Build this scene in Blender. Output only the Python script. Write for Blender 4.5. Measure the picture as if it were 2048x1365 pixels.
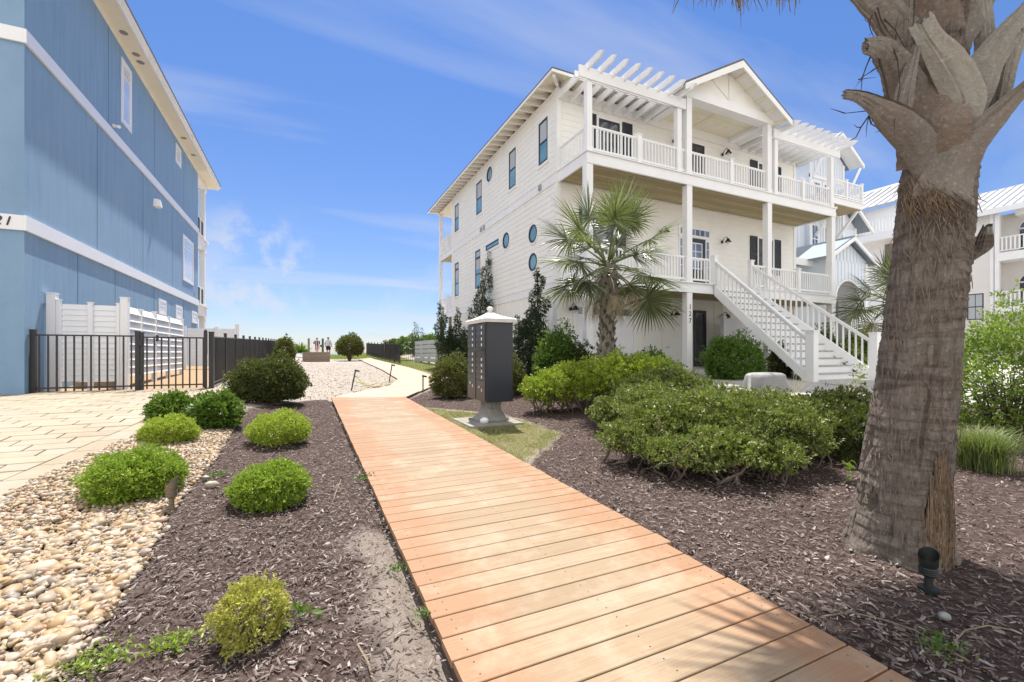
import bpy, bmesh, math, random
import numpy as np
from mathutils import Vector, Matrix
R = math.radians
random.seed(7); rng = np.random.default_rng(7)
for o in list(bpy.data.objects): bpy.data.objects.remove(o)
scene = bpy.context.scene
# ---------------- camera, sky, sun, exposure ----------------
cam_d = bpy.data.cameras.new('camera'); cam = bpy.data.objects.new('camera', cam_d)
scene.collection.objects.link(cam); scene.camera = cam
YAW = R(25.06); H = 1.3; FP = 881.0
cam.location = (0, 0, H); cam.rotation_euler = (R(90), 0, -YAW)
cam_d.sensor_width = 36; cam_d.lens = 36*FP/2048; cam_d.shift_y = 23.5/2048
cam_d.clip_start = .05; cam_d.clip_end = 4000
scene.render.resolution_x = 1024; scene.render.resolution_y = 682
SUN_EL = 67.3; SUN_AZ = 16.7        # azimuth clockwise from +Y
sd = Vector((math.sin(R(SUN_AZ))*math.cos(R(SUN_EL)), math.cos(R(SUN_AZ))*math.cos(R(SUN_EL)), math.sin(R(SUN_EL))))
sl = bpy.data.lights.new('sun', 'SUN'); sl.energy = 3.5; sl.angle = R(.53); sl.color = (1, .955, .88)
so = bpy.data.objects.new('sun', sl); scene.collection.objects.link(so)
so.rotation_euler = (-sd).to_track_quat('-Z', 'Y').to_euler(); so.location = (0, 0, 30)
scene.view_settings.view_transform = 'Standard'; scene.view_settings.look = 'None'
scene.view_settings.exposure = 1.17; scene.view_settings.gamma = 1
w = bpy.data.worlds.new('World'); scene.world = w; w.use_nodes = True
nt = w.node_tree; nt.nodes.clear()
def WN(t, **k):
    n = nt.nodes.new(t)
    for a, b in k.items(): setattr(n, a, b)
    return n
sky = WN('ShaderNodeTexSky', sky_type='NISHITA', sun_disc=False)
sky.sun_elevation = R(SUN_EL); sky.sun_rotation = R(SUN_AZ); sky.altitude = 0
sky.air_density = 1.0; sky.dust_density = .2; sky.ozone_density = 3.0
bg = WN('ShaderNodeBackground'); out = WN('ShaderNodeOutputWorld')
bg.inputs['Strength'].default_value = .15
tc = WN('ShaderNodeTexCoord'); sep = WN('ShaderNodeSeparateXYZ'); nt.links.new(tc.outputs['Generated'], sep.inputs[0])
def wmath(op, a, b=None, c=None, clamp=False):
    n = WN('ShaderNodeMath', operation=op); n.use_clamp = clamp
    for i, v in enumerate((a, b, c)):
        if v is None: continue
        if isinstance(v, (int, float)): n.inputs[i].default_value = v
        else: nt.links.new(v, n.inputs[i])
    return n.outputs[0]
zc = wmath('MAXIMUM', sep.outputs[2], .03)
cx_ = wmath('DIVIDE', sep.outputs[0], wmath('ADD', zc, .12)); cy_ = wmath('DIVIDE', sep.outputs[1], wmath('ADD', zc, .12))
cmb = WN('ShaderNodeCombineXYZ'); nt.links.new(cx_, cmb.inputs[0]); nt.links.new(cy_, cmb.inputs[1])
mp = WN('ShaderNodeMapping'); mp.inputs['Rotation'].default_value = (0, 0, R(-38)); mp.inputs['Scale'].default_value = (.55, 1.9, 1)
mp.inputs['Location'].default_value = (3.1, 1.7, 0)
nt.links.new(cmb.outputs[0], mp.inputs[0])
nz = WN('ShaderNodeTexNoise'); nz.inputs['Scale'].default_value = .75; nz.inputs['Detail'].default_value = 7
nz.inputs['Roughness'].default_value = .52; nz.inputs['Distortion'].default_value = .35
nt.links.new(mp.outputs[0], nz.inputs['Vector'])
rp = WN('ShaderNodeMapRange'); rp.inputs[1].default_value = .52; rp.inputs[2].default_value = .80; rp.inputs[3].default_value = 0; rp.inputs[4].default_value = .7
nt.links.new(nz.outputs[0], rp.inputs[0])
# puffy clouds low over the sea
nz2 = WN('ShaderNodeTexNoise'); nz2.inputs['Scale'].default_value = 4.2; nz2.inputs['Detail'].default_value = 6; nz2.inputs['Roughness'].default_value = .55
nt.links.new(tc.outputs['Generated'], nz2.inputs['Vector'])
puff = WN('ShaderNodeMapRange'); puff.inputs[1].default_value = .48; puff.inputs[2].default_value = .60; puff.inputs[3].default_value = 0; puff.inputs[4].default_value = .75
nt.links.new(nz2.outputs[0], puff.inputs[0])
lo = WN('ShaderNodeMapRange'); lo.inputs[1].default_value = .17; lo.inputs[2].default_value = .29; lo.inputs[3].default_value = 1; lo.inputs[4].default_value = 0
nt.links.new(sep.outputs[2], lo.inputs[0])
pf = wmath('MULTIPLY', puff.outputs[0], lo.outputs[0])
# one small heap of cloud low over the sea, left of the view centre
cd_ = Vector((math.sin(math.radians(-5.6)), math.cos(math.radians(-5.6)), .155)).normalized()
dc = WN('ShaderNodeVectorMath', operation='DOT_PRODUCT'); nt.links.new(tc.outputs['Generated'], dc.inputs[0]); dc.inputs[1].default_value = cd_
dm = WN('ShaderNodeMapRange', interpolation_type='SMOOTHSTEP'); dm.inputs[1].default_value = math.cos(math.radians(8.5)); dm.inputs[2].default_value = math.cos(math.radians(2.0)); nt.links.new(dc.outputs['Value'], dm.inputs[0])
nz3 = WN('ShaderNodeTexNoise'); nz3.inputs['Scale'].default_value = 17; nz3.inputs['Detail'].default_value = 7; nz3.inputs['Roughness'].default_value = .6; nt.links.new(tc.outputs['Generated'], nz3.inputs['Vector'])
hm = WN('ShaderNodeMapRange'); hm.inputs[1].default_value = .44; hm.inputs[2].default_value = .62; hm.inputs[3].default_value = 0; hm.inputs[4].default_value = .6; nt.links.new(nz3.outputs[0], hm.inputs[0])
cl = wmath('MAXIMUM', wmath('MAXIMUM', rp.outputs[0], wmath('MULTIPLY', pf, .45)), wmath('MULTIPLY', hm.outputs[0], dm.outputs[0]))
mix = WN('ShaderNodeMix', data_type='RGBA'); nt.links.new(cl, mix.inputs[0])
tz = WN('ShaderNodeMapRange'); tz.inputs[1].default_value = 0; tz.inputs[2].default_value = .9; nt.links.new(sep.outputs[2], tz.inputs[0])
tint = WN('ShaderNodeMix', data_type='RGBA'); nt.links.new(tz.outputs[0], tint.inputs[0]); tint.inputs[6].default_value = (.345, .345, .41, 1); tint.inputs[7].default_value = (.215, .355, .52, 1)
hs = WN('ShaderNodeMix', data_type='RGBA', blend_type='MULTIPLY'); hs.inputs[0].default_value = 1; nt.links.new(sky.outputs[0], hs.inputs[6]); nt.links.new(tint.outputs[2], hs.inputs[7])
nt.links.new(hs.outputs[2], mix.inputs[6]); mix.inputs[7].default_value = (2.3, 2.38, 2.55, 1)
# a bright cloud bank added unseen behind the camera, as fill for the shade
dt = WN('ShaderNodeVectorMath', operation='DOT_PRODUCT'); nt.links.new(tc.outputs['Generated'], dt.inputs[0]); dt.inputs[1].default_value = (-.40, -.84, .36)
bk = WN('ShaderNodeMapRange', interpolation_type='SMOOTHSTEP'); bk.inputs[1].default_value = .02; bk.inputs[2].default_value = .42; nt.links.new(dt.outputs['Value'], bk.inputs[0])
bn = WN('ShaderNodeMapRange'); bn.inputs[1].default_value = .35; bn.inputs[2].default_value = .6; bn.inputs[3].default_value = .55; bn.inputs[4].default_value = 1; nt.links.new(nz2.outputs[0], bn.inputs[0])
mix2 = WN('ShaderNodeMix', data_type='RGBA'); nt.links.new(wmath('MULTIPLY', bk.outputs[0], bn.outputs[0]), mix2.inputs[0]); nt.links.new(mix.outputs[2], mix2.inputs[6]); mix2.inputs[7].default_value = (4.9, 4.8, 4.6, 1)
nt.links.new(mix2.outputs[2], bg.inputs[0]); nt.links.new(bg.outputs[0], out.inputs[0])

# ---------------- helpers ----------------
COL = scene.collection
ORG = {}
def ss(v, a, b):
    t = np.clip((np.asarray(v, float)-a)/(b-a), 0, 1); return t*t*(3-2*t)
def gz(x, y):
    x = np.asarray(x, float); y = np.asarray(y, float)
    z = .0206*np.clip(y, -40, 38) + .28*ss(-x, -.2, 2.)*ss(y, 3, 9) + .45*ss(x, 3.5, 8)*ss(y, 2.5, 6.5) + .15*ss(y, 6.5, 9.3)*ss(x, 5, 8)
    z = z + .25*ss(y, 36, 47) - 4.6*ss(y, 49, 90)
    return z
def g(x, y): return float(gz(x, y))
CY, SY = math.cos(YAW), math.sin(YAW)
def ray(px, py): r = (px-1024)/FP; return (SY+r*CY, CY-r*SY, (706-py)/FP)
def at(px, py, d): a, b, c = ray(px, py); return Vector((a*d, b*d, H+c*d))
def hashn(ix, iy, iz=0):
    v = np.sin(ix*127.1+iy*311.7+iz*74.7)*43758.5453; return v-np.floor(v)
def vnoise(x, y):
    ix, iy = np.floor(x), np.floor(y); fx, fy = x-ix, y-iy; fx = fx*fx*(3-2*fx); fy = fy*fy*(3-2*fy)
    a = hashn(ix, iy); b = hashn(ix+1, iy); c = hashn(ix, iy+1); d = hashn(ix+1, iy+1)
    return (a*(1-fx)+b*fx)*(1-fy)+(c*(1-fx)+d*fx)*fy
def vnoise3(x, y, z):
    ix, iy, iz = np.floor(x), np.floor(y), np.floor(z); fx, fy, fz = x-ix, y-iy, z-iz
    fx = fx*fx*(3-2*fx); fy = fy*fy*(3-2*fy); fz = fz*fz*(3-2*fz); o = 0
    for dx in (0, 1):
        for dy in (0, 1):
            for dz in (0, 1): o = o+hashn(ix+dx, iy+dy, iz+dz)*(fx if dx else 1-fx)*(fy if dy else 1-fy)*(fz if dz else 1-fz)
    return o
def inpoly(x, y, poly):
    x = np.asarray(x); y = np.asarray(y); ins = np.zeros(x.shape, bool); n = len(poly)
    for i in range(n):
        x0, y0 = poly[i]; x1, y1 = poly[(i+1) % n]
        if y0 == y1: continue
        c = ((y0 > y) != (y1 > y)) & (x < (x1-x0)*(y-y0)/(y1-y0)+x0); ins ^= c
    return ins
def tag(o, label=None, cat=None, group=None, kind=None):
    if label: o['label'] = label
    if cat: o['category'] = cat
    if group: o['group'] = group
    if kind: o['kind'] = kind
    return o
def thing(name, loc, label, cat, group=None):
    o = bpy.data.objects.new(name, None); COL.objects.link(o); o.location = loc; o.empty_display_size = .2
    ORG[o] = Vector(loc); return tag(o, label, cat, group)
def link(name, me, parent=None, loc=None):
    o = bpy.data.objects.new(name, me); COL.objects.link(o)
    if parent is not None:
        o.parent = parent; org = ORG[parent]; ORG[o] = org
        if org.length > 0: me.transform(Matrix.Translation(-org))
    else:
        ORG[o] = Vector((0, 0, 0))
    return o
def npmesh(name, V, F, mats, smooth=False, midx=None):
    """V (n,3) array, F (m,k) array with k fixed"""
    V = np.asarray(V, np.float32); F = np.asarray(F, np.int32); k = F.shape[1]; m = F.shape[0]
    me = bpy.data.meshes.new(name)
    me.vertices.add(len(V)); me.vertices.foreach_set('co', V.ravel())
    me.loops.add(m*k); me.loops.foreach_set('vertex_index', F.ravel())
    me.polygons.add(m); me.polygons.foreach_set('loop_start', np.arange(0, m*k, k, dtype=np.int32))
    if smooth: me.polygons.foreach_set('use_smooth', np.ones(m, bool))
    if midx is not None: me.polygons.foreach_set('material_index', np.asarray(midx, np.int32))
    for mt in (mats if isinstance(mats, (list, tuple)) else [mats]): me.materials.append(mt)
    me.update(calc_edges=True); return me
class MB:
    def __init__(s): s.v = []; s.f = []; s.m = []
    def add(s, vs, fs, m=0):
        n = len(s.v); s.v += [tuple(v) for v in vs]; s.f += [tuple(i+n for i in f) for f in fs]; s.m += [m]*len(fs); return s
    def box(s, x0, x1, y0, y1, z0, z1, m=0):
        return s.hexa([(x0, y0, z0), (x1, y0, z0), (x1, y1, z0), (x0, y1, z0), (x0, y0, z1), (x1, y0, z1), (x1, y1, z1), (x0, y1, z1)], m)
    def hexa(s, v, m=0):
        return s.add(v, [(3, 2, 1, 0), (4, 5, 6, 7), (0, 1, 5, 4), (1, 2, 6, 5), (2, 3, 7, 6), (3, 0, 4, 7)], m)
    def bar(s, a, b, w_, h_, up=(0, 0, 1), m=0):
        a = Vector(a); b = Vector(b); d = (b-a).normalized(); u = Vector(up)
        if abs(d.dot(u)) > .99: u = Vector((0, 1, 0))
        r = d.cross(u).normalized(); u = r.cross(d).normalized(); r = r*w_/2; u = u*h_/2
        return s.hexa([a-r-u, a+r-u, b+r-u, b-r-u, a-r+u, a+r+u, b+r+u, b-r+u], m)
    def tube(s, pts, rad, n=8, m=0, cap=True):
        pts = [Vector(p) for p in pts]
        if not hasattr(rad, '__len__'): rad = [rad]*len(pts)
        vs = []; prev = None
        for i, p in enumerate(pts):
            d = (pts[min(i+1, len(pts)-1)]-pts[max(i-1, 0)]).normalized()
            if prev is None:
                u = Vector((0, 0, 1)) if abs(d.z) < .9 else Vector((1, 0, 0))
            else: u = prev
            r = d.cross(u)
            if r.length < 1e-6: r = d.orthogonal()
            r.normalize(); u = r.cross(d).normalized(); prev = u
            for k in range(n):
                a = 2*math.pi*k/n; vs.append(p+(r*math.cos(a)+u*math.sin(a))*rad[i])
        fs = []
        for i in range(len(pts)-1):
            for k in range(n):
                k2 = (k+1) % n; fs.append((i*n+k, i*n+k2, (i+1)*n+k2, (i+1)*n+k))
        if cap: fs += [tuple(range(n))[::-1], tuple((len(pts)-1)*n+k for k in range(n))]
        return s.add(vs, fs, m)
    def lathe(s, c, prof, n=24, m=0, cap=True):
        c = Vector(c); vs = [c+Vector((r*math.cos(2*math.pi*k/n), r*math.sin(2*math.pi*k/n), z)) for r, z in prof for k in range(n)]
        fs = [(i*n+k, i*n+(k+1) % n, (i+1)*n+(k+1) % n, (i+1)*n+k) for i in range(len(prof)-1) for k in range(n)]
        if cap: fs += [tuple(range(n))[::-1], tuple((len(prof)-1)*n+k for k in range(n))]
        return s.add(vs, fs, m)
    def prism(s, poly, axis, a, b, m=0):
        """poly in the two remaining axes (order xyz), extruded from a to b on axis"""
        def mk(p, t):
            if axis == 'x': return (t, p[0], p[1])
            if axis == 'y': return (p[0], t, p[1])
            return (p[0], p[1], t)
        n = len(poly); vs = [mk(p, a) for p in poly]+[mk(p, b) for p in poly]
        fs = [tuple(range(n)), tuple(range(2*n-1, n-1, -1))]+[(i, i+n, (i+1) % n+n, (i+1) % n) for i in range(n)]
        return s.add(vs, fs, m)
    def build(s, name, mats, parent=None, smooth=False, bevel=0, fix=True):
        me = bpy.data.meshes.new(name); me.from_pydata(s.v, [], s.f)
        for mt in (mats if isinstance(mats, (list, tuple)) else [mats]): me.materials.append(mt)
        me.polygons.foreach_set('material_index', s.m)
        if fix:
            bm = bmesh.new(); bm.from_mesh(me); bmesh.ops.recalc_face_normals(bm, faces=bm.faces); bm.to_mesh(me); bm.free()
        if smooth: me.polygons.foreach_set('use_smooth', [True]*len(me.polygons))
        o = link(name, me, parent)
        if bevel:
            b = o.modifiers.new('bevel', 'BEVEL'); b.width = bevel; b.segments = 2; b.limit_method = 'ANGLE'
        return o
def copy_tree(o, parent=None):
    c = o.copy(); COL.objects.link(c)
    if parent is not None: c.parent = parent
    for ch in list(o.children): copy_tree(ch, c)
    return c
# ---------------- materials ----------------
def nodes(name):
    m = bpy.data.materials.new(name); m.use_nodes = True; t = m.node_tree
    return m, t, t.nodes['Principled BSDF']
def N(t, ty, ins=None, **k):
    n = t.nodes.new(ty)
    for a, b in k.items(): setattr(n, a, b)
    for a, b in (ins or {}).items():
        if hasattr(b, 'is_linked') or isinstance(b, bpy.types.NodeSocket): t.links.new(b, n.inputs[a])
        else: n.inputs[a].default_value = b
    return n
def rgba(c): return (c[0], c[1], c[2], 1)
def mixc(t, f, a, b, blend='MIX'):
    n = N(t, 'ShaderNodeMix', data_type='RGBA', blend_type=blend)
    for i, v in ((0, f), (6, a), (7, b)):
        if isinstance(v, bpy.types.NodeSocket): t.links.new(v, n.inputs[i])
        else: n.inputs[i].default_value = v if i == 0 else rgba(v)
    return n.outputs[2]
def ramp(t, f, pts):
    n = N(t, 'ShaderNodeValToRGB'); t.links.new(f, n.inputs[0]); e = n.color_ramp.elements
    while len(e) < len(pts): e.new(.5)
    for q, (p, c) in zip(e, pts): q.position = p; q.color = rgba(c) if hasattr(c, '__len__') else (c, c, c, 1)
    return n.outputs[0]
def noise(t, scale, detail=4, rough=.55, vec=None, stretch=None, dist=0):
    if vec is None: vec = N(t, 'ShaderNodeTexCoord').outputs['Object']
    if stretch: vec = N(t, 'ShaderNodeMapping', {'Vector': vec, 'Scale': stretch}).outputs[0]
    return N(t, 'ShaderNodeTexNoise', {'Vector': vec, 'Scale': scale, 'Detail': detail, 'Roughness': rough, 'Distortion': dist}).outputs[0]
def bump(t, b, h, strength=.3, dist=.02):
    n = N(t, 'ShaderNodeBump', {'Height': h, 'Strength': strength, 'Distance': dist}); t.links.new(n.outputs[0], b.inputs['Normal'])
SC = .76
def mat(name, c, rough=.6, var=.12, scale=3, metal=0, bmp=0, bscale=60, spec=.5, stretch=None, c2=None, dirt=0, scl=True):
    if c[0] > .7 or c[0] < .04: scl = False
    m, t, b = nodes(name)
    if scl: c = tuple(x*SC for x in c)
    f = ramp(t, noise(t, scale, 5, .6, stretch=stretch), [(.3, 0.0), (.7, 1.0)])
    d = c2 if c2 else tuple(x*(1-var) for x in c)
    col = mixc(t, f, d, c)
    if dirt:
        col = mixc(t, ramp(t, noise(t, .9, 6, .7), [(.48, 0), (.75, dirt)]), col, (.32, .29, .24))
    t.links.new(col, b.inputs['Base Color']); b.inputs['Roughness'].default_value = rough
    b.inputs['Metallic'].default_value = metal; b.inputs['Specular IOR Level'].default_value = spec
    if bmp: bump(t, b, noise(t, bscale, 4), bmp, .01)
    return m
def island_mat(name, cols, rough=.6, bmp=0, bscale=40, trans=0, spec=.4, fine=0, stretch=None):
    m, t, b = nodes(name)
    r = N(t, 'ShaderNodeNewGeometry').outputs['Random Per Island']
    n = len(cols); col = ramp(t, r, [(i/(n-1) if n > 1 else 0, c) for i, c in enumerate(cols)])
    if fine:
        col = mixc(t, ramp(t, noise(t, bscale, 5, .6, stretch=stretch), [(.3, 0), (.7, fine)]), col, tuple(x*.55 for x in cols[len(cols)//2]))
    t.links.new(col, b.inputs['Base Color']); b.inputs['Roughness'].default_value = rough; b.inputs['Specular IOR Level'].default_value = spec
    if bmp: bump(t, b, noise(t, bscale, 4, stretch=stretch), bmp, .008)
    if trans:
        tr = N(t, 'ShaderNodeBsdfTranslucent'); t.links.new(mixc(t, .5, col, (.5, .65, .08), 'MULTIPLY'), tr.inputs[0])
        cc = mixc(t, .45, col, (.3, .42, .03)); t.links.new(cc, tr.inputs[0])
        mx = N(t, 'ShaderNodeMixShader', {0: trans}); t.links.new(b.outputs[0], mx.inputs[1]); t.links.new(tr.outputs[0], mx.inputs[2])
        t.links.new(mx.outputs[0], t.nodes['Material Output'].inputs[0])
    return m
M = {}
M['white'] = mat('white_paint', (.87, .87, .865), .45, .05, 2, dirt=.10)
M['whitetrim'] = mat('white_trim', (.86, .855, .83), .5, .05, 2, dirt=.12, bmp=.05)
M['cream'] = mat('cream_siding', (.87, .855, .80), .55, .05, 1.5, dirt=.08, bmp=.06)
M['soffit'] = mat('cream_soffit', (.84, .78, .62), .6, .06, 2)
M['vinyl'] = mat('white_vinyl', (.82, .82, .84), .35, .03, 2, dirt=.06)
M['louver'] = mat('white_louver', (.80, .79, .75), .4, .04, 2)
M['black'] = mat('black_metal', (.022, .021, .022), .38, .2, 20)
M['shutter'] = mat('dark_shutter', (.03, .033, .042), .5, .2, 5)
M['bronze'] = mat('dark_bronze', (.05, .035, .03), .4, .2, 5)
M['brass'] = mat('weathered_brass', (.30, .24, .17), .55, .3, 25, metal=.3, bmp=.3)
M['stone_cap'] = mat('pale_cast_stone', (.72, .70, .66), .7, .12, 12, bmp=.2, dirt=.2)
M['grey_ped'] = mat('weathered_grey', (.42, .40, .38), .75, .3, 14, bmp=.4, dirt=.5)
M['concrete'] = mat('concrete', (.60, .57, .52), .85, .14, 1.6, bmp=.25, bscale=90, dirt=.25)
M['slab'] = mat('mossy_slab', (.42, .39, .34), .9, .3, 7, bmp=.4, dirt=.4)
M['cbox'] = mat('dark_box_paint', (.062, .06, .058), .35, .15, 4, dirt=.1)
M['cboxside'] = mat('navy_box_paint', (.030, .034, .048), .3, .15, 4)
M['silver'] = mat('silver_metal', (.6, .6, .6), .35, .1, 8, metal=.6)
M['paper'] = mat('white_paper', (.85, .85, .83), .6, .03)
M['roofgrey'] = mat('grey_shingle', (.22, .21, .20), .9, .35, 30, bmp=.4)
M['metalroof'] = mat('pale_metal_roof', (.56, .57, .58), .35, .06, 3, spec=.6)
M['blueroof'] = mat('blue_grey_metal_roof', (.30, .38, .46), .4, .1, 3)
M['cblue'] = mat('pale_blue_siding', (.71, .77, .84), .6, .06, 2)
M['dcream'] = mat('pale_beige_siding', (.74, .72, .69), .6, .06, 2)
M['brick'] = None
M['greywood'] = mat('weathered_grey_wood', (.36, .31, .25), .85, .35, 6, bmp=.4, stretch=(1, 1, .2))
M['greenwood'] = mat('mossy_dark_wood', (.14, .17, .14), .85, .35, 6)
M['screen'] = mat('pale_grey_green_paint', (.62, .66, .62), .6, .08, 3, dirt=.15)
M['pvc'] = mat('pvc_white', (.75, .74, .7), .5, .1, 8)
M['skin'] = mat('skin', (.62, .36, .27), .6, .06, 10)
M['pots'] = mat('plastic_grey', (.40, .40, .40), .75, .2, 18, bmp=.35, dirt=.3)
M['yellow'] = mat('yellow_string', (.62, .60, .08), .6, .1, 8)
M['redpole'] = mat('rust_red_pole', (.40, .12, .08), .6, .2, 8)
M['rope'] = mat('tan_twig', (.36, .27, .18), .8, .3, 30)
M['twig'] = mat('dark_twig', (.07, .05, .045), .85, .3, 30)
M['stem'] = mat('pale_stem', (.30, .23, .18), .85, .35, 30, bmp=.3)
M['darkstem'] = mat('dark_stem', (.13, .10, .08), .85, .35, 30)
M['strawgrass'] = island_mat('straw_blades', [(.55, .47, .30), (.68, .60, .42), (.45, .42, .22)], .7, trans=.2)
# tiny-grained stucco blue wall with streaks
def blue_wall():
    m, t, b = nodes('blue_stucco')
    st = noise(t, 1.0, 6, .65, stretch=(1, 7, .55)); big = noise(t, .35, 4, .6)
    c = mixc(t, ramp(t, st, [(.3, 0), (.72, 1)]), (.18, .305, .47), (.25, .385, .55))
    c = mixc(t, ramp(t, big, [(.4, 0), (.75, .45)]), c, (.28, .42, .56))
    t.links.new(c, b.inputs['Base Color']); b.inputs['Roughness'].default_value = .75
    fine = noise(t, 70, 5, .7); bump(t, b, fine, .55, .02); return m
M['blue'] = blue_wall()
def glass_mat(name, c, c2):
    m, t, b = nodes(name)
    t.links.new(mixc(t, ramp(t, noise(t, 1.2, 3), [(.4, 0), (.6, 1)]), c, c2), b.inputs['Base Color'])
    b.inputs['Roughness'].default_value = .06; b.inputs['Specular IOR Level'].default_value = .9; b.inputs['Coat Weight'].default_value = .4; b.inputs['Coat Roughness'].default_value = .03
    return m
M['glass'] = glass_mat('window_glass_reflected_teal', (.10, .24, .29), (.17, .34, .39))  # teal base colour stands in for the reflected sky and blue house
M['glassdark'] = glass_mat('window_glass_dark', (.02, .025, .03), (.06, .07, .08))
M['glassblue'] = glass_mat('window_glass_blue', (.06, .10, .22), (.12, .18, .30))
M['glasspale'] = glass_mat('window_glass_pale', (.55, .58, .66), (.62, .66, .74))
M['blind'] = mat('window_blind', (.60, .64, .66), .6, .08, 4)
def wood_ceiling():
    m, t, b = nodes('treated_plank_ceiling')
    v = N(t, 'ShaderNodeTexCoord').outputs['Object']
    n1 = noise(t, 1.3, 6, .7, stretch=(.35, 3, 1)); n2 = noise(t, 5, 5, .75, stretch=(.12, 5, 1))
    r = N(t, 'ShaderNodeNewGeometry').outputs['Random Per Island']
    c = ramp(t, n2, [(.25, (.16, .13, .06)), (.45, (.46, .36, .20)), (.7, (.62, .50, .33))])
    c = mixc(t, ramp(t, n1, [(.4, 0), (.7, .7)]), c, (.26, .27, .14))
    c = mixc(t, ramp(t, r, [(0, 0), (1, .75)]), c, (.30, .25, .13))
    t.links.new(c, b.inputs['Base Color']); b.inputs['Roughness'].default_value = .8; return m
M['ceiling'] = wood_ceiling()
def deck_mat(name, pale=0.0):
    m, t, b = nodes(name)
    v = N(t, 'ShaderNodeTexCoord').outputs['Object']; sp = N(t, 'ShaderNodeSeparateXYZ', {0: v})
    r = N(t, 'ShaderNodeNewGeometry').outputs['Random Per Island']
    c = ramp(t, r, [(0, (.29, .21, .135)), (.35, (.35, .265, .175)), (.7, (.31, .225, .145)), (1, (.38, .285, .195))])
    # redder, less weathered wood towards the board ends
    ex = N(t, 'ShaderNodeMath', {0: sp.outputs[0], 1: 1.3}, operation='SUBTRACT'); ex = N(t, 'ShaderNodeMath', {0: ex.outputs[0]}, operation='ABSOLUTE')
    wob = noise(t, 1.1, 4, .6)
    ad = N(t, 'ShaderNodeMath', {0: wob, 1: .9, 2: ex.outputs[0]}, operation='MULTIPLY_ADD')
    red = ramp(t, ad.outputs[0], [(.80, 0.0), (1.45, .70)])
    c = mixc(t, red, c, (.35, .175, .092))
    gr = noise(t, 11, 8, .78, stretch=(.16, 7, 1), dist=.9)
    c = mixc(t, ramp(t, gr, [(.36, .75), (.56, 0)]), c, (.25, .16, .10))
    sal = noise(t, 3.0, 7, .7); c = mixc(t, ramp(t, sal, [(.5, 0), (.72, .5)]), c, (.47, .39, .29))
    if pale: c = mixc(t, pale, c, (.50, .43, .35))
    # sparse dark specks
    t.links.new(c, b.inputs['Base Color']); b.inputs['Roughness'].default_value = .7; b.inputs['Specular IOR Level'].default_value = .25
    bump(t, b, gr, .25, .004); return m
M['deck'] = deck_mat('weathered_orange_planks'); M['deckfar'] = deck_mat('pale_planks', .65)
def brick_mat():
    m, t, b = nodes('stone_block')
    v = N(t, 'ShaderNodeTexCoord').outputs['Object']
    v = N(t, 'ShaderNodeMapping', {'Vector': v, 'Rotation': (R(90), 0, 0)}).outputs[0]
    br = N(t, 'ShaderNodeTexBrick', {'Vector': v, 'Color1': rgba((.34, .24, .17)), 'Color2': rgba((.24, .19, .16)), 'Mortar': rgba((.14, .12, .10)), 'Scale': 1.0, 'Mortar Size': .012, 'Brick Width': .35, 'Row Height': .13})
    t.links.new(mixc(t, ramp(t, noise(t, 5, 5), [(.35, 0), (.7, .6)]), br.outputs[0], (.30, .25, .21)), b.inputs['Base Color']); b.inputs['Roughness'].default_value = .9
    bump(t, b, br.outputs[1], .5, .02); return m
M['brick'] = brick_mat()
# foliage
LEAF = {
 'bright': island_mat('leaf_bright', [(.16, .26, .030), (.30, .42, .05), (.22, .34, .04), (.40, .50, .08)], .42, trans=.35),
 'lime': island_mat('leaf_lime', [(.24, .34, .03), (.42, .50, .06), (.32, .42, .05), (.50, .56, .11)], .42, trans=.38),
 'mid': island_mat('leaf_mid', [(.05, .11, .018), (.11, .20, .03), (.07, .15, .025), (.17, .27, .05)], .38, trans=.3),
 'hedge': island_mat('leaf_hedge', [(.045, .075, .018), (.20, .25, .055), (.10, .15, .03), (.34, .38, .11), (.17, .13, .06)], .42, trans=.25, spec=.4),
 'dark': island_mat('leaf_dark', [(.030, .05, .014), (.06, .085, .025), (.09, .065, .03), (.07, .11, .025)], .5, trans=.2, spec=.3),
 'olive': island_mat('leaf_olive', [(.06, .085, .02), (.11, .13, .035), (.15, .11, .05), (.14, .17, .04)], .5, trans=.22, spec=.3),
 'yellow': island_mat('leaf_yellow', [(.42, .42, .08), (.55, .50, .12), (.30, .34, .06), (.52, .38, .15)], .45, trans=.35),
 'juniper': island_mat('juniper_needles', [(.016, .035, .012), (.035, .06, .02), (.024, .046, .016), (.06, .09, .03)], .6, trans=.1),
 'palm': island_mat('palm_leaf', [(.05, .07, .03), (.11, .13, .06), (.08, .10, .045), (.30, .30, .22)], .35, trans=.25, spec=.6),
 'dead': island_mat('dead_palm_leaf', [(.26, .18, .10), (.36, .27, .17), (.20, .14, .09), (.42, .35, .25)], .7, trans=.15),
 'grass': island_mat('grass_blade', [(.16, .19, .05), (.26, .27, .09), (.40, .36, .18), (.30, .27, .13)], .6, trans=.3),
 'lawn': island_mat('lawn_blade', [(.14, .24, .03), (.22, .32, .04), (.28, .34, .07)], .6, trans=.3),
 'bigbush': island_mat('leaf_compound', [(.12, .21, .03), (.25, .36, .07), (.34, .44, .10), (.18, .28, .04)], .4, trans=.4),
 'clump': island_mat('grass_clump_blade', [(.10, .16, .04), (.19, .25, .08), (.30, .30, .14), (.14, .20, .06)], .55, trans=.3),
}
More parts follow.
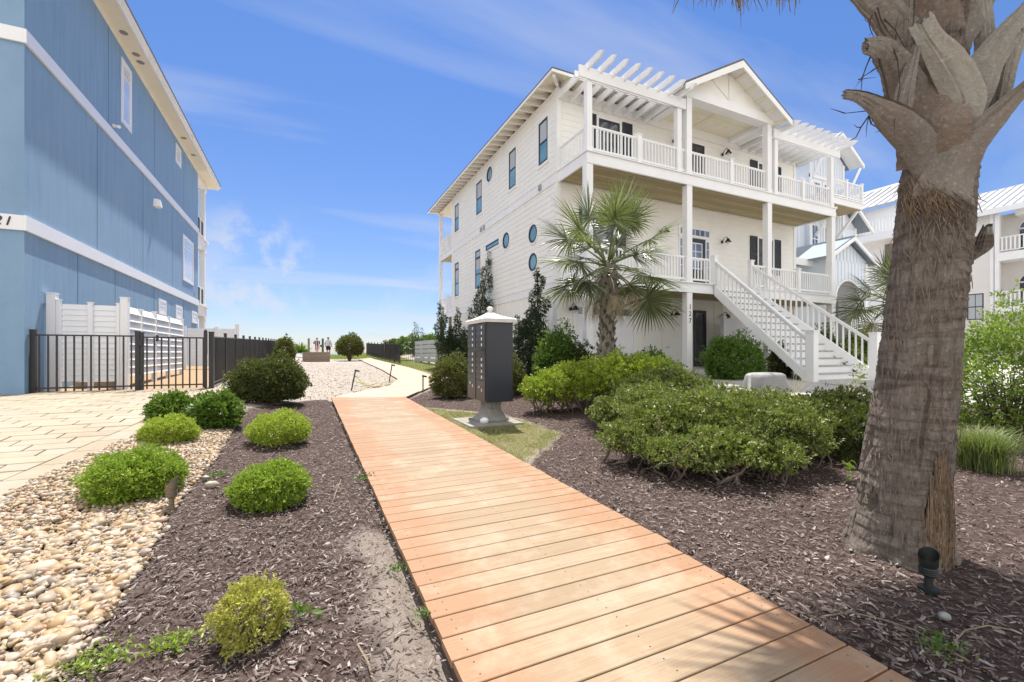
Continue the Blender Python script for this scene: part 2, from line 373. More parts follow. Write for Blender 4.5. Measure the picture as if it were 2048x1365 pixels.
# ---------------- ground ----------------
MULCH_L = [(-1.0, -3), (-.88, 2.3), (-.86, 2.94), (-.94, 4.2), (-.9, 5.9), (-.97, 8.0), (-.9, 9.1), (.08, 11.0), (.56, 10.95), (.56, -3)]
MULCH_R = [(2.04, -4), (2.08, 4.1), (2.62, 4.79), (3.33, 5.48), (3.4, 7.0), (2.95, 8.0), (2.12, 8.9), (2.1, 10.4), (3.3, 12.6), (4.1, 14.3), (5.2, 17), (6.6, 19), (6.6, 9.0), (6.7, 7.6), (6.9, 6.3), (7.3, 5.4), (12, 4.2), (15, 2), (15, -4)]
LAWN = [(2.0, 4.1), (2.35, 4.5), (2.66, 4.8), (3.35, 5.5), (3.38, 6.6), (3.0, 7.7), (2.2, 8.9), (2.05, 8.9)]
LAWN2 = [(4.7, 17.4), (5.5, 19.6), (5.9, 21.2), (5.9, 26), (6.3, 37), (4.7, 36.6)]
LAWN3 = [(1.6, 37.5), (1.2, 46), (7, 47), (5.2, 37.5)]
PEB = [(-.9, .8), (-.84, 2.94), (-.93, 4.2), (-.87, 5.9), (-.93, 8.0), (-1.1, 10.6), (-1.2, 10.3), (-1.5, 8.56), (-1.8, 6.71), (-2.16, 4.81), (-2.95, .8)]
SAND = [(.56, 1.2), (.36, 1.3), (.30, 2.2), (.38, 2.6), (.26, 3.0), (.40, 3.3), (.56, 3.1)]
SAND2 = [(-4.75, 11.6), (-1.95, 11.6), (-2.1, 42), (-4.75, 42)]
PAVE = [(-2.98, .8), (-2.16, 4.81), (-1.8, 6.71), (-1.5, 8.56), (-1.32, 9.6), (-1.55, 11.42), (-9, 11.42), (-9, .8)]
DRIVE = [(7.3, 5.4), (6.9, 6.3), (6.7, 7.6), (6.6, 9.0), (6.3, 9.05), (6.3, 10.8), (17.4, 10.8), (17.4, 9), (20, 12.3), (40, 12), (60, 12), (60, 1), (15, 1.5), (12, 4.2)]
def softmask(X, Y, poly, r=.05):
    a = np.zeros(X.shape)
    for dx, dy in ((0, 0), (r, 0), (-r, 0), (0, r), (0, -r)): a += inpoly(X+dx, Y+dy, poly)
    return a/5
def ground():
    xs = np.concatenate([np.array([-900, -400, -180, -90, -50, -30, -20]), np.arange(-14, -6, 1.), np.arange(-6, -3, .25), np.arange(-3, 7.5, .07), np.arange(7.5, 20, .5), np.array([22, 25, 30, 40, 55, 80, 140, 300, 900])])
    ys = np.concatenate([np.array([-60, -30, -15, -8, -4, -2]), np.arange(-1, 13, .07), np.arange(13, 22, .2), np.arange(22, 50, .8), np.array([52, 55, 60, 66, 74, 85, 100, 130, 180, 260])])
    X, Y = np.meshgrid(xs, ys); Z = gz(X, Y)
    ml = softmask(X+.05*(vnoise(X*6, Y*6)-.5), Y, MULCH_L); mr = softmask(X, Y, MULCH_R); mu = np.clip(ml+mr, 0, 1)
    gr = np.clip(softmask(X+.12*(vnoise(X*7, Y*7)-.5), Y+.12*(vnoise(X*5, Y*9)-.5), LAWN, .07)+softmask(X, Y, LAWN2, .1)+softmask(X, Y, LAWN3, .3), 0, 1)
    sa = softmask(X+.12*(vnoise(X*8, Y*8)-.5), Y+.2*(vnoise(X*6+3, Y*6)-.5), SAND, .07)
    near = (np.abs(X) < 9) & (Y < 14)
    Z = Z + np.where(near, (vnoise(X*3, Y*3)-.5)*.02+(vnoise(X*11, Y*11)-.5)*.012, 0)
    hard = softmask(X, Y, PAVE, .1)+softmask(X, Y, DRIVE, .2)
    deckm = ((X > .45) & (X < 2.2) & (Y < 11.2)); Z = Z - .05*(deckm) - .02*np.clip(hard, 0, 1) - .03*(ml+mr > .5)*0
    Z = Z - np.where((X > 2) & (X < 5) & (Y > 10) & (Y < 38), .03, 0)
    Z = Z - .02*softmask(X, Y, PEB)
    V = np.stack([X, Y, Z], -1).reshape(-1, 3); ny, nx = X.shape
    i = np.arange(ny*nx).reshape(ny, nx); F = np.stack([i[:-1, :-1], i[:-1, 1:], i[1:, 1:], i[1:, :-1]], -1).reshape(-1, 4)
    me = npmesh('ground', V, F, [], True)
    a = me.attributes.new('mask', 'FLOAT_COLOR', 'POINT')
    sb = softmask(X, Y, SAND2, .1)
    a.data.foreach_set('color', np.stack([mu*(1-gr)*(1-sa*.9), gr, np.clip(sa, 0, 1), sb], -1).astype(np.float32).ravel())
    m, t, b = nodes('ground_soil')
    at_ = N(t, 'ShaderNodeAttribute', attribute_name='mask'); sp = N(t, 'ShaderNodeSeparateColor', {0: at_.outputs[0]})
    n1 = noise(t, 22, 8, .75); n2 = noise(t, 1.2, 5, .6); n3 = noise(t, 90, 4, .7)
    grav = ramp(t, n1, [(.3, (.20, .17, .14)), (.5, (.36, .315, .27)), (.7, (.45, .405, .36))])
    grav = mixc(t, ramp(t, n2, [(.4, 0), (.7, .5)]), grav, (.42, .36, .31))
    mul = ramp(t, n1, [(.3, (.03, .019, .016)), (.5, (.075, .052, .045)), (.68, (.145, .106, .092))])
    lawn = ramp(t, n1, [(.3, (.11, .085, .045)), (.55, (.18, .165, .075)), (.75, (.27, .235, .14))])
    sand = ramp(t, n3, [(.3, (.15, .118, .10)), (.6, (.27, .225, .19))])
    oran = ramp(t, n1, [(.3, (.28, .18, .10)), (.65, (.45, .32, .20))])
    c = mixc(t, at_.outputs[3], grav, oran)
    c = mixc(t, sp.outputs[0], c, mul); c = mixc(t, sp.outputs[1], c, lawn); c = mixc(t, sp.outputs[2], c, sand)
    t.links.new(c, b.inputs['Base Color']); b.inputs['Roughness'].default_value = .95; b.inputs['Specular IOR Level'].default_value = .15
    bump(t, b, n1, .7, .03); me.materials.append(m)
    o = link('ground', me); tag(o, kind='structure'); return o
ground()
mb = MB(); mb.box(-3000, 3000, 95, 3500, -3.6, -3.5)
m, t, b = nodes('sea_water'); b.inputs['Base Color'].default_value = (.05, .13, .20, 1); b.inputs['Roughness'].default_value = .15; bump(t, b, noise(t, .5, 6), .5, .3)
tag(mb.build('sea', m), kind='structure')
def draped(name, poly, off, mt, cuts=4):
    bm = bmesh.new(); vs = [bm.verts.new((x, y, 0)) for x, y in poly]; bm.faces.new(vs)
    bmesh.ops.triangulate(bm, faces=bm.faces)
    for _ in range(cuts):
        es = [e for e in bm.edges if e.calc_length() > .5]
        if es: bmesh.ops.subdivide_edges(bm, edges=es, cuts=1); bmesh.ops.triangulate(bm, faces=[f for f in bm.faces if len(f.verts) > 3])
    for v in bm.verts: v.co.z = g(v.co.x, v.co.y)+off
    bmesh.ops.recalc_face_normals(bm, faces=bm.faces)
    me = bpy.data.meshes.new(name); bm.to_mesh(me); bm.free(); me.materials.append(mt)
    if len(me.polygons) and me.polygons[0].normal.z < 0: me.flip_normals()
    return link(name, me)
tag(draped('concrete_driveway', DRIVE, .02, M['concrete'], 7), kind='structure')
tag(draped('paver_base', PAVE, .0, mat('joint_sand', (.20, .165, .12), .9, .2, 10), 5), kind='structure')
# --- pavers
def pave_edge(y):
    P = [(.8, -2.98), (4.81, -2.16), (6.71, -1.8), (8.56, -1.5), (9.6, -1.32), (11.42, -1.2)]
    return float(np.interp(y, [p[0] for p in P], [p[1] for p in P]))
mb = MB(); y = 2.0; row = 0; dep = .232
while y < 11.36:
    x = pave_edge(y)-.26-.02*random.random(); first = True; ln = .46
    x1 = x; k = 0
    while x1 > -8.2:
        L = ln if not (first and row % 2) else ln*.5
        x0 = x1-L; gp = .009
        e0 = pave_edge(y)-.262 if first else x1; e1 = pave_edge(y+dep)-.262 if first else x1
        dz = random.uniform(-.003, .003); h = .02
        c = [(x0+gp, y+gp), (e0-gp, y+gp), (e1-gp, y+dep-gp), (x0+gp, y+dep-gp)]
        zs = [g(*p)+h+dz for p in c]; i_ = .005
        ct = [(x0+gp+i_, y+gp+i_), (e0-gp-i_, y+gp+i_), (e1-gp-i_, y+dep-gp-i_), (x0+gp+i_, y+dep-gp-i_)]
        v = [(p[0], p[1], z-.03) for p, z in zip(c, zs)]+[(p[0], p[1], z-.005) for p, z in zip(c, zs)]+[(p[0], p[1], z) for p, z in zip(ct, zs)]
        mb.add(v, [(8, 9, 10, 11), (4, 5, 9, 8), (5, 6, 10, 9), (6, 7, 11, 10), (7, 4, 8, 11), (0, 1, 5, 4), (1, 2, 6, 5), (2, 3, 7, 6), (3, 0, 4, 7)])
        x1 = x0; first = False
    y += dep; row += 1
y = 1.2
while y < 9.5:
    y1 = y+.40; a0, a1 = pave_edge(y+.004), pave_edge(y1-.004)
    c = [(a0-.25, y+.004), (a0, y+.004), (a1, y1-.004), (a1-.25, y1-.004)]
    mb.hexa([(p[0], p[1], g(*p)-.05) for p in c]+[(p[0], p[1], g(*p)+.021) for p in c]); y = y1
pm, t, b = nodes('sandstone_paver'); r_ = N(t, 'ShaderNodeNewGeometry').outputs['Random Per Island']
c = ramp(t, r_, [(0, (.26, .21, .145)), (.3, (.33, .27, .185)), (.6, (.29, .25, .195)), (1, (.36, .305, .225))])
c = mixc(t, ramp(t, noise(t, 2.2, 6, .65), [(.4, 0), (.7, .5)]), c, (.41, .365, .30)); c = mixc(t, ramp(t, noise(t, 40, 5, .7), [(.4, .25), (.6, 0)]), c, (.42, .34, .25))
t.links.new(c, b.inputs['Base Color']); b.inputs['Roughness'].default_value = .85; bump(t, b, noise(t, 60, 4), .25, .006)
tag(mb.build('paver_driveway', pm, fix=True), kind='structure')
# --- boardwalk planks
def plank(mb, L0, R0, R1, L1, zo=0, th=.03):
    c = [L0, R0, R1, L1]; e = .003
    z = [g(*p)+zo for p in c]
    cx = sum(p[0] for p in c)/4; cy = sum(p[1] for p in c)/4
    n = (Vector((L1[0]-L0[0], L1[1]-L0[1]))).normalized()*e
    top = [(L0[0]+n.x, L0[1]+n.y), (R0[0]+n.x, R0[1]+n.y), (R1[0]-n.x, R1[1]-n.y), (L1[0]-n.x, L1[1]-n.y)]
    v = [(p[0], p[1], q-th) for p, q in zip(c, z)]+[(p[0], p[1], q-.003) for p, q in zip(c, z)]+[(p[0], p[1], q) for p, q in zip(top, z)]
    mb.add(v, [(8, 9, 10, 11), (4, 5, 9, 8), (5, 6, 10, 9), (6, 7, 11, 10), (7, 4, 8, 11), (0, 1, 5, 4), (1, 2, 6, 5), (2, 3, 7, 6), (3, 0, 4, 7), (3, 2, 1, 0)])
mb = MB(); sc = MB(); y = .35; pitch = .148; gap = .008
while y < 10.9:
    xl = .525+random.uniform(-.003, .003); xr = (2.072 if y < 2.1 else 2.118)+random.uniform(-.004, .004)
    tl = random.uniform(-.0008, .0008); yy = y+pitch-gap
    # last boards are cut along the turn
    def lim(x): return 10.98-(x-.525)/(1.595)*.5
    if yy > lim(xr):
        y0r = min(y, lim(xr)); y1r = lim(xr); y1l = min(yy, lim(xl)); y0l = min(y, lim(xl))
        if y > lim(xr):
            xr0 = .525+(10.98-y)/.5*1.595; xr1 = .525+max(0, (10.98-yy)/.5*1.595)
            if xr0 > xl+.05: plank(mb, (xl, y), (xr0, y), (max(xr1, xl+.01), min(yy, 10.98)), (xl, min(yy, 10.975)), .045+tl)
            y += pitch; continue
    plank(mb, (xl, y), (xr, y), (xr, yy), (xl, yy), .045+tl)
    for xx in (.60, 1.30, 2.0):
        for dy in (.035, .105):
            z = g(xx, y+dy)+.0455+tl; q = .0035
            sc.add([(xx+q*math.cos(k*math.pi/3), y+dy+q*math.sin(k*math.pi/3), z+.0006) for k in range(6)], [tuple(range(6))])
    y += pitch
for x_ in (.535, 2.045):          # side joists, coloured dark for the shadow line under the plank ends
    mb.hexa([(x_, .3, g(x_, .3)-.12), (x_+.035, .3, g(x_, .3)-.12), (x_+.035, 10.4, g(x_, 10.4)-.12), (x_, 10.4, g(x_, 10.4)-.12), (x_, .3, g(x_, .3)+.012), (x_+.035, .3, g(x_, .3)+.012), (x_+.035, 10.4, g(x_, 10.4)+.012), (x_, 10.4, g(x_, 10.4)+.012)], 1)
o = mb.build('boardwalk', [M['deck'], M['darkstem']]); tag(o, kind='structure')
o2 = sc.build('deck_screws', M['black'], fix=False); o2.parent = o
# --- turning and far planks
Lp = [(.54, 10.995), (1.0, 11.77), (2.31, 13.69), (2.99, 16.06), (3.35, 22), (3.65, 32.4), (3.75, 37)]
Rp = [(2.13, 10.49), (2.72, 11.65), (3.62, 13.38), (4.45, 16.6), (4.68, 22), (4.66, 32.4), (4.66, 37)]
mb = MB()
for i in range(len(Lp)-1):
    l0, l1, r0, r1 = map(Vector, (Lp[i], Lp[i+1], Rp[i], Rp[i+1])); n = max(1, int(((l1-l0).length+(r1-r0).length)/2/.15))
    for k in range(n):
        a = k/n+.02/n; c_ = (k+1)/n-.02/n
        plank(mb, tuple(l0.lerp(l1, a)), tuple(r0.lerp(r1, a)), tuple(r0.lerp(r1, c_)), tuple(l0.lerp(l1, c_)), .03 if i else .042)
tag(mb.build('far_path', M['deckfar']), kind='structure')

# --- loose material
def ico(sub):
    bm = bmesh.new(); bmesh.ops.create_icosphere(bm, subdivisions=sub, radius=1)
    v = np.array([x.co[:] for x in bm.verts]); f = np.array([[q.index for q in p.verts] for p in bm.faces]); bm.free(); return v, f
def rot_z(a):
    c, s_ = np.cos(a), np.sin(a); z = np.zeros_like(a); o_ = np.ones_like(a)
    return np.stack([np.stack([c, -s_, z], -1), np.stack([s_, c, z], -1), np.stack([z, z, o_], -1)], -2)
def euler(ax, ay, az):
    def rx(a):
        c, s_ = np.cos(a), np.sin(a); z = np.zeros_like(a); o_ = np.ones_like(a)
        return np.stack([np.stack([o_, z, z], -1), np.stack([z, c, -s_], -1), np.stack([z, s_, c], -1)], -2)
    def ry(a):
        c, s_ = np.cos(a), np.sin(a); z = np.zeros_like(a); o_ = np.ones_like(a)
        return np.stack([np.stack([c, z, s_], -1), np.stack([z, o_, z], -1), np.stack([-s_, z, c], -1)], -2)
    return rot_z(az) @ ry(ay) @ rx(ax)
def scatter(poly, n, seed=0, dens=None):
    r = np.random.default_rng(seed); x0, x1 = min(p[0] for p in poly), max(p[0] for p in poly); y0, y1 = min(p[1] for p in poly), max(p[1] for p in poly)
    X = np.zeros(0); Y = np.zeros(0)
    while len(X) < n:
        x = r.uniform(x0, x1, n*3); y = r.uniform(y0, y1, n*3); k = inpoly(x, y, poly)
        if dens is not None: k &= r.uniform(0, 1, n*3) < dens(x, y)
        X = np.concatenate([X, x[k]]); Y = np.concatenate([Y, y[k]])
    return X[:n], Y[:n], r
def stones(name, X, Y, size, sub, r, mats, flat=.55, lift=.2, zoff=0):
    v, f = ico(sub); n = len(X); size = np.asarray(size)
    sc_ = np.stack([size*r.uniform(.8, 1.45, n), size*r.uniform(.6, 1.0, n), size*r.uniform(flat*.7, flat*1.2, n)], -1)
    lum = 1+.16*np.sin(v @ r.normal(0, 1.6, (3, 1))+1.3)[:, 0]
    V = v[None]*sc_[:, None]
    V = V*(1+.22*np.sin(np.einsum('pvk,pk->pv', np.broadcast_to(v, (n,)+v.shape), r.normal(0, 2.0, (n, 3)))+r.uniform(0, 6, (n, 1))))[..., None]
    Rm = euler(r.normal(0, .3, n), r.normal(0, .3, n), r.uniform(0, 6.3, n)); V = np.einsum('pij,pvj->pvi', Rm, V)
    V[..., 0] += X[:, None]; V[..., 1] += Y[:, None]; V[..., 2] += (gz(X, Y)+zoff+sc_[:, 2]*lift+r.uniform(0, .012, n))[:, None]
    F = f[None]+(np.arange(n)*len(v))[:, None, None]
    return npmesh(name, V.reshape(-1, 3), F.reshape(-1, 3), mats, True)
def pebble_mat():
    m, t, b = nodes('river_pebble'); r_ = N(t, 'ShaderNodeNewGeometry').outputs['Random Per Island']
    c = ramp(t, r_, [(0, (.39, .26, .115)), (.12, (.44, .33, .20)), (.25, (.31, .20, .095)), (.4, (.46, .38, .29)), (.5, (.18, .16, .14)), (.6, (.44, .29, .135)), (.72, (.32, .20, .15)), (.85, (.50, .44, .36)), (1, (.27, .22, .165))])
    c = mixc(t, ramp(t, noise(t, 35, 6, .7), [(.35, .4), (.6, 0)]), c, (.30, .22, .14)); c = mixc(t, ramp(t, noise(t, 9, 4, .6), [(.5, 0), (.7, .3)]), c, (.54, .49, .43))
    t.links.new(c, b.inputs['Base Color']); b.inputs['Roughness'].default_value = .55; bump(t, b, noise(t, 120, 4), .25, .004); return m
PM = pebble_mat()
X, Y, r = scatter([(-3.2, 1.8), (-.88, 1.8), (-.84, 2.94), (-.93, 4.0), (-2.4, 4.0)], 3300, 1); k = X < pave_edge(3)*0+np.interp(Y, [.8, 4.81], [-2.98, -2.16])*-1*0+5
o = link('river_pebbles', stones('river_pebbles', X, Y, r.uniform(.016, .040, len(X))*np.where(r.uniform(0, 1, len(X)) > .93, 1.45, 1), 2, r, PM, .6, .5)); tag(o, 'bed of rounded tan river pebbles between the paver driveway and the mulch', 'pebbles', kind='stuff')
PF = [(-.93, 4.0), (-.87, 5.9), (-.93, 8.0), (-1.1, 10.4), (-1.24, 10.2), (-1.52, 8.56), (-1.82, 6.71), (-2.18, 4.81), (-2.36, 3.95)]
X, Y, r = scatter(PF, 5200, 2)
me2 = stones('river_pebbles_far', X, Y, r.uniform(.014, .034, len(X)), 1, r, PM, .6, .5)
o2 = link('loose_pebbles', me2, o); 
X, Y, r = scatter([(-.98, 2.2), (-.55, 2.2), (-.6, 8), (-1.0, 8)], 110, 3, lambda x, y: np.exp(-(x+.95)/.12))
X, Y, r = scatter([(-3.0, 1.8), (-.84, 1.8), (-.82, 2.94), (-.90, 4.2), (-.85, 5.9), (-.93, 8.0), (-1.3, 9.5), (-1.8, 6.71), (-2.18, 4.81)], 3200, 31)
o4 = link('small_pebbles', stones('grit', X, Y, r.uniform(.007, .015, len(X)), 1, r, PM, .7, 1.2, .02), o)
o3 = link('loose_pebbles', stones('stray', X, Y, r.uniform(.015, .03, len(X)), 2, r, PM, .6, .6), o)
# mulch chips: bent slivers of bark
def chips(name, X, Y, r, lo_, hi_, mats, zoff=.006, thick=.25):
    n = len(X); L = r.uniform(lo_, hi_, n)*r.choice([.6, 1, 1.5], n, p=[.45, .45, .10]); W = L*r.uniform(.14, .40, n); T = W*thick*r.uniform(.5, 1.4, n)
    base = np.array([[-.5, -.5, 0], [-.5, .5, 0], [.0, -.42, .3], [.0, .58, .3], [.5, -.25, 0], [.5, .25, 0], [-.48, 0, 1], [0, .05, 1.3], [.48, 0, .9]])
    V = base[None]*np.stack([L, W, T], -1)[:, None]+r.normal(0, .06, (n, 9, 3))*np.stack([L, W, T], -1)[:, None]
    V = np.einsum('pij,pvj->pvi', euler(r.normal(0, .6, n), r.normal(0, .28, n), r.uniform(0, 6.3, n)), V)
    V[..., 0] += X[:, None]; V[..., 1] += Y[:, None]; V[..., 2] += (gz(X, Y)+zoff+r.uniform(0, .014, n))[:, None]
    f = np.array([[0, 2, 7, 6], [2, 4, 8, 7], [6, 7, 3, 1], [7, 8, 5, 3]])
    F = f[None]+(np.arange(n)*9)[:, None, None]; return npmesh(name, V.reshape(-1, 3), F.reshape(-1, 4), mats)
CH = island_mat('bark_chip', [(.055, .033, .028), (.11, .073, .062), (.18, .132, .115), (.07, .04, .033), (.27, .215, .19), (.135, .09, .075), (.46, .40, .36), (.085, .057, .049)], .75, fine=.5, bscale=50, stretch=(1, 1, 1))
dl = lambda x, y: np.clip(3.2/np.maximum(np.hypot(x, y), 1.5), .1, 1)**1.6*(1-.62*softmask(x, y, SAND, .05))
X, Y, r = scatter([(-.97, 1.4), (-.86, 2.94), (-.94, 4.2), (-.9, 5.9), (-.97, 8.0), (-.9, 9.1), (.08, 11.0), (.53, 10.95), (.53, 1.4)], 24000, 4, dl)
o = link('mulch_chips', chips('mulch_chips', X, Y, r, .010, .034, CH)); tag(o, 'dark brown bark mulch left of the boardwalk', 'mulch', kind='stuff')
keep = [(2.13, .3), (2.14, 4.15), (2.62, 4.79), (3.33, 5.48), (3.4, 7.0), (2.95, 8.0), (2.12, 8.9), (2.14, 10.4), (3.3, 12.6), (4.4, 14.3), (6.2, 14), (6.6, 7.6), (7.2, 5.4), (9, 4), (9, .3)]
dr = lambda x, y: np.clip(2.6/np.maximum(np.hypot(x, y), 1.5), .08, 1)**1.5
X, Y, r = scatter(keep, 46000, 5, dr)
o = link('mulch_chips', chips('mulch_chips', X, Y, r, .011, .038, CH)); tag(o, 'dark brown bark mulch right of the boardwalk around palm and hedges', 'mulch', kind='stuff')
# small gravel and litter on the open area beyond the turn
X, Y, r = scatter([(-1.0, 9.3), (.1, 11.1), (.6, 11.1), (1.0, 11.9), (2.3, 13.8), (2.9, 16), (3.3, 22), (3.5, 31), (-1.9, 31), (-1.9, 12), (-1.3, 10)], 9000, 6, lambda x, y: np.clip(11/np.maximum(y, 9), 0, 1)**1.6)
GM = island_mat('gravel_bit', [(.22, .185, .15), (.39, .345, .30), (.46, .425, .37), (.16, .125, .10), (.34, .285, .225)], .85)
o = link('gravel', chips('gravel', X, Y, r, .02, .055, GM, .004, .6)); tag(o, 'pale gravel and litter on the open lot beyond the boardwalk turn', 'gravel', kind='stuff')
def blades(name, X, Y, r, h0, h1, wd, mats, lean=.5, zoff=0):
    n = len(X); h = r.uniform(h0, h1, n); az = r.uniform(0, 6.28, n); le = np.abs(r.normal(0, lean, n))*h
    dx, dy = np.cos(az), np.sin(az); px_, py_ = -dy*wd/2, dx*wd/2; z = gz(X, Y)+zoff
    p = lambda k, s_: np.stack([X+dx*le*k**2+px_*s_, Y+dy*le*k**2+py_*s_, z+h*k*(1-.15*k)], -1)
    V = np.stack([p(0, 1), p(0, -1), p(.55, .8), p(.55, -.8), p(1, .12), p(1, -.12)], 1)
    f = np.array([[0, 1, 3, 2], [2, 3, 5, 4]]); F = f[None]+(np.arange(n)*6)[:, None, None]
    return npmesh(name, V.reshape(-1, 3), F.reshape(-1, 4), mats)
dg = lambda x, y: .25+.75*(vnoise(x*4, y*4) > .42)
X, Y, r = scatter([(2.13, 4.2), (2.35, 4.5), (2.66, 4.8), (3.35, 5.5), (3.38, 6.6), (3.0, 7.7), (2.2, 8.8), (2.13, 8.8)], 11000, 8, dg)
k = ~((np.abs(X-2.75) < .48) & (np.abs(Y-6.85) < .48))
o = link('lawn_patch', blades('lawn_patch', X[k], Y[k], r, .012, .04, .005, LEAF['grass'], .9)); tag(o, 'patchy short lawn round the mailbox slab beside the boardwalk', 'grass', kind='stuff')
X, Y, r = scatter([(4.74, 17.6), (5.5, 19.6), (5.9, 21.2), (5.9, 26), (6.3, 37), (4.74, 36.6)], 5000, 9)
o = link('lawn_strip', blades('lawn_strip', X, Y, r, .03, .08, .014, LEAF['lawn'], .7)); tag(o, 'bright green grass strip between far path and slatted screen', 'grass', kind='stuff')
X, Y, r = scatter([(1.6, 37.5), (1.2, 46), (7, 47), (5.2, 37.5)], 2500, 10)
o = link('dune_grass', blades('dune_grass', X, Y, r, .06, .2, .03, LEAF['lawn'], .7)); tag(o, 'grass on the low dune behind the round bush', 'grass', kind='stuff')
# ---------------- building helpers ----------------
def lap_wall(mb, axis, c, a0, a1, z0, z1, side, exp=.17, m=0, lap=.012):
    """lap siding on plane axis=c (axis 'x' or 'y'), running a0..a1, facing side (+1/-1); wedge boards"""
    z = z0
    while z < z1-.005:
        t = min(z+exp, z1); o0 = c+side*lap; o1 = c+side*.002
        if axis == 'x': q = [(o0, a0, z), (o0, a1, z), (o1, a1, t), (o1, a0, t), (c-side*.02, a0, z), (c-side*.02, a1, z)]
        else: q = [(a0, o0, z), (a1, o0, z), (a1, o1, t), (a0, o1, t), (a0, c-side*.02, z), (a1, c-side*.02, z)]
        mb.add(q, [(0, 1, 2, 3), (4, 5, 1, 0)], m); z = t
def batten_wall(mb, axis, c, a0, a1, z0, z1, side, sp=.30, m=0):
    a = a0+sp/2
    while a < a1-.03:
        lo_, hi_ = sorted((c+side*.001, c+side*.022))
        if axis == 'x': mb.box(lo_, hi_, a, a+.045, z0, z1, m)
        else: mb.box(a, a+.045, lo_, hi_, z0, z1, m)
        a += sp
class Pl:
    """boxes on a vertical plane: u along the wall, z up, depth outwards"""
    def __init__(s, axis, c, side): s.a = axis; s.c = c; s.s = side
    def box(s, mb, u0, u1, z0, z1, d0, d1, m=0):
        lo_, hi_ = sorted((s.c+s.s*d0, s.c+s.s*d1))
        if s.a == 'x': mb.box(lo_, hi_, u0, u1, z0, z1, m)
        else: mb.box(u0, u1, lo_, hi_, z0, z1, m)
    def pt(s, u, z, d): return (s.c+s.s*d, u, z) if s.a == 'x' else (u, s.c+s.s*d, z)
def frame(pl, mb, u0, u1, z0, z1, wd, d0, d1, m=0):
    pl.box(mb, u0, u1, z1-wd, z1, d0, d1, m); pl.box(mb, u0, u1, z0, z0+wd, d0, d1, m)
    pl.box(mb, u0, u0+wd, z0+wd, z1-wd, d0, d1, m); pl.box(mb, u1-wd, u1, z0+wd, z1-wd, d0, d1, m)
def window(par, pl, u0, u1, z0, z1, trim, fr, gl, bars_z=(), bars_u=(), tw=.09, fw=.055, blind=None, sill=False, name='window', label=None):
    t = MB(); frame(pl, t, u0-tw, u1+tw, z0-tw, z1+tw, tw, 0, .032)
    if sill: pl.box(t, u0-tw-.03, u1+tw+.03, z0-tw-.04, z0-tw, 0, .06)
    w_ = t.build(name, trim, par, bevel=.003)
    f = MB(); frame(pl, f, u0, u1, z0, z1, fw, 0, .026)
    for z in bars_z: pl.box(f, u0+fw, u1-fw, z-fw*.45, z+fw*.45, 0, .023)
    for u in bars_u: pl.box(f, u-.012, u+.012, z0+fw, z1-fw, 0, .020)
    f.build('frame', fr, w_)
    p = MB(); pl.box(p, u0+fw*.8, u1-fw*.8, z0+fw*.8, z1-fw*.8, 0, .014); p.build('pane', gl, w_)
    if blind:
        p = MB(); pl.box(p, u0+fw*1.6, u1-fw*1.6, z0+(z1-z0)*blind, z1-fw*1.4, .0142, .0165); p.build('blind', M['blind'], w_)
    if label: w_['label'] = label
    return w_
def disc_ring(pl, mb, u, z, r0, r1, d0, d1, n=36, m=0):
    vs = []; fs = []
    for k in range(n):
        a = 2*math.pi*k/n; c_, s_ = math.cos(a), math.sin(a)
        vs += [pl.pt(u+r0*c_, z+r0*s_, d0), pl.pt(u+r1*c_, z+r1*s_, d0), pl.pt(u+r1*c_, z+r1*s_, d1), pl.pt(u+r0*c_, z+r0*s_, d1)]
    for k in range(n):
        a = 4*k; b_ = 4*((k+1) % n)
        for q in range(4): fs.append((a+q, a+(q+1) % 4, b_+(q+1) % 4, b_+q))
    mb.add(vs, fs, m)
def disc(pl, mb, u, z, r, d, n=36, m=0):
    mb.add([pl.pt(u+r*math.cos(2*math.pi*k/n), z+r*math.sin(2*math.pi*k/n), d) for k in range(n)], [tuple(range(n))], m)
def round_window(par, pl, u, z, r, trim, fr, gl):
    t = MB(); disc_ring(pl, t, u, z, r, r+.07, 0, .035); w_ = t.build('round_window', trim, par, smooth=False)
    f = MB(); disc_ring(pl, f, u, z, r-.045, r+.012, 0, .040); f.build('frame', fr, w_)
    p = MB(); disc(pl, p, u, z, r-.04, .015); p.build('pane', gl, w_); return w_
def railing(par, pl, u0, u1, z0, z1, d=0., th=.05, step=.115, newels=(), nw=.13, mt=None, name='railing', bw=.030, cap=True):
    """top rail, bottom rail, balusters in one mesh; newel posts as children"""
    r_ = MB(); h = th/2
    pl.box(r_, u0, u1, z1-.038, z1, d-h, d+h); pl.box(r_, u0, u1, z1-.06, z1-.038, d-h*.6, d+h*.6); pl.box(r_, u0, u1, z0+.07, z0+.12, d-h*.7, d+h*.7)
    n = int((u1-u0)/step); 
    for k in range(n):
        u = u0+(k+.5)*(u1-u0)/n
        if any(abs(u-q) < nw*.6 for q in newels): continue
        pl.box(r_, u-bw/2, u+bw/2, z0+.118, z1-.058, d-bw/2, d+bw/2)
    o = r_.build(name, mt or M['white'], par)
    for q in newels:
        m_ = MB(); pl.box(m_, q-nw/2, q+nw/2, z0-.02, z1+.06, d-nw/2, d+nw/2)
        pl.box(m_, q-nw/2-.02, q+nw/2+.02, z1+.06, z1+.085, d-nw/2-.02, d+nw/2+.02)
        c0 = pl.pt(q, z1+.085, d); e = nw/2
        m_.add([pl.pt(q-e, z1+.085, d-e), pl.pt(q+e, z1+.085, d-e), pl.pt(q+e, z1+.085, d+e), pl.pt(q-e, z1+.085, d+e), pl.pt(q, z1+.13, d)], [(0, 1, 4), (1, 2, 4), (2, 3, 4), (3, 0, 4)])
        m_.build('newel_post', mt or M['white'], o)
    return o
